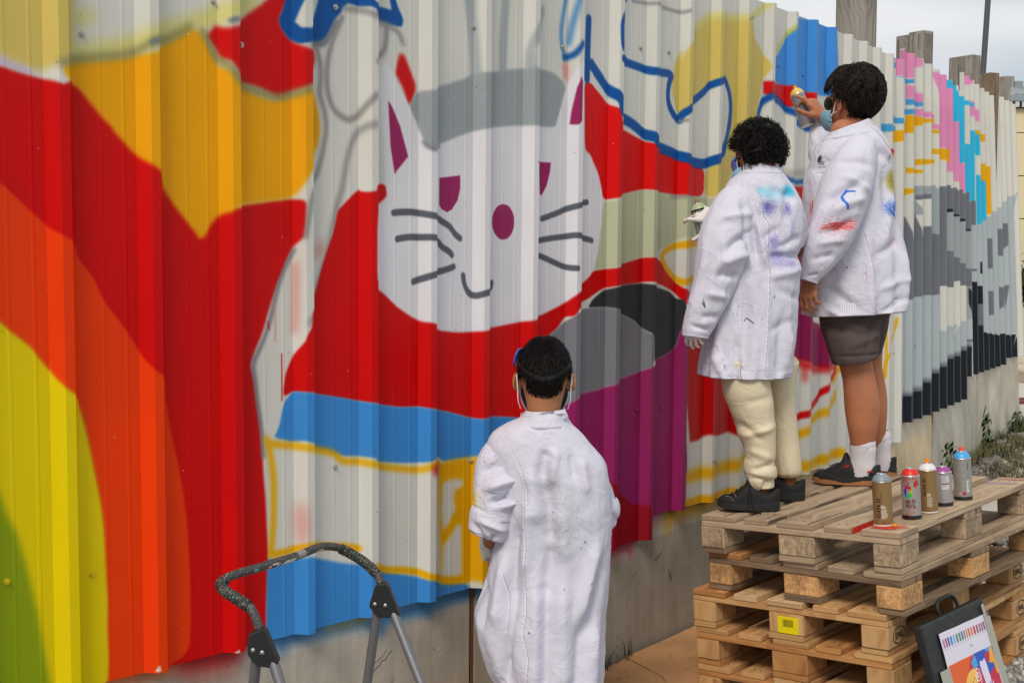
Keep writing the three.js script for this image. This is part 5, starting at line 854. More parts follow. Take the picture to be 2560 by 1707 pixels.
  addTo(o, 'sleeve', sleeve([[1484, 1190, 4.17, 28, 1], [1487, 1212, 4.18, 39, 1], [1494, 1250, 4.19, 43, 1], [1500, 1280, 4.2, 43, 1]], { wr: [0.005, 1.6, 1.6, 51] }), coatPlain, coat);
  addTo(o, 'cuff', sleeve([[1503, 1262, 4.18, 40, 1], [1504, 1268, 4.18, 46, 1], [1500, 1290, 4.18, 45, 1], [1492, 1312, 4.2, 38, 1]], { rings: 20, wr: [0.004, 1.6, 1.6, 61], folds: [[1530, 1280, 1546, 1300, 5, -0.006]] }), coatPlain, coat);
  // short hair
  const hairOn = (d) => { const up = d.y, back = -d.z; return d.z > 0.35 ? up > 0.42 : d.z > -0.25 ? up > 0.02 + d.z * 0.9 : up > -0.74 + 0.5 * d.x * d.x + (Math.abs(d.x) > 0.72 ? 0.35 : 0); };
  const hc = [0, 0.024, -0.014], hr = [0.0755, 0.104, 0.1], capG = surf((x, y, z) => { const n = 0.0035 * (fbm(x * 90 + 50, y * 40 + z * 50 + 50, 3) - 0.5); const e = ell(x, y, z, hc, hr) + n; const q = V((x - hc[0]) / hr[0], (y - hc[1]) / hr[1], (z - hc[2]) / hr[2]).normalize(); const lim = q.z > 0.3 ? 0.45 : q.z > -0.25 ? 0.02 + q.z * 0.9 : -0.72 + 0.5 * q.x * q.x + (Math.abs(q.x) > 0.72 ? 0.32 : 0); return Math.max(e, (lim - q.y) * 0.08); }, [-0.1, -0.09, -0.13], [0.1, 0.15, 0.11], 0.0045);
  const st = []; while (st.length < 5200) { const d = sphereDir(); if (!hairOn(d)) continue; const p = V(hc[0] + d.x * hr[0], hc[1] + d.y * hr[1], hc[2] + d.z * hr[2]).multiplyScalar(1.0), n = V(d.x / hr[0], d.y / hr[1], d.z / hr[2]).normalize(); const cr = V(0.02, 1, -0.25), t = n.clone().multiplyScalar(n.dot(cr)).sub(cr).normalize().add(V(rr(-0.3, 0.3), rr(-0.15, 0.15), rr(-0.3, 0.3))); const l = d.y < -0.2 ? rr(0.006, 0.012) : rr(0.012, 0.026); const q = p.clone().addScaledVector(t, l * 0.5).addScaledVector(n, l * 0.22), r = p.clone().addScaledVector(t, l).addScaledVector(n, l * 0.25); st.push([[p, q, r], 0.0011]); }
  addTo(o, 'hair', moved(mergeHair([capG, strandMesh(st, 3, 3)]), hm), hairMat(0x15110f));
  // goggles pushed up on the forehead, elastic strap round the back
  const gog = mergeBody([]  .concat([surf((x, y, z) => { const e = Math.abs(ell(x, y, z, [0, 0.04, 0.0], [0.093, 0.092, 0.116])) - 0.0035; return Math.max(e, Math.abs(y - 0.066) - 0.028, -z + 0.02 + 0.0, Math.abs(x) - 0.09); }, [-0.11, 0.02, 0.0], [0.11, 0.13, 0.13], 0.0045)]));
  const GM = basis(head, V(-0.25, -0.05, -1), V(0, 1, -0.06)).scale(V(1.06, 1.06, 1.06)); const gg = addTo(o, 'goggles', moved(gog, GM), new THREE.MeshPhysicalMaterial({ color: 0x2a63c8, roughness: 0.2, clearcoat: 0.6 }));
  const strapPts = []; for (let k = 0; k <= 20; k++) { const a = (k / 20) * Math.PI * 1.12 - 0.06 * Math.PI; strapPts.push(V(Math.cos(a) * 0.0815, 0.008 + 0.045 * Math.pow(Math.abs(Math.cos(a)), 2.2), -0.014 - Math.sin(a) * 0.103)); }
  { const c = new THREE.CatmullRomCurve3(strapPts), pos = [], idx = [], N = 80; for (let k = 0; k <= N; k++) { const p = c.getPoint(k / N), out = V(p.x, 0, p.z + 0.014).normalize(); for (const [dy, e] of [[-0.0065, 0], [-0.0065, 0.0025], [0.0065, 0.0025], [0.0065, 0]]) pos.push(p.x + out.x * e, p.y + dy, p.z + out.z * e); } for (let k = 0; k < N; k++) for (let s = 0; s < 4; s++) { const a = k * 4 + s, b = k * 4 + ((s + 1) % 4); idx.push(a, a + 4, b, b, a + 4, b + 4); } const sg = new THREE.BufferGeometry(); sg.setAttribute('position', new THREE.Float32BufferAttribute(pos, 3)); sg.setIndex(idx); sg.computeVertexNormals(); addTo(o, 'strap', moved(sg, hm), std({ color: 0x0d0d10, roughness: 0.7 }), gg); }
  addTo(o, 'strap_loop', moved(tube([V(0.083, 0.055, -0.02), V(0.092, 0.05, -0.02), V(0.093, 0.036, -0.02), V(0.085, 0.03, -0.02)].map((p) => p.setX(-p.x * -1)), 0.0018, 20, 6), hm).applyMatrix4(new THREE.Matrix4()), std({ color: 0x0d0d10, roughness: 0.7 }), gg);
  // face mask and its ear loops
  const maskG = surf((x, y, z) => { const e = Math.abs(ell(x, y, z, [0, -0.04, 0.03], [0.074, 0.085, 0.088])) - 0.002; return Math.max(e, y + 0.005, -y - 0.1, -z + 0.012 + (y + 0.04) * 0.1); }, [-0.09, -0.12, -0.01], [0.09, 0.02, 0.13], 0.004);
  const mk = addTo(o, 'face_mask', moved(maskG, hm), std({ color: 0xa9c6d2, roughness: 0.85 }));
  for (const s of [-1, 1]) addTo(o, 'ear_loop', moved(tube([V(s * 0.0725, -0.09, 0.0), V(s * 0.079, -0.065, -0.022), V(s * 0.081, -0.03, -0.03), V(s * 0.084, 0.008, -0.028), V(s * 0.084, 0.02, -0.012), V(s * 0.076, 0.012, 0.012)], 0.0019, 30, 6), hm), std({ color: 0xe4e4e4, roughness: 0.8 }), mk);
}
// ============ the curly haired boy on the pallets
{
  const D = 4.86, base = fromPallet(0.2, 0.3, DECK), o = person('curly haired boy in paint stained white coat and cream trousers standing on the pallets', base);
  const head = at(1893, 402, 4.885), hm = basis(head, V(-0.42, -0.34, -0.84), V(-0.2, 1, -0.42)).scale(V(1.0, 1.0, 1.0));
  const sh = [at(1822, 500, 4.84), at(1972, 498, 4.9)], el = [at(1778, 660, 4.78), at(1985, 620, 5.05)], wr = [at(1742, 815, 4.74), at(1800, 545, 5.18)], hip = [at(1850, 890, 4.84), at(1932, 885, 4.92)], kn = [at(1888, 1085, 4.8), at(1958, 1080, 4.95)], an = [at(1906, 1228, 4.8), at(1975, 1210, 4.97)];
  const neck = at(1903, 440, 4.86), chest = at(1900, 560, 4.87), belly = at(1890, 760, 4.88);
  addTo(o, 'body', mergeBody([limbs([[neck, chest, 0.048, 0.1], [chest, belly, 0.11, 0.11], [sh[0], sh[1], 0.04, 0.04], [sh[0], el[0], 0.036, 0.032], [sh[1], el[1], 0.036, 0.032], [el[0], wr[0], 0.032, 0.024], [el[1], wr[1], 0.032, 0.024], [belly, hip[0], 0.09, 0.06], [belly, hip[1], 0.09, 0.06], [hip[0], kn[0], 0.055, 0.04], [hip[1], kn[1], 0.045, 0.036], [kn[0], an[0], 0.038, 0.028], [kn[1], an[1], 0.036, 0.028]]), moved(headGeo(), hm)]), skin(C_SKIN.b));
  const gloveM = std({ color: 0xdcd8d2, roughness: 0.6 });
  addTo(o, 'glove', handAt(handGeo([[0.5, 0.5, 0.3], [0.5, 0.5, 0.3], [0.55, 0.5, 0.3], [0.6, 0.5, 0.3]], [0.4, 0.4, 0.3], 0.86, -1), wr[0].clone().add(V(-0.004, 0.03, 0)), V(-0.12, -1, -0.1), V(0.5, 0, -0.8)), gloveM, o);
  // right glove round the can: index on the nozzle, thumb on the near side
  addTo(o, 'glove', handAt(handGeo([[0.15, 0.75, 0.5], [1.0, 0.9, 0.6], [1.05, 0.9, 0.6], [1.1, 0.9, 0.6]], [1.15, 0.35, 0.25], 0.98, 1), at(1800, 545, 5.02), V(-0.95, 0.22, -0.2), V(-0.15, -0.35, -0.92)), gloveM, o);
  // trousers
  const tm = cloth({ color: new THREE.Color('#d9cdb0'), bumpScale: 0.003 }, [0.5, 1.6]);
  const tr = addTo(o, 'trousers', limbs([[hip[0], hip[1], 0.075, 0.075], [belly, hip[0], 0.08, 0.08]], 0.04, 0.014), tm);
  addTo(o, 'trouser_leg', sleeve([[1950, 905, 4.93, 48, 1], [1950, 965, 4.94, 38, 1.2], [1951, 1000, 4.95, 37, 1.2], [1955, 1050, 4.96, 37, 1.2], [1960, 1100, 4.97, 37, 1.2], [1966, 1150, 4.97, 37, 1.15], [1968, 1178, 4.97, 35, 1.1], [1968, 1188, 4.97, 28, 1]], { rings: 80, wr: [0.003, 1.1, 1.1, 71], bend: 0.92 }), tm, tr);
  addTo(o, 'trouser_leg', sleeve([[1862, 900, 4.8, 60, 1.1], [1866, 962, 4.8, 60, 1.15], [1876, 1000, 4.8, 57, 1.15], [1887, 1050, 4.8, 50, 1.15], [1893, 1080, 4.8, 47, 1.15], [1899, 1110, 4.8, 41, 1.15], [1901, 1142, 4.8, 38, 1.15], [1898, 1166, 4.8, 39, 1.15], [1902, 1182, 4.8, 40, 1.15], [1902, 1194, 4.8, 36, 1.1], [1906, 1198, 4.8, 29, 1.05], [1907, 1216, 4.8, 28, 1.05]], { rings: 110, fs: 1.0, wr: [0.003, 1.1, 1.1, 81], bend: 0.85, folds: [[1835, 1050, 1900, 1095, 10, -0.010], [1850, 1085, 1930, 1060, 9, 0.010], [1870, 1170, 1935, 1150, 7, -0.010], [1865, 1185, 1930, 1195, 6, -0.008], [1870, 1120, 1920, 1140, 10, 0.008], [1850, 1000, 1925, 985, 10, -0.006]] }), tm, tr);
  // shoes
  shoe(o, [at(1793, 1268, 4.83), at(1950, 1276, 4.77)], { len: 0.265, w: 0.092, upper: 0x121214, sole: 0x1a1c1e, lace: true, stitch: true, name: 'shoe' }, an[0]);
  shoe(o, [at(1870, 1240, 5.03), at(2013, 1250, 4.95)], { len: 0.265, w: 0.092, upper: 0x101012, sole: 0x17191b, lace: false, name: 'shoe' }, an[1]);
  // coat
  const rows = [[418, 1866, 1946, D, 0.068], [430, 1854, 1954, D, 0.078], [446, 1832, 1967, D, 0.09], [462, 1818, 1979, D, 0.1], [485, 1810, 1993, D, 0.11], [512, 1804, 2005, D, 0.118], [560, 1796, 2009, D, 0.125], [606, 1788, 2004, D, 0.13], [636, 1782, 1995, D, 0.133], [680, 1778, 1998, D, 0.138], [753, 1772, 1993, D, 0.148], [826, 1764, 1989, D, 0.158], [881, 1757, 1980, D, 0.166], [915, 1752, 1974, D, 0.172], [928, 1751, 1972, D, 0.174], [936, 1751, 1970, D, 0.175]];
  const folds = [[1895, 440, 1900, 520, 14, 0.005], [1962, 470, 1948, 560, 12, -0.007], [1930, 620, 1990, 590, 9, -0.006], [1905, 640, 1996, 640, 9, -0.008], [1905, 690, 1996, 670, 10, 0.007], [1925, 720, 1990, 745, 8, -0.005], [1868, 560, 1878, 650, 10, -0.010], [1880, 560, 1895, 660, 10, 0.009], [1885, 600, 1930, 570, 7, -0.005], [1850, 720, 1845, 950, 14, -0.007], [1905, 700, 1893, 950, 8, 0.005], [1940, 780, 1930, 950, 16, -0.008], [1965, 820, 1955, 950, 10, 0.008], [1905, 820, 1975, 790, 7, -0.004], [1780, 880, 1800, 955, 10, 0.008], [1825, 840, 1815, 955, 10, -0.007], [1910, 480, 1985, 500, 12, -0.004]];
  const NR = 150, NA = 190, g = loft(rows, { rings: NR, around: NA, folds, wr: [0.0026, 1.4, 1.2, 33], drape: (a, w) => 0.007 * sstep(0.5, 1, w) * Math.sin(a * 8 + 0.6) + 0.004 * sstep(0.5, 1, w) * Math.sin(a * 15 + 2), hem: true }); loftUV01(g, NR, NA);
  const map = coatTex(1300, 900, rows, 1, (t) => {
    t.seam([[1843, 442], [1870, 462], [1886, 490], [1892, 540], [1906, 560], [1906, 700], [1900, 800], [1894, 950]], 4); t.seam([[1806, 466], [1832, 470], [1862, 495], [1880, 530], [1885, 580]], 3.5); t.seam([[1840, 725], [1833, 830], [1836, 955]], 3); t.seam([[1772, 842], [1826, 836]], 2.5); t.seam([[1826, 725], [1828, 836]], 2.5);
    t.line([[1834, 890], [1834, 955]], 'rgba(60,60,80,A)', 3, 0.6);
    t.blot(1888, 478, 16, 'rgba(90,190,226,A)', 0.55); t.blot(1902, 486, 22, 'rgba(110,200,230,A)', 0.5); t.blot(1930, 486, 26, 'rgba(140,210,232,A)', 0.35); t.blot(1962, 478, 14, 'rgba(50,184,226,A)', 0.85); t.blot(1970, 476, 10, 'rgba(40,180,226,A)', 0.8); t.blot(1952, 482, 14, 'rgba(90,195,228,A)', 0.5); t.blot(1915, 484, 30, 'rgba(150,212,232,A)', 0.35); t.mist(1925, 490, 50, 'rgba(80,180,222,A)', 0.3, 700, 14);
    t.mist(1908, 518, 24, 'rgba(112,98,168,A)', 0.4, 2400, 22); t.mist(1902, 522, 10, 'rgba(70,110,180,A)', 0.4, 500, 18); t.mist(1958, 520, 10, 'rgba(110,96,180,A)', 0.5, 900, 20); t.mist(1968, 575, 11, 'rgba(130,118,196,A)', 0.4, 800, 40);
    t.mist(1917, 608, 18, 'rgba(112,98,178,A)', 0.42, 2000, 30); t.mist(1930, 640, 30, 'rgba(118,106,188,A)', 0.4, 2400, 24); t.mist(1965, 655, 20, 'rgba(130,118,200,A)', 0.4, 1200, 14); t.mist(1945, 640, 40, 'rgba(140,130,205,A)', 0.25, 1200, 30);
    t.line([[1842, 798], [1848, 790], [1858, 796], [1866, 802]], 'rgba(50,40,80,A)', 2.5, 0.8); t.line([[1778, 862], [1784, 858], [1786, 872]], 'rgba(70,70,80,A)', 2, 0.6); t.line([[1868, 930], [1872, 948]], 'rgba(60,60,90,A)', 2, 0.7); t.blot(1918, 738, 3, 'rgba(60,130,210,A)', 0.9);
    for (let k = 0; k < 26; k++) t.blot(rr(1790, 1985), rr(520, 950), 1.6, 'rgba(70,70,90,A)', 0.5);
  });
  const coat = addTo(o, 'coat', g, cloth({ map }));
  addTo(o, 'collar', loft([[413, 1870, 1940, D, 0.064], [416, 1866, 1944, D, 0.068], [424, 1860, 1949, D, 0.075], [434, 1848, 1957, D, 0.084], [444, 1856, 1950, D, 0.07]], { rings: 20, around: 90, wr: [0.002, 1.5, 1.5, 8], hem: true }), coatPlain, coat);
  const sl = sleeve([[1854, 482, 4.84, 32, 1], [1844, 502, 4.82, 49, 1], [1828, 540, 4.8, 57, 1], [1812, 590, 4.78, 62, 1], [1802, 645, 4.76, 61, 1], [1784, 710, 4.75, 52, 1], [1762, 770, 4.74, 44, 1], [1742, 824, 4.74, 35, 1], [1739, 840, 4.74, 32, 1]], { rings: 110, wr: [0.0055, 1.3, 1.3, 91], bend: 0.55, folds: [[1800, 640, 1868, 590, 9, -0.011], [1790, 665, 1865, 640, 9, 0.010], [1782, 690, 1840, 690, 8, -0.009], [1790, 560, 1870, 545, 9, 0.006], [1760, 740, 1810, 745, 8, 0.007], [1840, 520, 1862, 620, 8, -0.008], [1745, 790, 1790, 790, 7, -0.006], [1725, 812, 1770, 822, 5, -0.006]] });
  const slMap = canvasTex(600, 800, (x) => { x.fillStyle = '#cfcedc'; x.fillRect(0, 0, 600, 800); for (let k = 0; k < 70; k++) { x.fillStyle = ['rgba(60,60,70,0.6)', 'rgba(120,170,120,0.5)', 'rgba(190,60,70,0.5)', 'rgba(80,80,160,0.5)'][k % 4]; x.beginPath(); x.ellipse(rnd() * 600, rnd() * 800, rr(0.8, 3), rr(0.8, 3), 0, 0, 7); x.fill(); } x.strokeStyle = 'rgba(40,70,60,0.85)'; x.lineWidth = 5; x.beginPath(); x.moveTo(312, 640); x.lineTo(330, 618); x.lineTo(322, 634); x.lineTo(338, 622); x.stroke(); x.strokeStyle = 'rgba(150,148,166,0.5)'; x.lineWidth = 3; x.beginPath(); x.moveTo(0, 770); x.lineTo(600, 770); x.stroke(); x.beginPath(); x.moveTo(420, 0); x.lineTo(400, 800); x.stroke(); });
  { const u = sl.attributes.uv; let m = 0; for (let i = 0; i < u.count; i++) m = Math.min(m, u.getY(i)); for (let i = 0; i < u.count; i++) u.setY(i, 1 - u.getY(i) / m); }
  addTo(o, 'sleeve', sl, cloth({ map: slMap }, [0.6, 0.8]), coat);
  addTo(o, 'sleeve', sleeve([[1960, 486, 4.9, 24, 1], [1964, 512, 4.95, 38, 1], [1972, 560, 5.02, 45, 1], [1960, 610, 5.08, 45, 1], [1900, 590, 5.14, 40, 1], [1830, 556, 5.12, 33, 1], [1812, 549, 5.1, 30, 1]], { wr: [0.004, 1.4, 1.4, 95] }), coatPlain, coat);
  // curls: small coils all over the head on a dark cap
  const hc = [0, 0.04, -0.018], hr = [0.094, 0.108, 0.112], ok = (d) => (d.z > 0.25 ? d.y > 0.36 : d.z > -0.15 ? d.y > -0.12 + d.z * 0.9 : d.y > -0.78 + 0.15 * Math.abs(d.x));
  const capG = surf((x, y, z) => { const q = V((x - hc[0]) / hr[0], (y - hc[1]) / hr[1], (z - hc[2]) / hr[2]).normalize(), n = 0.02 * (fbm(x * 45 + 70, y * 45 + z * 38 + 70, 3) - 0.5); const lim = q.z > 0.25 ? 0.36 : q.z > -0.15 ? -0.1 + q.z * 0.9 : -0.75; return Math.max(ell(x, y, z, hc, hr) + n, (lim - q.y) * 0.09); }, [-0.12, -0.1, -0.15], [0.12, 0.17, 0.12], 0.0055);
  const st = []; while (st.length < 2300) {
    const d = sphereDir(); if (!ok(d)) continue; const n = V(d.x / hr[0], d.y / hr[1], d.z / hr[2]).normalize(), p = V(hc[0] + d.x * hr[0], hc[1] + d.y * hr[1], hc[2] + d.z * hr[2]).addScaledVector(n, -0.01);
    const ax = n.clone().multiplyScalar(rr(0.5, 1)).add(V(rr(-0.7, 0.7), rr(-0.9, 0.4), rr(-0.7, 0.7))).normalize(), A = V(0.3, 0.8, 0.5).cross(ax).normalize(), B = ax.clone().cross(A), R = rr(0.004, 0.0085), L = rr(0.014, 0.034), turns = rr(1.2, 2.4), ph = rr(0, 6), P = [];
    const N = 15; for (let k = 0; k <= N; k++) { const a = ph + (k / N) * turns * 6.283, r = R * Math.min(1, 0.3 + (3 * k) / N); P.push(p.clone().addScaledVector(ax, (L * k) / N).addScaledVector(A, r * Math.cos(a)).addScaledVector(B, r * Math.sin(a))); }
    st.push([P, rr(0.0011, 0.0019)]);
  }
  addTo(o, 'hair', moved(mergeHair([capG, strandMesh(st, 15, 4)]), hm), hairMat(0x120d0b));
  // blue safety glasses and mask
  const gl = surf((x, y, z) => Math.max(Math.abs(ell(x, y, z, [0, 0.005, 0.01], [0.08, 0.06, 0.105])) - 0.003, Math.abs(y - 0.004) - 0.024, -z + 0.02, 0.006 - Math.abs(x)), [-0.095, -0.04, 0], [0.095, 0.05, 0.125], 0.004);
  const gg = addTo(o, 'goggles', moved(gl, hm), new THREE.MeshPhysicalMaterial({ color: 0x1d6fc4, roughness: 0.15, clearcoat: 0.8 }));
  addTo(o, 'goggles_strap', moved(tube([V(0.078, 0.008, 0.03), V(0.09, 0.006, -0.02), V(0.07, 0.0, -0.09), V(0, -0.004, -0.118), V(-0.07, 0, -0.09), V(-0.09, 0.006, -0.02), V(-0.078, 0.008, 0.03)], 0.004, 60, 8), hm), std({ color: 0x141416, roughness: 0.7 }), gg);
  const mk = addTo(o, 'face_mask', moved(surf((x, y, z) => Math.max(Math.abs(ell(x, y, z, [0, -0.045, 0.035], [0.076, 0.085, 0.09])) - 0.002, y + 0.02, -y - 0.11, -z + 0.0 + (y + 0.05) * 0.2), [-0.09, -0.13, -0.02], [0.09, 0.0, 0.14], 0.004), hm), std({ color: 0x8fbfd8, roughness: 0.85 }));
  for (const s of [-1, 1]) addTo(o, 'ear_loop', moved(tube([V(s * 0.074, -0.024, 0.03), V(s * 0.082, -0.004, 0.016), V(s * 0.088, 0.012, -0.006), V(s * 0.088, -0.006, -0.024), V(s * 0.08, -0.05, -0.01), V(s * 0.072, -0.085, 0.01)], 0.0018, 30, 6), hm), std({ color: 0xe4e4e4, roughness: 0.8 }), mk);
}
// ============ shoes: toe and heel points on the sole, ankle above
function shoe(o, [toe, heel], k, ankle) {
  const f = toe.clone().sub(heel), L = f.length(); f.normalize(); const up = V(-0.0674, 0.9971, -0.0351), m = basis(heel, f, up).scale(V(k.w / 0.092, 1, L / 0.265));
  const outline = (z) => { const t = clamp(z / 0.265, 0, 1), w = lerp(0.031, 0.047, sstep(0.1, 0.68, t)); return t < 0.13 ? w * Math.sqrt(Math.max(0.02, 1 - ((0.13 - t) / 0.135) ** 2)) : t > 0.72 ? w * Math.sqrt(Math.max(0.02, 1 - ((t - 0.72) / 0.285) ** 2)) : w; };
  const sx = (z) => 0.004 * Math.sin((z / 0.265) * 5);
  const sole = surf((x, y, z) => Math.max(Math.abs(x - sx(z)) - outline(z) - 0.004, y - (k.gum ? 0.026 : 0.024) - 0.01 * clamp(1 - z / 0.1, 0, 1), -y + 0.012 * clamp((z - 0.2) / 0.065, 0, 1) ** 2, -z, z - 0.265) , [-0.065, -0.006, -0.008], [0.065, 0.05, 0.275], 0.004);
  const upper = surf((x, y, z) => {
    const t = z / 0.265, hgt = t < 0.2 ? lerp(0.066, 0.05, sstep(0.02, 0.2, t)) : t < 0.46 ? lerp(0.05, 0.084, sstep(0.2, 0.46, t)) : lerp(0.084, 0.034, sstep(0.46, 0.82, t)), X = Math.min(1, Math.abs(x - sx(z)) / (outline(z) + 0.0008)), q = Math.pow(1 - X ** 2.6, 0.45) * Math.pow(clamp((1 - t) / 0.12, 0.05, 1), 0.4);
    let d = Math.max(y - 0.018 - hgt * Math.max(q, 0.0) , Math.abs(x - sx(z)) - outline(z) + 0.004 * (y / 0.06), 0.012 - y, -z - 0.001, z - 0.262) * 0.75;
    d = smin(d, ell(x, y, z, [0, 0.1, 0.13], [0.024, 0.03, 0.012]), 0.014);                       // tongue
    d = Math.max(d, -ell(x, y, z, [0, 0.116, 0.07], [0.027, 0.058, 0.046]));                            // opening
    return d;
  }, [-0.065, 0.005, -0.008], [0.065, 0.14, 0.275], 0.004);
  const s = addTo(o, k.name, moved(upper, m), std({ color: k.upper, roughness: 0.78 }));
  addTo(o, 'sole', moved(sole, m), std({ color: k.sole, roughness: 0.8 }), s);
  if (k.gum) { // dark foxing over a gum sole
    addTo(o, 'midsole', moved(surf((x, y, z) => Math.max(Math.abs(x - sx(z)) - outline(z) - 0.0062, Math.abs(y - 0.026 - 0.006 * Math.sin(z * 40)) - 0.009, -z - 0.002, z - 0.225), [-0.065, 0.0, -0.008], [0.065, 0.06, 0.275], 0.004), m), std({ color: 0x1b1d20, roughness: 0.75 }), s);
    for (const [z, y] of [[0.03, 0.06], [0.118, 0.078]]) addTo(o, 'badge', moved(place(new RoundedBoxGeometry(0.003, 0.008, 0.02, 1, 0.001), [0.043 - 0.004, y, z], [0.3, 0, 0]), m), std({ color: 0xb01818, roughness: 0.6 }), s), addTo(o, 'badge', moved(place(new RoundedBoxGeometry(0.003, 0.008, 0.02, 1, 0.001), [-0.039, y, z], [0.3, 0, 0]), m), std({ color: 0xb01818, roughness: 0.6 }), s);
  }
  const lz = []; for (let q = 0; q < 5; q++) { const z = 0.125 + q * 0.018, y = 0.104 - q * 0.0105; lz.push(tube([V(-0.02, y - 0.01, z), V(0, y, z + 0.004), V(0.02, y - 0.01, z + 0.008)], 0.0024, 10, 6)); }
  if (k.lace) { lz.push(tube([V(0.012, 0.1, 0.128), V(0.036, 0.085, 0.122), V(0.047, 0.04, 0.115), V(0.056, 0.003, 0.1), V(0.075, 0.003, 0.082), V(0.1, 0.003, 0.072)], 0.0024, 40, 6), tube([V(-0.01, 0.1, 0.128), V(0.01, 0.112, 0.14), V(0.03, 0.09, 0.128), V(0.044, 0.05, 0.13), V(0.05, 0.012, 0.126)], 0.0024, 30, 6)); }
  addTo(o, 'laces', moved(fixUV(lz), m), std({ color: 0x0b0b0c, roughness: 0.9 }), s);
  if (k.stitch) addTo(o, 'stitching', moved(fixUV([tube([V(0.047, 0.036, 0.19), V(0.042, 0.046, 0.2), V(0.036, 0.05, 0.21), V(0.028, 0.05, 0.228)], 0.0009, 24, 5), tube([V(0.04, 0.05, 0.18), V(0.03, 0.062, 0.19), V(0.02, 0.064, 0.2), V(0, 0.066, 0.206)], 0.0009, 24, 5)]), m), std({ color: 0x8a8478, roughness: 0.9 }), s);
}
// ============ the tall boy on the pallets
{
  const D = 5.28, base = fromPallet(0.2, 0.95, DECK), o = person('tall boy with thick dark wavy hair and grey shorts spraying the fence from the pallets', base);
  const head = at(2126, 262, 5.34), hm = basis(head, V(-0.62, 0.02, -0.8), V(0.02, 1, 0.02)).scale(V(1.0, 1.0, 1.0));
  const sh = [at(2142, 415, 5.2), at(2100, 400, 5.42)], el = [at(2088, 560, 5.12), at(2062, 372, 5.62)], wr = [at(2024, 690, 5.1), at(2052, 292, 5.7)], hip = [at(2110, 780, 5.24), at(2175, 770, 5.36)], kn = [at(2140, 930, 5.24), at(2180, 925, 5.38)], an = [at(2158, 1150, 5.23), at(2200, 1130, 5.42)];
  const neck = at(2110, 330, 5.3), chest = at(2130, 470, 5.3), belly = at(2145, 650, 5.3);
  const legs = [sleeve([[2134, 820, 5.24, 46, 1], [2137, 880, 5.24, 43, 1], [2140, 910, 5.24, 40.5, 1], [2147, 945, 5.24, 39.5, 1.05], [2153, 985, 5.24, 42, 1.1], [2156, 1020, 5.24, 42.5, 1.12], [2157, 1060, 5.23, 38, 1.08], [2157, 1090, 5.23, 33, 1.05], [2157, 1120, 5.23, 28, 1], [2158, 1160, 5.23, 26, 1]], { rings: 90, lip: false }), sleeve([[2166, 820, 5.38, 42, 1], [2168, 880, 5.38, 38, 1], [2170, 915, 5.39, 35, 1], [2176, 945, 5.39, 34, 1.05], [2181, 990, 5.4, 36, 1.1], [2183, 1030, 5.4, 35, 1.1], [2186, 1080, 5.41, 29, 1.05], [2192, 1110, 5.42, 24, 1], [2200, 1150, 5.42, 23, 1]], { rings: 90, lip: false })];
  addTo(o, 'body', mergeBody([limbs([[neck, chest, 0.055, 0.12], [chest, belly, 0.13, 0.14], [sh[0], sh[1], 0.05, 0.05], [sh[0], el[0], 0.048, 0.04], [sh[1], el[1], 0.046, 0.04], [el[0], wr[0], 0.04, 0.028], [el[1], wr[1], 0.038, 0.028], [belly, hip[0], 0.11, 0.08], [belly, hip[1], 0.11, 0.08]]), ...legs, moved(headGeo(), hm),
    handAt(handGeo([[0.35, 0.55, 0.4], [0.45, 0.6, 0.45], [0.5, 0.65, 0.45], [0.6, 0.7, 0.5]], [0.55, 0.5, 0.35], 1.0, -1), wr[0].clone().add(V(0.004, 0.0, 0.006)), V(-0.12, -0.98, 0.12), V(0.72, -0.1, -0.69)),
    handAt(handGeo([[0.06, 0.42, 0.3], [0.95, 0.85, 0.6], [1.0, 0.9, 0.6], [1.05, 0.9, 0.6]], [0.95, 0.1, 0.2], 1.02, 1), at(2060, 294, 5.63), V(-0.62, 0.78, -0.02), V(-0.55, -0.42, -0.72))]), skin(C_SKIN.c));
  // shorts
  const sm = cloth({ color: new THREE.Color('#564b49'), bumpScale: 0.003 }, [0.6, 1.6]), so = addTo(o, 'shorts', limbs([[hip[0], hip[1], 0.09, 0.09], [belly, hip[0], 0.1, 0.09]], 0.05, 0.015), sm);
  addTo(o, 'shorts_leg', sleeve([[2162, 770, 5.38, 62, 1.1], [2162, 815, 5.38, 56, 1.1], [2160, 850, 5.38, 50, 1.1], [2156, 884, 5.38, 44, 1.1]], { wr: [0.004, 1.3, 1.3, 101] }), sm, so);
  addTo(o, 'shorts_leg', sleeve([[2126, 770, 5.26, 74, 0.8], [2127, 800, 5.25, 75, 0.85], [2131, 840, 5.23, 68, 0.95], [2136, 880, 5.22, 60, 1.05], [2139, 900, 5.22, 56, 1.05]], { wr: [0.004, 1.3, 1.3, 105], folds: [[2070, 830, 2160, 850, 8, -0.005], [2110, 870, 2190, 840, 8, 0.005], [2165, 810, 2150, 890, 5, -0.006], [2085, 892, 2190, 880, 3, -0.003]] }), sm, so);
  // socks
  const sockM = std({ color: 0xcfccd2, roughness: 0.95 }), rib = (a) => 0.0012 * Math.sin(a * 44);
  for (const [x, y, d, r] of [[2157, 1106, 5.23, 31], [2200, 1088, 5.42, 26]]) addTo(o, 'sock', sleeve([[x - 1, y, d, r - 1, 1.05], [x, y + 3, d, r + 1, 1.05], [x, y + 14, d, r, 1.05], [x + 1, y + 17, d, r + 0.8, 1.05], [x + 1, y + 40, d, r - 1, 1.05], [x + 1, y + 62, d, r - 1, 1.08], [x - 2, y + 84, d, r - 2, 1.05]], { rings: 60, around: 180, rib: (a, w) => (w > 0.12 ? rib(a) : 0) }), sockM);
  shoe(o, [at(2032, 1204, 5.33), at(2203, 1212, 5.19)], { len: 0.3, w: 0.105, upper: 0x17191a, sole: 0x9c6a42, gum: true, name: 'shoe' }, an[0]);
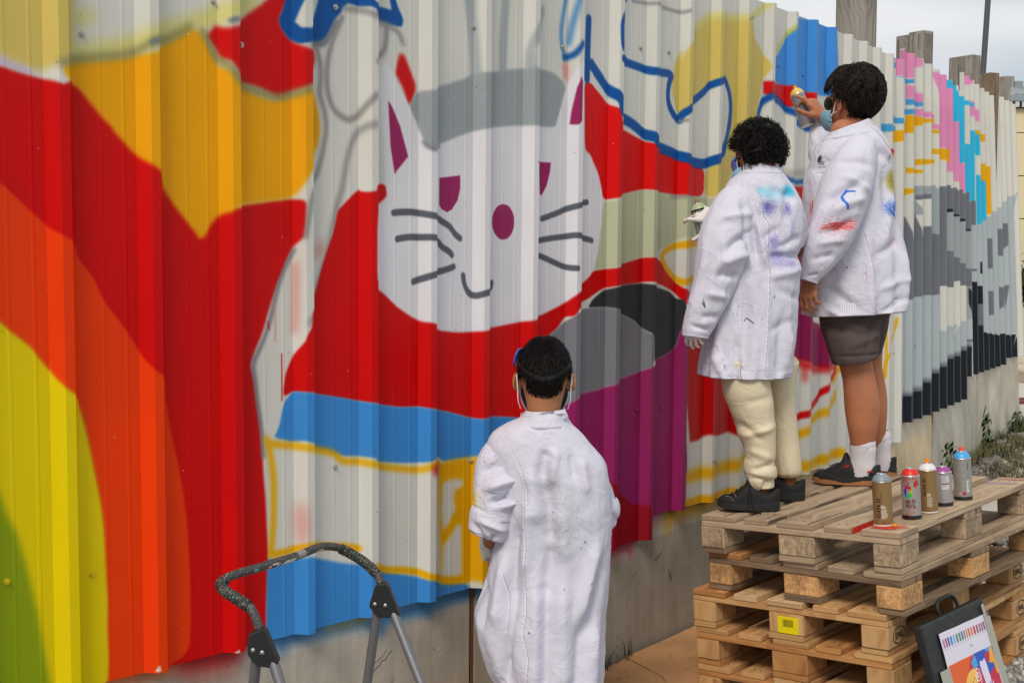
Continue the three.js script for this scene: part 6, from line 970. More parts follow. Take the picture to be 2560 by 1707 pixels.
  shoe(o, [at(2100, 1178, 5.53), at(2241, 1190, 5.42)], { len: 0.3, w: 0.105, upper: 0x17191a, sole: 0x9c6a42, gum: true, name: 'shoe' }, an[1]);
  // coat
  const rows = [[322, 2072, 2174, D, 0.078, -0.026], [332, 2066, 2190, D, 0.088, -0.022], [344, 2060, 2204, D, 0.1, -0.014], [359, 2048, 2216, D, 0.112, -0.006], [384, 2036, 2224, D, 0.125], [420, 2024, 2228, D, 0.135], [450, 2014, 2231, D, 0.142], [500, 2010, 2236, D, 0.15], [560, 2010, 2246, D, 0.158], [606, 2012, 2257, D, 0.165], [650, 2014, 2267, D, 0.172], [690, 2015, 2270, D, 0.178], [730, 2015, 2267, D, 0.184], [762, 2013, 2264, D, 0.188, -0.012], [780, 2012, 2262, D, 0.19, -0.014]];
  const folds = [[2140, 560, 2150, 800, 12, 0.007], [2190, 430, 2200, 560, 14, -0.008], [2225, 540, 2215, 800, 14, -0.007], [2215, 480, 2180, 620, 12, 0.008], [2160, 640, 2230, 600, 9, -0.005], [2170, 720, 2250, 690, 9, 0.005], [2050, 720, 2120, 770, 12, -0.008], [2045, 760, 2100, 800, 10, 0.007], [2120, 360, 2200, 400, 12, -0.006], [2160, 330, 2215, 400, 8, 0.006], [2245, 620, 2238, 790, 8, 0.007], [2030, 440, 2060, 400, 10, -0.006], [2178, 780, 2240, 740, 8, -0.006]];
  const NR = 150, NA = 190, g = loft(rows, { rings: NR, around: NA, folds, wr: [0.0028, 1.4, 1.2, 53], drape: (a, w) => 0.006 * sstep(0.5, 1, w) * Math.sin(a * 7 + 2.2) + 0.004 * sstep(0.5, 1, w) * Math.sin(a * 13), hem: true }); loftUV01(g, NR, NA);
  const map = coatTex(1300, 900, rows, 1, (t) => {
    t.seam([[2100, 352], [2120, 355], [2150, 368], [2176, 392], [2182, 430], [2180, 470]], 4); t.seam([[2110, 322], [2100, 352]], 3); t.seam([[2182, 500], [2188, 560], [2200, 620], [2214, 700], [2216, 790]], 3.5); t.seam([[2132, 580], [2146, 640], [2155, 720], [2158, 805]], 3.5); t.seam([[2044, 700], [2080, 712], [2134, 698]], 3); t.seam([[2134, 662], [2134, 698]], 3); t.seam([[2015, 806], [2150, 804]], 2.5);
    t.line([[2158, 770], [2162, 806]], 'rgba(40,40,60,A)', 3, 0.8);
    t.line([[2156, 327], [2180, 340], [2200, 362], [2220, 388]], 'rgba(150,140,40,A)', 7, 0.75); t.line([[2205, 392], [2210, 410]], 'rgba(160,150,50,A)', 8, 0.7); t.blot(2216, 445, 12, 'rgba(150,140,40,A)', 0.85, 1); t.blot(2214, 460, 11, 'rgba(165,150,50,A)', 0.8); t.blot(2188, 456, 10, 'rgba(170,158,90,A)', 0.5); t.blot(2180, 470, 9, 'rgba(180,168,110,A)', 0.45); t.line([[2214, 440], [2212, 470]], 'rgba(150,138,30,A)', 12, 0.6);
    t.line([[2218, 486], [2212, 520]], 'rgba(60,112,200,A)', 9, 0.6); t.line([[2212, 520], [2220, 540]], 'rgba(40,100,200,A)', 13, 0.85); t.line([[2202, 528], [2214, 538]], 'rgba(50,110,205,A)', 9, 0.7); t.mist(2205, 520, 20, 'rgba(50,100,200,A)', 0.5, 1400, 20);
    t.line([[2022, 505], [2024, 560]], 'rgba(208,60,56,A)', 8, 0.7); for (let k = 0; k < 60; k++) { const q = rnd(), X = 2016 + rr(0, 16), Y = 500 + q * 70; t.line([[X, Y], [X + rr(-2, 2), Y + rr(4, 16)]], 'rgba(206,60,50,A)', rr(1, 4), rr(0.1, 0.5)); } t.line([[2018, 510], [2022, 545]], 'rgba(208,50,44,A)', 5, 0.6); t.mist(2024, 540, 14, 'rgba(208,50,40,A)', 0.5, 900, 40); t.blot(2034, 545, 10, 'rgba(200,70,60,A)', 0.5); t.blot(2040, 570, 14, 'rgba(210,120,110,A)', 0.4);
    t.text('OBI', 2040, 416, 22, 'rgba(20,20,24,0.95)'); t.text('AND THE', 2040, 423, 10, 'rgba(20,20,24,0.9)'); t.blot(2041, 401, 5, 'rgba(15,15,18,A)', 1); t.line([[2041, 396], [2041, 407]], 'rgba(15,15,18,A)', 4, 1);
    t.line([[2102, 402], [2112, 410], [2106, 404], [2116, 400]], 'rgba(30,30,40,A)', 3, 0.85); t.line([[2136, 394], [2140, 404], [2148, 402], [2146, 394]], 'rgba(200,70,110,A)', 3, 0.6); t.mist(2138, 400, 12, 'rgba(200,80,110,A)', 0.4, 120, 8); t.line([[2028, 434], [2046, 436]], 'rgba(90,90,110,A)', 2.5, 0.7);
    t.mist(2220, 600, 14, 'rgba(220,150,140,A)', 0.35, 500, 14); t.line([[2244, 655], [2250, 668]], 'rgba(70,70,80,A)', 2, 0.6); t.line([[2245, 700], [2246, 710]], 'rgba(60,60,70,A)', 2.4, 0.7); t.blot(2092, 667, 3, 'rgba(40,40,60,A)', 0.9); t.blot(2132, 680, 4, 'rgba(200,130,100,A)', 0.6);
    for (let k = 0; k < 30; k++) t.blot(rr(2030, 2255), rr(380, 800), 1.6, 'rgba(80,70,90,A)', 0.5);
  });
  const coat = addTo(o, 'coat', g, cloth({ map }));
  addTo(o, 'collar', loft([[314, 2076, 2168, D, 0.072, -0.03], [317, 2072, 2173, D, 0.077, -0.03], [327, 2066, 2182, D, 0.085, -0.028], [340, 2058, 2198, D, 0.098, -0.022], [352, 2070, 2190, D, 0.085, -0.016]], { rings: 22, around: 90, wr: [0.002, 1.5, 1.5, 8], hem: true }), coatPlain, coat);
  const sl = sleeve([[2160, 362, 5.2, 34, 1], [2146, 388, 5.17, 48, 1], [2126, 440, 5.14, 60, 1], [2106, 500, 5.11, 64, 1], [2086, 560, 5.08, 60, 1], [2064, 610, 5.07, 52, 1], [2042, 655, 5.06, 40, 1], [2026, 688, 5.06, 27, 1], [2021, 702, 5.06, 24, 1]], { rings: 110, wr: [0.0055, 1.3, 1.3, 111], bend: 0.6, folds: [[2050, 520, 2140, 470, 9, -0.010], [2055, 550, 2140, 510, 9, 0.010], [2040, 590, 2130, 560, 8, -0.010], [2030, 620, 2100, 600, 8, 0.008], [2080, 420, 2160, 430, 9, -0.006], [2090, 460, 2160, 490, 8, 0.006], [2020, 650, 2070, 640, 6, -0.007], [2010, 690, 2040, 682, 4, -0.005]] });
  const slMap = canvasTex(700, 800, (x) => {
    x.fillStyle = '#cfcedc'; x.fillRect(0, 0, 700, 800); x.lineCap = 'round'; x.translate(700, 0); x.scale(-1, 1);
    x.strokeStyle = 'rgba(50,110,205,0.9)'; x.lineWidth = 13; x.beginPath(); x.moveTo(362, 322); x.lineTo(330, 330); x.lineTo(316, 372); x.lineTo(330, 400); x.lineTo(356, 424); x.stroke();
    for (let k = 0; k < 130; k++) { const q = rnd(), X = 262 + q * 150, Y = 535 - q * 60 + rr(-26, 22) * (0.35 + 0.65 * q); x.strokeStyle = `rgba(${rr(190, 216) | 0},${rr(36, 100) | 0},${rr(34, 90) | 0},${rr(0.08, 0.45).toFixed(2)})`; x.lineWidth = rr(1, 7); x.beginPath(); x.moveTo(X, Y); x.lineTo(X + rr(8, 52), Y - rr(2, 20)); x.stroke(); }
    for (let k = 0; k < 900; k++) { x.fillStyle = 'rgba(206,60,50,' + rr(0.2, 0.6).toFixed(2) + ')'; x.beginPath(); x.arc(330 + (rnd() + rnd() - 1) * 130, 520 + (rnd() + rnd() - 1) * 70, rr(0.6, 1.8), 0, 7); x.fill(); }
    for (let k = 0; k < 90; k++) { x.fillStyle = ['rgba(60,60,70,0.6)', 'rgba(190,60,70,0.5)', 'rgba(60,90,170,0.5)'][k % 3]; x.beginPath(); x.ellipse(rnd() * 700, 300 + rnd() * 500, rr(0.8, 3), rr(0.8, 4), 0, 0, 7); x.fill(); }
    x.strokeStyle = 'rgba(150,148,166,0.5)'; x.lineWidth = 3; x.beginPath(); x.moveTo(0, 772); x.lineTo(700, 772); x.moveTo(480, 0); x.lineTo(470, 800); x.stroke();
  });
  { const u = sl.attributes.uv; let m = 0; for (let i = 0; i < u.count; i++) m = Math.min(m, u.getY(i)); for (let i = 0; i < u.count; i++) u.setY(i, 1 - u.getY(i) / m); }
  addTo(o, 'sleeve', sl, cloth({ map: slMap }, [0.6, 0.8]), coat);
  addTo(o, 'sleeve', sleeve([[2104, 372, 5.42, 40, 1], [2088, 392, 5.5, 46, 1], [2068, 388, 5.58, 44, 1], [2058, 362, 5.64, 36, 1], [2056, 330, 5.68, 29, 1], [2056, 300, 5.7, 23, 1]], { rings: 80, wr: [0.005, 1.4, 1.4, 121], bend: 0.5 }), coatPlain, coat, 'raised right sleeve with dirty cuff');
  // thick wavy hair
  const hc = [0, 0.05, -0.022], hr = [0.097, 0.112, 0.12], lim = (q) => (q.z > 0.35 ? 0.42 : q.z > 0.0 ? 0.0 + q.z : q.z > -0.25 ? -0.1 : -0.86 + 0.2 * Math.abs(q.x));
  const capG = surf((x, y, z) => { const q = V((x - hc[0]) / hr[0], (y - hc[1]) / hr[1], (z - hc[2]) / hr[2]).normalize(), n = 0.026 * (fbm(x * 34 + 70, y * 22 + z * 26 + 70, 3) - 0.5); return Math.max(ell(x, y, z, hc, hr) + n, (lim(q) - q.y) * 0.09); }, [-0.13, -0.11, -0.16], [0.13, 0.19, 0.12], 0.0055);
  const st = []; while (st.length < 3000) {
    const d = sphereDir(), q = d; if (d.y < lim(q) - 0.02) continue; const n = V(d.x / hr[0], d.y / hr[1], d.z / hr[2]).normalize(), p = V(hc[0] + d.x * hr[0], hc[1] + d.y * hr[1], hc[2] + d.z * hr[2]).addScaledVector(n, -0.008);
    const cl = Math.floor(d.x * 6 + 9) * 31 + Math.floor(d.y * 6 + 9) * 7 + Math.floor(d.z * 6 + 9), ang = (hash(cl, 3) - 0.5) * 1.5, cr = V(0.15, 1, 0.1), t = n.clone().multiplyScalar(n.dot(cr)).sub(cr).normalize(); t.applyAxisAngle(n, ang + rr(-0.2, 0.2));
    const L = rr(0.04, 0.075), wv = rr(0.004, 0.011), ph = hash(cl, 9) * 6.28, b = n.clone().cross(t), P = []; for (let k = 0; k <= 8; k++) { const s = k / 8; P.push(p.clone().addScaledVector(t, L * s * (1 - 0.15 * s)).addScaledVector(n, 0.02 * Math.sin(s * 2.6) - 0.012 * s * s + rr(0, 0.001)).addScaledVector(b, wv * Math.sin(ph + s * 8.5))); } st.push([P, rr(0.0013, 0.0024)]);
  }
  addTo(o, 'hair', moved(mergeHair([capG, strandMesh(st, 8, 4)]), hm), hairMat(0x1f1612));
  // sunglasses
  const lens = surf((x, y, z) => Math.max(Math.abs(ell(x, y, z, [0, 0.006, 0.012], [0.084, 0.06, 0.1])) - 0.0025, Math.abs(y - 0.004) - 0.022, -z + 0.028, 0.007 - Math.abs(x)), [-0.095, -0.04, 0], [0.095, 0.05, 0.125], 0.004);
  const gg = addTo(o, 'sunglasses', moved(lens, hm), new THREE.MeshPhysicalMaterial({ color: 0x060607, roughness: 0.25, specularIntensity: 0.5 }));
  for (const s of [-1, 1]) addTo(o, 'temple', moved(tube([V(s * 0.083, 0.02, 0.035), V(s * 0.085, 0.018, 0.0), V(s * 0.082, 0.008, -0.03)], 0.0022, 20, 6), hm), std({ color: 0xa8a496, roughness: 0.3, metalness: 0.7 }), gg);
  const mk = addTo(o, 'face_mask', moved(surf((x, y, z) => Math.max(Math.abs(ell(x, y, z, [0, -0.045, 0.035], [0.076, 0.085, 0.096])) - 0.002, y + 0.024, -y - 0.105, -z + 0.034 + (y + 0.05) * 0.2), [-0.09, -0.13, -0.02], [0.09, 0.0, 0.14], 0.004), hm), std({ color: 0x86b4cc, roughness: 0.85 }));
  for (const s of [-1, 1]) { addTo(o, 'ear_loop', moved(tube([V(s * 0.066, -0.03, 0.062), V(s * 0.074, -0.042, 0.03), V(s * 0.084, 0.004, 0.008), V(s * 0.088, 0.016, -0.008)], 0.0022, 30, 6), hm), std({ color: 0xe8e8e8, roughness: 0.8 }), mk); addTo(o, 'ear_loop', moved(tube([V(s * 0.066, -0.088, 0.05), V(s * 0.074, -0.042, 0.03), V(s * 0.085, -0.034, 0.0)], 0.0022, 20, 6), hm), std({ color: 0xe8e8e8, roughness: 0.8 }), mk); }
}
// ---------------------------------------------------------------- spray cans
const metal = (c, r = 0.32) => std({ color: c, metalness: 0.85, roughness: r });
const plast = (c, r = 0.45) => std({ color: c, roughness: r });
const lathe = (pts, n = 40) => new THREE.LatheGeometry(pts.map(([a, b]) => new THREE.Vector2(a, b)), n);
function makeCan(name, label, k) {
  const o = thing(name, label, 'spray can', [0, 0, 0], k.group), R = 0.0328, H = k.h ?? 0.185, B = H * 0.83;
  const body = part('body', new THREE.CylinderGeometry(R, R, B, 48, 1, true).translate(0, B / 2, 0), std({ map: canvasTex(1024, 512, k.draw), metalness: k.metal ?? 0.55, roughness: 0.36 }), o);
  part('base_rim', lathe([[0.001, 0.003], [R - 0.004, 0.0], [R + 0.0005, 0.001], [R + 0.0014, 0.003], [R + 0.0012, k.base ? 0.013 : 0.005], [R, k.base ? 0.014 : 0.006]]), k.base ? plast(k.base) : plast(0xd8d6d2, 0.35), o);
  part('shoulder', lathe([[R, B], [R + 0.0012, B + 0.0015], [R + 0.0012, B + 0.004], [R - 0.001, B + 0.006], [R - 0.003, B + 0.0075]]), metal(k.ring ?? 0xb8b8b8), o);
  const T = H - B;
  part('dome', lathe([[R - 0.0015, B + 0.006], [R - 0.003, B + T * 0.4], [R - 0.008, B + T * 0.66], [R - 0.0155, B + T * 0.86], [0.0165, B + T * 0.93]]), plast(k.dome, 0.4), o);
  part('valve_cup', lathe([[0.0168, B + T * 0.9], [0.0172, B + T * 0.97], [0.0155, B + T * 1.0], [0.013, B + T * 0.97], [0.011, B + T * 0.9], [0.005, B + T * 0.9], [0.004, B + T * 0.99], [0.0005, B + T]]), metal(0xcfcfcf, 0.25), o);
  if (k.nozzle) { const n = part('nozzle', fixUV([place(new THREE.CylinderGeometry(0.0078, 0.0092, 0.009, 20), [0, B + T + 0.003, 0]), place(new THREE.CylinderGeometry(0.0062, 0.0078, 0.007, 20), [0, B + T + 0.011, 0]), place(new THREE.CylinderGeometry(0.0028, 0.0028, 0.004, 12), [-0.0078, B + T + 0.009, 0], [0, 0, Math.PI / 2])]), plast(k.nozzle, 0.4), o); }
  return o;
}
const F = (x, c) => { x.fillStyle = c; x.fillRect(0, 0, 1024, 512); };
const lines = (x, X, Y, n, w, c, h = 5, g = 11) => { x.fillStyle = c; for (let k = 0; k < n; k++) x.fillRect(X, Y + k * g, w * (0.55 + 0.45 * hash(k, n + X)), h); };
const vtext = (x, s, X, Y, f, c) => { x.save(); x.translate(X, Y); x.rotate(-Math.PI / 2); x.font = f; x.fillStyle = c; x.textAlign = 'left'; x.fillText(s, 0, 0); x.restore(); };
function splash(x, c, X, Y, R, n) { x.fillStyle = c; for (let k = 0; k < n; k++) { const a = rnd() * 6.28, q = Math.sqrt(rnd()) * R; x.beginPath(); x.ellipse(X + Math.cos(a) * q, Y + Math.sin(a) * q * 1.2, rr(2, 15), rr(2, 12), rnd() * 3, 0, 7); x.fill(); } }
const goldDraw = (txt) => (x) => { F(x, '#9a7c50'); if (txt) { vtext(x, 'GOLD', 474, 410, 'bold 88px sans-serif', '#17130f'); vtext(x, 'PRO-ACRYLIC', 496, 240, 'bold 22px sans-serif', '#2a2018'); vtext(x, 'SPRAY COLOUR', 520, 240, '15px sans-serif', '#3a2e20'); lines(x, 486, 262, 3, 90, '#e8e2d4', 9, 14); lines(x, 486, 312, 11, 130, '#e8e2d4', 5, 10); x.fillStyle = '#3a2c1c'; x.fillRect(492, 470, 64, 8); lines(x, 490, 440, 3, 110, '#7e6238', 4, 8); } else { vtext(x, 'GOLD', 462, 300, 'bold 84px sans-serif', '#241a12'); lines(x, 470, 262, 3, 80, '#dcd4c4', 9, 14); lines(x, 470, 310, 12, 120, '#dcd4c4', 5, 10); x.fillStyle = '#3a2c1c'; x.fillRect(470, 470, 70, 7); } };
const can = [
  { n: 'gold spray can with grey dome and no cap, nearest on the pallet edge', u: 0.708, v: 0.066, turn: 0, k: { h: 0.182, dome: 0x7f8b92, ring: 0xa39c8c, draw: goldDraw(true), metal: 0.5 } },
  { n: 'silver spray can smeared red with colour wheel print and red dome', u: 0.739, v: 0.223, turn: 0, k: { h: 0.18, dome: 0xd02418, base: 0x1a1416, draw: (x) => {
    F(x, '#aeaaa4'); splash(x, 'rgba(206,38,28,0.92)', 440, 40, 70, 60); splash(x, 'rgba(206,38,28,0.9)', 590, 40, 60, 60); splash(x, 'rgba(206,38,28,0.85)', 620, 90, 40, 30);
    for (let a = 0; a < 60; a++) { x.strokeStyle = `hsl(${a * 6 + 340},78%,48%)`; x.lineWidth = 38; x.beginPath(); x.arc(466, 176, 56, (a * 6 * Math.PI) / 180 - 1.57, ((a + 1.3) * 6 * Math.PI) / 180 - 1.57); x.stroke(); }
    x.fillStyle = '#1b1b1e'; x.font = 'bold 56px sans-serif'; x.fillText('WATER', 404, 314); x.fillText('BASED', 404, 362); x.fillStyle = 'rgba(206,38,28,0.75)'; x.fillRect(450, 268, 24, 100); splash(x, 'rgba(206,38,28,0.9)', 500, 448, 70, 50); splash(x, 'rgba(206,38,28,0.8)', 570, 360, 14, 6); splash(x, 'rgba(206,38,28,0.8)', 540, 268, 16, 6); splash(x, 'rgba(206,38,28,0.8)', 430, 480, 40, 22); } } },
  { n: 'gold spray can with white dome and orange nozzle', u: 0.745, v: 0.348, turn: 0.1, k: { h: 0.181, dome: 0xd8d6d4, ring: 0xb09a78, nozzle: 0xe08a1c, draw: goldDraw(false), metal: 0.5 } },
  { n: 'small silver spray can with purple dome and white label behind the gold one', u: 0.735, v: 0.496, turn: -0.1, k: { h: 0.146, dome: 0x9c3f8e, base: 0x1a1a1e, draw: (x) => { F(x, '#b0aeb0'); x.fillStyle = '#e6e2e4'; x.fillRect(500, 36, 150, 210); lines(x, 512, 50, 8, 120, '#8a868a', 4, 11); x.fillStyle = '#9a2f7e'; x.fillRect(504, 146, 142, 22); x.font = 'bold 34px sans-serif'; x.fillText('misk', 580, 168); x.fillStyle = '#33303a'; x.font = 'bold 20px sans-serif'; x.fillText('COLOR', 530, 196); lines(x, 490, 390, 3, 130, '#8a8a8a', 4, 16); } } },
  { n: 'tall silver spray can with blue dome and red nozzle, farthest along the pallet', u: 0.748, v: 0.639, turn: 0.15, k: { h: 0.184, dome: 0x3f9fd8, base: 0x1a1a1e, nozzle: 0xe24a30, draw: (x) => { F(x, '#a5a39c'); x.fillStyle = 'rgba(120,118,112,0.5)'; x.fillRect(570, 0, 6, 512); vtext(x, 'MTN', 612, 120, 'bold 40px sans-serif', '#1d1d20'); vtext(x, 'hardcore', 606, 240, '16px sans-serif', '#5a5a5c'); x.fillStyle = '#e4e2de'; x.fillRect(562, 256, 62, 150); for (let k = 0; k < 22; k++) { x.fillStyle = '#55555a'; x.fillRect(588, 276 + k * 4.6, 24, rr(1, 3.4)); } const dia = (X, Y, c, s) => { x.save(); x.translate(X, Y); x.rotate(Math.PI / 4); x.fillStyle = c; x.fillRect(-s, -s, 2 * s, 2 * s); x.restore(); }; dia(436, 424, '#c02020', 24); dia(436, 424, '#f0eeea', 18); x.fillStyle = '#222'; x.beginPath(); x.arc(436, 426, 7, 0, 7); x.fill(); dia(514, 424, '#c02020', 22); for (const Y of [96, 110, 190, 260, 330]) { x.fillStyle = 'rgba(210,208,202,0.5)'; x.fillRect(400, Y, 150, 3); } x.fillStyle = '#e8ecd8'; x.beginPath(); x.arc(404, 186, 8, 0, 7); x.fill(); } } },
];
for (const c of can) { const o = makeCan('spray_can', c.n, c.k), p = fromPallet(c.u, c.v, DECK + 0.001); p.add(V(0.0095, 0, -0.0312)); p.y = fromPallet(0, 0, DECK).y + 0.0676 * (p.x - PAL0.x - fromPallet(0, 0, DECK).x + PAL0.x) + 0.0352 * (p.z - fromPallet(0, 0, DECK).z) + 0.0008; o.position.copy(p); o.quaternion.copy(new THREE.Quaternion().setFromUnitVectors(V(0, 1, 0), V(-0.0674, 0.9971, -0.0351))).multiply(new THREE.Quaternion().setFromAxisAngle(V(0, 1, 0), Math.PI + Math.atan2(-p.x, -p.z) * 0 + c.turn - Math.atan2(p.x, -p.z))); }
{ const p = at(2239, 1303, 4.33), o = thing('nozzle_cap', 'small orange nozzle lying on the board right beside the grey domed can', 'nozzle', [p.x, 0, p.z]); o.position.y = fromPallet(0, 0, DECK).y + 0.0676 * (p.x - PAL0.x - fromPallet(0, 0, DECK).x + PAL0.x) + 0.0352 * (p.z - fromPallet(0, 0, DECK).z) + 0.0075; o.rotation.set(0, 0.6, 1.45); part('cap', lathe([[0.0005, -0.007], [0.0075, -0.007], [0.0075, 0.002], [0.0058, 0.004], [0.0058, 0.008], [0.0005, 0.009]], 20), plast(0xe08a14), o); part('insert', place(new THREE.CylinderGeometry(0.003, 0.003, 0.0015, 12), [0.0072, 0, 0], [0, 0, 1.57]), plast(0xb83a10), o); }
// cans held in the hands
{ const o = makeCan('spray_can', 'grey spray can with pale yellow dome held high by the tall boy', { h: 0.185, dome: 0xd8b94e, ring: 0xc8c8ca, nozzle: 0xc89020, metal: 0.3, draw: (x) => { F(x, '#8e9298'); lines(x, 460, 30, 4, 110, '#5a5e66', 7, 14); x.strokeStyle = '#a03030'; x.lineWidth = 4; for (const X of [440, 510]) { x.save(); x.translate(X, 420); x.rotate(0.785); x.strokeRect(-24, -24, 48, 48); x.restore(); } } });
  const top = at(1993, 234, 5.69), bot = at(2022, 316, 5.68), ax = top.clone().sub(bot).normalize(); o.position.copy(bot); o.quaternion.setFromUnitVectors(V(0, 1, 0), ax).multiply(new THREE.Quaternion().setFromAxisAngle(V(0, 1, 0), Math.PI)); o.scale.setScalar(0.95); }
{ const o = makeCan('spray_can', 'silver spray can with pale green dome in the gloved hand of the curly boy', { h: 0.185, dome: 0xa9b48c, ring: 0x222222, nozzle: 0x8a6a4a, base: 0x1a1a1e, draw: (x) => { F(x, '#9ea09c'); x.fillStyle = '#3c3e3c'; x.fillRect(400, 0, 20, 512); x.fillRect(470, 0, 8, 512); lines(x, 500, 120, 14, 80, '#5c5e5c', 5, 12); } });
  const top = at(1750, 533, 5.06), bot = at(1771, 614, 5.05), ax = top.clone().sub(bot).normalize(); o.position.copy(bot).addScaledVector(ax, -0.012); o.quaternion.setFromUnitVectors(V(0, 1, 0), ax).multiply(new THREE.Quaternion().setFromAxisAngle(V(0, 1, 0), Math.PI)); }
// paint on the top pallet: red round the grey can, small streaks farther along
{ const top = scene.children.find((c) => c.userData.label?.startsWith('top pallet'));
  const red = canvasTex(256, 192, (x) => { x.clearRect(0, 0, 256, 192); x.filter = 'blur(9px)'; x.fillStyle = 'rgba(214,46,26,0.8)'; x.beginPath(); x.ellipse(118, 112, 70, 34, 0.1, 0, 7); x.fill(); x.fillStyle = 'rgba(220,60,40,0.5)'; x.beginPath(); x.ellipse(170, 70, 66, 40, 0, 0, 7); x.fill(); x.filter = 'none'; });
  const m = part('paint_mark', new THREE.PlaneGeometry(0.17, 0.14), std({ map: red, transparent: true, roughness: 0.7, polygonOffset: true, polygonOffsetFactor: -2 }), top, 'red paint sprayed on the board under the grey domed can'); m.rotation.x = -Math.PI / 2; m.position.set(0.722, 0.1462, -0.062);
  const m2 = part('paint_mark', new THREE.PlaneGeometry(0.3, 0.022), std({ map: canvasTex(256, 32, (x) => { x.clearRect(0, 0, 256, 32); const g = x.createLinearGradient(0, 0, 256, 0); g.addColorStop(0, 'rgba(208,30,18,1)'); g.addColorStop(0.75, 'rgba(208,30,18,0.95)'); g.addColorStop(1, 'rgba(208,30,18,0)'); x.fillStyle = g; x.fillRect(0, 0, 256, 32); }), transparent: true, roughness: 0.7, polygonOffset: true, polygonOffsetFactor: -2 }), top); m2.rotation.y = Math.PI / 2; m2.position.set(0.6195, 0.133, -0.165);
  const m3 = part('paint_mark', new THREE.PlaneGeometry(0.14, 0.34), std({ map: canvasTex(128, 256, (x) => { x.clearRect(0, 0, 128, 256); x.filter = 'blur(5px)'; x.strokeStyle = 'rgba(120,100,190,0.7)'; x.lineWidth = 10; x.beginPath(); x.moveTo(6, 120); x.lineTo(124, 96); x.stroke(); x.fillStyle = 'rgba(214,150,130,0.6)'; x.fillRect(14, 6, 100, 30); x.strokeStyle = 'rgba(180,150,30,0.6)'; x.beginPath(); x.moveTo(96, 190); x.lineTo(122, 168); x.stroke(); x.filter = 'none'; }), transparent: true, roughness: 0.8, polygonOffset: true, polygonOffsetFactor: -2 }), top); m3.rotation.x = -Math.PI / 2; m3.position.set(0.727, 0.1462, -1.02);
}
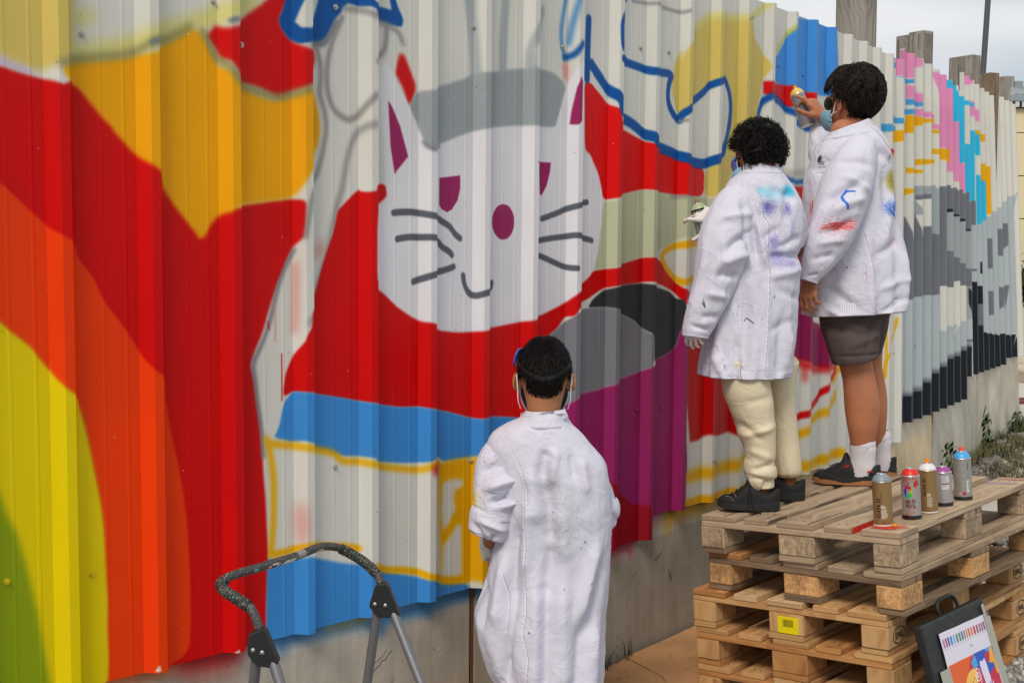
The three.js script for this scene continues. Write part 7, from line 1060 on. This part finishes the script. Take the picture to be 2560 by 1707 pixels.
// ---------------------------------------------------------------- black folder with the colour sketch, leaning on the pallets
{ const TL = fromPallet(0.82, 0.03, 0.4), TR = fromPallet(0.82, 0.535, 0.4), BL = fromPallet(0.915, 0.01, 0.012), X = TR.clone().sub(TL), W = X.length(), Y = TL.clone().sub(BL), H = Y.length(); X.normalize(); Y.normalize(); const Z = X.clone().cross(Y);
  const o = thing('art_folder', 'black folder with carrying handle leaning on the pallets, a colour sketch taped to it', 'folder', [BL.x, BL.y, BL.z]); o.quaternion.setFromRotationMatrix(new THREE.Matrix4().makeBasis(X, Y, Z));
  const scuff = dataTex(512, 512, (u, v, i, j) => { const e = Math.min(u, 1 - u, v, 1 - v), w = fbm(i * 0.05, j * 0.05, 4) > 0.66 - 0.1 * (e < 0.03) ? 30 : 0, p = hash(i >> 1, j >> 1) > 0.997 ? 120 : 0, f = 24 + 8 * fbm(i * 0.02, j * 0.02, 3) + w * 0.5 + p; return [f, f * 1.02, f * 1.02]; });
  part('cover', place(new RoundedBoxGeometry(W, H, 0.035, 2, 0.008), [W / 2, H / 2, 0.02]), std({ map: scuff, roughness: 0.55 }), o);
  part('handle', tube([V(W * 0.36, H - 0.004, 0.02), V(W * 0.35, H + 0.022, 0.02), V(W * 0.37, H + 0.042, 0.02), V(W * 0.5, H + 0.05, 0.02), V(W * 0.6, H + 0.046, 0.02), V(W * 0.64, H + 0.03, 0.02), V(W * 0.66, H - 0.004, 0.02)], 0.0065, 50, 10), std({ color: 0x161a18, roughness: 0.6 }), o);
  const pw = W * 0.75, ph = pw * 1.42;
  const art = canvasTex(1024, 1454, (x) => {
    x.fillStyle = '#dcd8e6'; x.fillRect(0, 0, 1024, 1454); const sw = ['#b06ab0', '#b02848', '#2a46a8', '#2a78c0', '#6ab4e0', '#6a7a5c', '#2e8868', '#3a5a54', '#8a7ab0', '#c88a48', '#c8683a', '#c87a60', '#c83a30', '#7a5a50', '#b05890', '#8a3a80', '#8a3058'];
    sw.forEach((c, k) => { x.fillStyle = c; x.fillRect(40 + k * 56, 62, 36, 78); x.fillStyle = '#77707c'; x.fillRect(42 + k * 56, 154, 30, 5); }); x.fillRect(560, 210, 60, 6); x.fillRect(548, 224, 90, 5);
    x.save(); x.beginPath(); x.rect(24, 300, 976, 720); x.clip(); x.fillStyle = '#e06028'; x.fillRect(0, 280, 1024, 760);
    const poly = (c, p) => { x.fillStyle = c; x.beginPath(); p.forEach(([a, b], k) => (k ? x.lineTo(a, b) : x.moveTo(a, b))); x.fill(); };
    poly('#c22a48', [[300, 560], [480, 320], [1000, 290], [1000, 900], [620, 1020], [540, 760], [300, 900], [120, 900]]); poly('#2a58b8', [[560, 290], [1000, 290], [1000, 470], [800, 540], [600, 430]]); poly('#4aa0e0', [[480, 360], [600, 310], [620, 410], [520, 430]]); poly('#4aa0e0', [[820, 300], [1000, 290], [1000, 330], [900, 360]]); poly('#c22a48', [[800, 340], [900, 330], [890, 420], [810, 420]]); poly('#eaa838', [[930, 310], [990, 300], [1000, 560], [960, 560], [940, 450], [860, 440]]); poly('#e08a28', [[60, 760], [300, 650], [420, 800], [100, 940]]); poly('#8a6ab0', [[560, 960], [760, 840], [1000, 780], [1000, 860], [600, 1020]]); poly('#4a8ad0', [[30, 900], [200, 930], [260, 1030], [30, 1030]]);
    x.fillStyle = '#f0bc58'; x.beginPath(); x.ellipse(420, 520, 150, 84, -0.5, 0, 7); x.fill(); x.fillStyle = '#e09a38'; x.beginPath(); x.ellipse(480, 640, 90, 70, -0.3, 0, 7); x.fill(); x.fillStyle = '#6a4a30'; for (const k of [0, 1, 2]) { x.beginPath(); x.arc(400 + k * 36, 550 - k * 22, 9, 0, 7); x.fill(); }
    ['#dfe0ee', '#c22a48', '#e06028', '#eaa020', '#f0cc40', '#8ab048', '#7a58b0'].forEach((c, k) => { x.fillStyle = c; x.beginPath(); x.ellipse(350, 1040, 190 - k * 25, 370 - k * 46, 0.06, 0, 7); x.fill(); });
    x.strokeStyle = '#e8e4f0'; x.lineWidth = 12; for (const [X0, Y0, s] of [[560, 500, 1], [120, 950, 1.2]]) { x.beginPath(); for (let a = 0; a < 14; a += 0.2) x.lineTo(X0 + Math.cos(a) * a * 4.6 * s, Y0 + Math.sin(a) * a * 6 * s); x.stroke(); }
    x.fillStyle = '#dddaf0'; x.beginPath(); x.ellipse(742, 800, 96, 138, 0.1, 0, 7); x.fill(); poly('#dddaf0', [[668, 640], [690, 600], [730, 700], [660, 740]]); poly('#dddaf0', [[800, 700], [850, 590], [860, 720]]); poly('#dddaf0', [[690, 660], [660, 420], [690, 380], [730, 400], [780, 376], [800, 430], [820, 620]]); poly('#b4a0cc', [[690, 640], [810, 590], [822, 650], [700, 700]]);
    x.fillStyle = '#5a4a68'; for (const [a, b] of [[716, 780], [782, 740], [770, 810]]) { x.beginPath(); x.ellipse(a, b, 10, 14, 0, 0, 7); x.fill(); } x.strokeStyle = '#6a6478'; x.lineWidth = 5; for (const [a, b, c, d] of [[800, 760, 850, 730], [804, 790, 852, 780], [690, 830, 650, 850], [694, 860, 660, 890]]) { x.beginPath(); x.moveTo(a, b); x.lineTo(c, d); x.stroke(); }
    poly('#8ac0a0', [[860, 700], [930, 640], [920, 720], [866, 760]]); x.fillStyle = '#f2eef8'; for (const [a, b] of [[930, 800], [250, 700]]) { poly('#f2eef8', [[a, b - 40], [a + 8, b - 8], [a + 34, b], [a + 8, b + 8], [a, b + 40], [a - 8, b + 8], [a - 34, b], [a - 8, b - 8]]); } x.restore();
  });
  const pg = new THREE.PlaneGeometry(pw, ph, 12, 12), pp = pg.attributes.position; for (let i = 0; i < pp.count; i++) pp.setZ(i, 0.0015 + 0.002 * Math.sin(pp.getX(i) * 40 + pp.getY(i) * 14)); pg.computeVertexNormals();
  const paper = part('sketch', pg, std({ map: art, roughness: 0.55, side: THREE.DoubleSide }), o, 'printed colour sketch with swatches, a rainbow and a cat in a chef hat'); paper.position.set(W * 0.545, H * 0.87 - ph / 2, 0.041); paper.rotation.z = -0.02;
  const tapeM = std({ color: 0xa5a698, roughness: 0.5 }); for (const [a, y, hh, w] of [[0.12, 0.3, 0.58, 0.07], [0.955, 0.42, 0.82, 0.045]]) { const t = part('tape', rbox(w, H * hh, 0.003, 0.001), tapeM, o); t.position.set(W * a, H * y, 0.0455); t.rotation.z = a < 0.5 ? -0.03 : 0.02; }
  const t2 = part('tape', rbox(0.02, H * 0.3, 0.002, 0.0008), tapeM, o); t2.position.set(W * 0.93, H * 0.8, 0.046); t2.rotation.z = 0.05; }
// ---------------------------------------------------------------- step ladder in front
{ const o = thing('step_ladder', 'paint spattered folding step ladder with dark hoop handle, front left of the boys', 'step ladder', [-0.44, 0, -3.07]);
  const pth = [[649, 1574, 2.85], [636, 1538, 2.86], [622, 1515, 2.87], [590, 1495, 2.885], [562, 1476, 2.895], [551.5, 1461, 2.9], [563, 1447, 2.91], [583, 1437.5, 2.925], [666, 1413, 3.02], [748, 1387, 3.14], [792, 1369.5, 3.21], [821, 1365.5, 3.26], [852, 1371, 3.3], [881, 1386, 3.31], [917, 1410, 3.31], [941, 1434, 3.3], [953, 1460, 3.29]].map((p) => at(...p));
  const splat = canvasTex(1024, 128, (x) => { x.fillStyle = '#3c3c3b'; x.fillRect(0, 0, 1024, 128); for (let k = 0; k < 900; k++) { x.fillStyle = ['#8a8a86', '#c8c4bc', '#6c7a68', '#a03028', '#4aa890', '#b8b070', '#2a2a2a', '#a8a4a0'][k % 8]; x.beginPath(); x.ellipse(rnd() * 1024, rnd() * 128, rr(0.5, 3.2), rr(0.5, 2.2), 0, 0, 7); x.fill(); } x.fillStyle = '#c9c6c2'; for (let k = 0; k < 36; k++) { x.beginPath(); x.ellipse(470 + rr(-70, 70), 36 + rr(-16, 16), rr(4, 18), rr(3, 8), 0, 0, 7); x.fill(); } x.fillStyle = '#b0a96a'; x.beginPath(); x.ellipse(690, 40, 26, 14, 0, 0, 7); x.fill(); x.fillStyle = '#8c8684'; x.fillRect(560, 0, 44, 128); x.fillStyle = '#48b09a'; x.fillRect(330, 20, 20, 12); x.fillStyle = '#d4532c'; x.fillRect(390, 30, 26, 9); });
  splat.wrapT = THREE.RepeatWrapping;
  addTo(o, 'handle', tube(pth, 0.0106, 140, 16), std({ map: splat, roughness: 0.5 }), o);
  const gripTex = canvasTex(512, 128, (x) => { x.fillStyle = '#232726'; x.fillRect(0, 0, 512, 128); for (let k = 0; k < 700; k++) { x.fillStyle = ['#5a6a5e', '#76866f', '#3c4440', '#a84a30', '#b8b4a8', '#161818', '#8a9a86'][k % 7]; x.beginPath(); x.ellipse(rnd() * 512, rnd() * 128, rr(0.6, 5), rr(0.6, 3.4), 0, 0, 7); x.fill(); } });
  const gripM = std({ map: gripTex, roughness: 0.75 });
  const ridged = (pts) => { const g = tube(pts, 0.0134, 70, 16), p = g.attributes.position, n = g.attributes.normal, u = g.attributes.uv; for (let i = 0; i < p.count; i++) { const k = n.getY(i) < -0.1 ? 0.0018 * Math.max(0, Math.sin(u.getX(i) * 75)) : 0; p.setXYZ(i, p.getX(i) + n.getX(i) * k, p.getY(i) + n.getY(i) * k, p.getZ(i) + n.getZ(i) * k); } return g; };
  addTo(o, 'grip', ridged(pth.slice(2, 7)), gripM, o); addTo(o, 'grip', ridged(pth.slice(12, 16)), gripM, o);
  const plastic = canvasTex(256, 256, (x) => { x.fillStyle = '#1b1b1d'; x.fillRect(0, 0, 256, 256); for (let k = 0; k < 240; k++) { x.fillStyle = ['#4a4a4c', '#8a8a88', '#6a3030', '#a8a48a'][k % 4]; x.beginPath(); x.arc(rnd() * 256, rnd() * 256, rr(0.4, 1.6), 0, 7); x.fill(); } });
  const brM = std({ map: plastic, roughness: 0.5 }), boltM = metal(0xa8a8a4, 0.4);
  const bracket = (list, bolts, d) => { const P0 = list.map(([x, y]) => at(x, y, d)), s = new THREE.Shape(P0.map((p) => new THREE.Vector2(p.x, p.y))), g = new THREE.ExtrudeGeometry(s, { depth: 0.022, bevelEnabled: true, bevelThickness: 0.004, bevelSize: 0.003, bevelSegments: 3, curveSegments: 8 }); g.translate(0, 0, -d - 0.011); const u = g.attributes.uv; for (let i = 0; i < u.count; i++) u.setXY(i, u.getX(i) * 8, u.getY(i) * 8); const b = addTo(o, 'hinge_bracket', g, brM, o); for (const [x, y] of bolts) { const p = at(x, y, d - 0.017); addTo(o, 'bolt', place(lathe([[0.0005, 0.004], [0.003, 0.0038], [0.0042, 0.002], [0.0052, 0.0022], [0.0056, 0]], 20), [p.x, p.y, p.z], [Math.PI / 2, 0, 0]), boltM, b); } };
  bracket([[627, 1585], [633, 1581], [659, 1571], [665, 1578], [695, 1650], [692, 1657], [676, 1662], [648, 1658], [636, 1648], [625, 1632], [624, 1622]], [[632, 1625], [655, 1631]], 2.84);
  bracket([[941, 1464], [948, 1459], [964, 1458], [970, 1464], [998, 1534], [993, 1539], [948, 1537], [938, 1528], [927, 1512], [928, 1504]], [[937, 1510], [963, 1513]], 3.28);
  const alu = canvasTex(256, 512, (x) => { x.fillStyle = '#77777a'; x.fillRect(0, 0, 256, 512); for (let k = 0; k < 500; k++) { x.fillStyle = ['#9a9a9a', '#5a5a5c', '#b8b4a8', '#8fd0a8'][k % 50 === 7 ? 3 : k % 3]; x.beginPath(); x.arc(rnd() * 256, rnd() * 512, rr(0.4, 1.8), 0, 7); x.fill(); } });
  const legM = std({ map: alu, metalness: 0.55, roughness: 0.45 });
  const A = at(641, 1640, 2.85), B = at(680, 1645, 2.84), Cc = at(944, 1525, 3.29), Dd = at(981, 1525, 3.28), fa = at(634, 1707, 2.87), fb = at(699, 1707, 2.82), fc = at(917.5, 1707, 3.31), fd = at(1052, 1707, 3.2);
  const down = (a, b) => { const t = (a.y - 0.015) / (a.y - b.y); return a.clone().lerp(b, t); };
  const feet = []; for (const [a, b] of [[A, fa], [B, fb], [Cc, fc], [Dd, fd]]) { const e = down(a, b); feet.push([a, e]); const l = addTo(o, 'leg', tube([a, a.clone().lerp(e, 0.5), e], 0.0125, 12, 16), legM, o); addTo(o, 'rubber_foot', tube([e.clone().lerp(a, 0.04), e.clone().add(V(0, -0.012, 0))], 0.017, 4, 14), std({ color: 0x151516, roughness: 0.8 }), l); }
  for (const t of [0.3, 0.62, 0.9]) { const a = feet[1][0].clone().lerp(feet[1][1], t), b = feet[3][0].clone().lerp(feet[3][1], t), m = a.clone().lerp(b, 0.5), s = rbox(a.distanceTo(b), 0.025, 0.085, 0.006); s.rotateY(-Math.atan2(b.z - a.z, b.x - a.x)); s.translate(m.x, m.y, m.z); addTo(o, 'tread', s, std({ color: 0x6a6a6c, metalness: 0.5, roughness: 0.5 }), o); } }
// ---------------------------------------------------------------- far right: buildings, planting, weeds
{ const o = thing('cream_building', 'cream panelled building with thin dark joints beyond the far end of the fence', 'building', [13, 0, -36.2]), M3 = [0xd8cba6, 0xd4c6a0, 0xdbcfab].map((c) => std({ color: c, roughness: 0.85 }));
  part('wall', place(new THREE.BoxGeometry(16, 5.45, 8), [7.5, 2.72, -4.1]), std({ color: 0x4a443a, roughness: 0.9 }), o);
  for (let r = 0; r < 5; r++) for (let c = 0; c < 4; c++) { const m = part('facade_panel', rbox(3.97, r === 4 ? 0.72 : 1.175, 0.09, 0.008), M3[(r * 3 + c * 2) % 3], o); m.position.set(1.6 + c * 4, r === 4 ? 4.8 + 0.36 : 0.59 + r * 1.2, -0.06); }
  part('fascia', place(new THREE.BoxGeometry(16.2, 0.2, 0.3), [7.5, 5.56, -0.05]), std({ color: 0x26282a, roughness: 0.7 }), o);
  const sl = new RoundedBoxGeometry(0.11, 0.15, 0.04, 1, 0.006), sM = std({ color: 0xc4c4c2, roughness: 0.6 }); for (let k = 0; k < 80; k++) part('slat', sl, sM, o).position.set(-0.3 + k * 0.19, 5.56, 0.12); }
{ const o = thing('house', 'house with grey pitched roofs, skylights and an orange gable behind the cream building', 'house', [17, 0, -50]);
  const quad = (name, pts, t, m, up = V(0, 0.55, 0.83)) => { const g = new THREE.BufferGeometry(), P0 = pts.map((p) => at(...p)), n = P0[1].clone().sub(P0[0]).cross(P0[2].clone().sub(P0[0])).normalize(); if (n.z < 0) n.negate(); const v = [], id = []; for (const q of [0, -t]) for (const p of P0) v.push(p.x + n.x * q, p.y + n.y * q, p.z + n.z * q); const N = P0.length; for (let k = 1; k + 1 < N; k++) id.push(0, k, k + 1, N, N + k + 1, N + k); for (let k = 0; k < N; k++) { const b = (k + 1) % N; id.push(k, N + k, b, b, N + k, N + b); } g.setAttribute('position', new THREE.Float32BufferAttribute(v, 3)); g.setAttribute('uv', new THREE.Float32BufferAttribute(new Float32Array((v.length / 3) * 2), 2)); g.setIndex(id); const h = g.toNonIndexed(); h.computeVertexNormals(); return addTo(o, name, h, m, o); };
  const roofM = std({ color: 0x8b9194, roughness: 0.6 }), dark = std({ color: 0x202326, roughness: 0.4 });
  quad('roof', [[2440, 186, 54], [2509, 203.5, 54], [2562, 216.5, 54], [2640, 238, 54], [2640, 290, 48], [2440, 250, 48]], 0.2, roofM);
  quad('skylight', [[2508, 209, 53.2], [2526, 213.5, 53.2], [2526, 215.5, 52.9], [2508, 211.5, 52.9]], 0.1, dark); quad('skylight', [[2540, 233.5, 50.5], [2562, 236, 50.5], [2562, 239.5, 50], [2548, 238.5, 50]], 0.1, dark); quad('roof_edge', [[2440, 210, 47.6], [2556, 246, 47.6], [2553, 248.5, 47.5], [2440, 214, 47.5]], 0.3, std({ color: 0x6f7578, roughness: 0.6 }));
  quad('wall', [[2440, 214, 47.7], [2549, 246.5, 47.7], [2440, 262, 47.7]], 0.3, std({ color: 0xb4472a, roughness: 0.85 }));
  quad('roof', [[2440, 264, 46], [2520, 252, 47], [2562, 243, 47.5], [2640, 226, 48], [2640, 262, 44], [2440, 276, 44]], 0.2, std({ color: 0x6d7b7e, roughness: 0.6 }));
  quad('wall', [[2440, 270, 44.2], [2640, 250, 44.2], [2640, 640, 44.2], [2440, 640, 44.2]], 0.3, std({ color: 0xb8b0a0, roughness: 0.9 }));
  for (const x of [2523, 2545]) { const p = at(x, x === 2523 ? 204.5 : 217, 53.4); addTo(o, 'vent', place(rbox(0.35, 0.45, 0.35, 0.03), [p.x, p.y, p.z]), roofM, o); } }
function leaves(n, fn, size) { const pos = [], nor = [], idx = [], col = []; for (let k = 0; k < n; k++) { const [p, s, c] = fn(k), d = sphereDir(), e = d.clone().cross(V(0.3, 0.9, 0.2)).normalize(), f = e.clone().cross(d).normalize(), S = size * s, b = pos.length / 3; for (const [u, v] of [[-0.35, 0], [0, -1], [0.35, 0], [0, 1]]) { pos.push(p.x + (e.x * u + f.x * v) * S, p.y + (e.y * u + f.y * v) * S, p.z + (e.z * u + f.z * v) * S); const N = d.y < 0 ? -1 : 1; nor.push(d.x * N, d.y * N, d.z * N); col.push(...c); } idx.push(b, b + 1, b + 2, b, b + 2, b + 3); } const g = new THREE.BufferGeometry(); g.setAttribute('position', new THREE.Float32BufferAttribute(pos, 3)); g.setAttribute('normal', new THREE.Float32BufferAttribute(nor, 3)); g.setAttribute('color', new THREE.Float32BufferAttribute(col, 3)); g.setAttribute('uv', new THREE.Float32BufferAttribute(new Float32Array((pos.length / 3) * 2), 2)); g.setIndex(idx); return g; }
const leafM = new THREE.MeshPhysicalMaterial({ vertexColors: true, roughness: 0.8, side: THREE.DoubleSide, transmission: 0.25, thickness: 0 });
[[13.4, -34.2, 1.0, 1.0], [14.6, -34.4, 1.15, 1.1], [15.9, -34.3, 0.95, 1.0]].forEach(([x, z, h, r], n) => { const o = thing('flowering_bush', ['green bush with white flowers, the one touching the end of the fence', 'green bush with white flowers against the cream wall, second from the fence', 'green bush with white flowers at the right edge of the picture'][n], 'bush', [x, 0, z], 'flowering bushes by the cream building');
  part('foliage', leaves(2600, () => { const d = sphereDir(), q = Math.cbrt(rnd()), p = V(d.x * r * q, 0.15 + Math.abs(d.y) * h * q * (0.8 + 0.4 * vnoise(d.x * 5 + 9, d.z * 5 + 9)), d.z * r * 0.7 * q), v = rr(0.5, 1.2); return [p, rr(0.6, 1.3), [0.055 * v, 0.13 * v, 0.03 * v]]; }, 0.07), leafM, o);
  part('flowers', leaves(500, () => { const d = sphereDir(), p = V(d.x * r, 0.4 + Math.abs(d.y) * h * rr(0.75, 1.1), d.z * r * 0.7); return [p, rr(0.5, 1), [0.75, 0.74, 0.66]]; }, 0.05), std({ vertexColors: true, roughness: 0.8, side: THREE.DoubleSide }), o);
  part('stems', fixUV([0, 1, 2, 3, 4].map((k) => tube([V(0.1 * k - 0.2, 0, 0), V(0.16 * k - 0.32, 0.3, 0.05), V(0.24 * k - 0.5, 0.6 * h, 0)], 0.014, 8, 6))), std({ color: 0x4a3c28, roughness: 0.9 }), o); });
// grass along the foot of the wall
{ const pos = [], nor = [], col = [], idx = []; const blade = (x, y, z, h, w, c) => { const a = rr(0, 6.28), l = rr(0.1, 0.6) * h, dx = Math.cos(a), dz = Math.sin(a), b = pos.length / 3; for (const [q, s] of [[0, 1], [0.5, 0.75], [1, 0.1]]) for (const e of [-1, 1]) { pos.push(x + dx * l * q * q - dz * w * s * e, y + h * q * (1 - 0.15 * q), z + dz * l * q * q + dx * w * s * e); nor.push(dx * 0.3, 0.8, dz * 0.3); const f = 0.6 + 0.5 * q; col.push(c[0] * f, c[1] * f, c[2] * f); } idx.push(b, b + 1, b + 2, b + 1, b + 3, b + 2, b + 2, b + 3, b + 4, b + 3, b + 5, b + 4); };
  for (let k = 0; k < 9000; k++) { const U = 7.6 + Math.pow(rnd(), 0.7) * 4.3, e = Math.pow(rnd(), 1.5) * 0.5; if (fbm(U * 3, e * 8, 3) < 0.44) continue; const f = fromU(U), p = onLine(f.i, f.along, WB - 0.015 - e, 0), g = rnd(); blade(p[0], 0.015, p[2], rr(0.03, 0.13) * (1 - e * 0.6), rr(0.0015, 0.0035), g < 0.5 ? [0.15, 0.17, 0.04] : g < 0.8 ? [0.24, 0.22, 0.09] : [0.34, 0.28, 0.16]); }
  for (const [U, n, hh] of [[11.8, 60, 0.3], [11.6, 50, 0.24], [10.2, 40, 0.26], [8.9, 26, 0.3], [8.3, 16, 0.34], [2.62, 16, 0.09], [2.78, 12, 0.13], [2.5, 10, 0.05]]) for (let k = 0; k < n; k++) { const f = fromU(U + rr(-0.06, 0.06)), p = onLine(f.i, f.along, WB - 0.02 - rnd() * 0.04, 0); blade(p[0], 0, p[2], hh * rr(0.4, 1.1), rr(0.0012, 0.0026), U < 3 ? [0.05, 0.07, 0.03] : [0.11, 0.15, 0.035]); }
  const g = new THREE.BufferGeometry(); g.setAttribute('position', new THREE.Float32BufferAttribute(pos, 3)); g.setAttribute('normal', new THREE.Float32BufferAttribute(nor, 3)); g.setAttribute('color', new THREE.Float32BufferAttribute(col, 3)); g.setIndex(idx);
  const m = part('grass', g, std({ vertexColors: true, roughness: 0.85, side: THREE.DoubleSide }), scene); m.userData = { kind: 'stuff', label: 'grass and dry stalks growing along the foot of the wall' }; }
[[8.02, 0.3, 0.1, 'leafy green weed growing beside the dark wall joint behind the spray cans'], [9.75, 0.34, 0.06, 'tall leafy weed standing by the second wall joint, left of the path'], [11.3, 0.2, 0.1, 'low leafy weed near the far end of the concrete wall']].forEach(([U, h, w, label]) => { const f = fromU(U), p = onLine(f.i, f.along, WB - 0.06, 0.01), o = thing('weed', label, 'weed', p);
  part('stem', tube([V(0, 0, 0), V(0.01, h * 0.5, 0.01), V(0.0, h, 0)], 0.003, 12, 6), std({ color: 0x5a6a2c, roughness: 0.8 }), o);
  part('leaves', leaves(70, () => { const t = rnd(), a = rnd() * 6.28, q = w * (1 - 0.6 * t) * rr(0.3, 1), v = rr(0.7, 1.2); return [V(Math.cos(a) * q, h * t, Math.sin(a) * q), rr(0.6, 1.2), [0.07 * v, 0.14 * v, 0.03 * v]]; }, 0.032), leafM, o); });
{ const f = fromU(8.75), p = onLine(f.i, f.along, WB - 0.12, 0.01), o = thing('grass_stalk', 'single thin dry seed stalk standing up above the blue can', 'stalk', p); part('stem', tube([V(0, 0, 0), V(0.015, 0.22, 0), V(0.05, 0.42, 0)], 0.0018, 16, 5), std({ color: 0x6a6a44, roughness: 0.9 }), o); part('seed_head', tube([V(0.05, 0.42, 0), V(0.058, 0.46, 0), V(0.068, 0.5, 0)], 0.0042, 8, 6), std({ color: 0x55503a, roughness: 0.9 }), o); }
renderer.render(scene, camera);
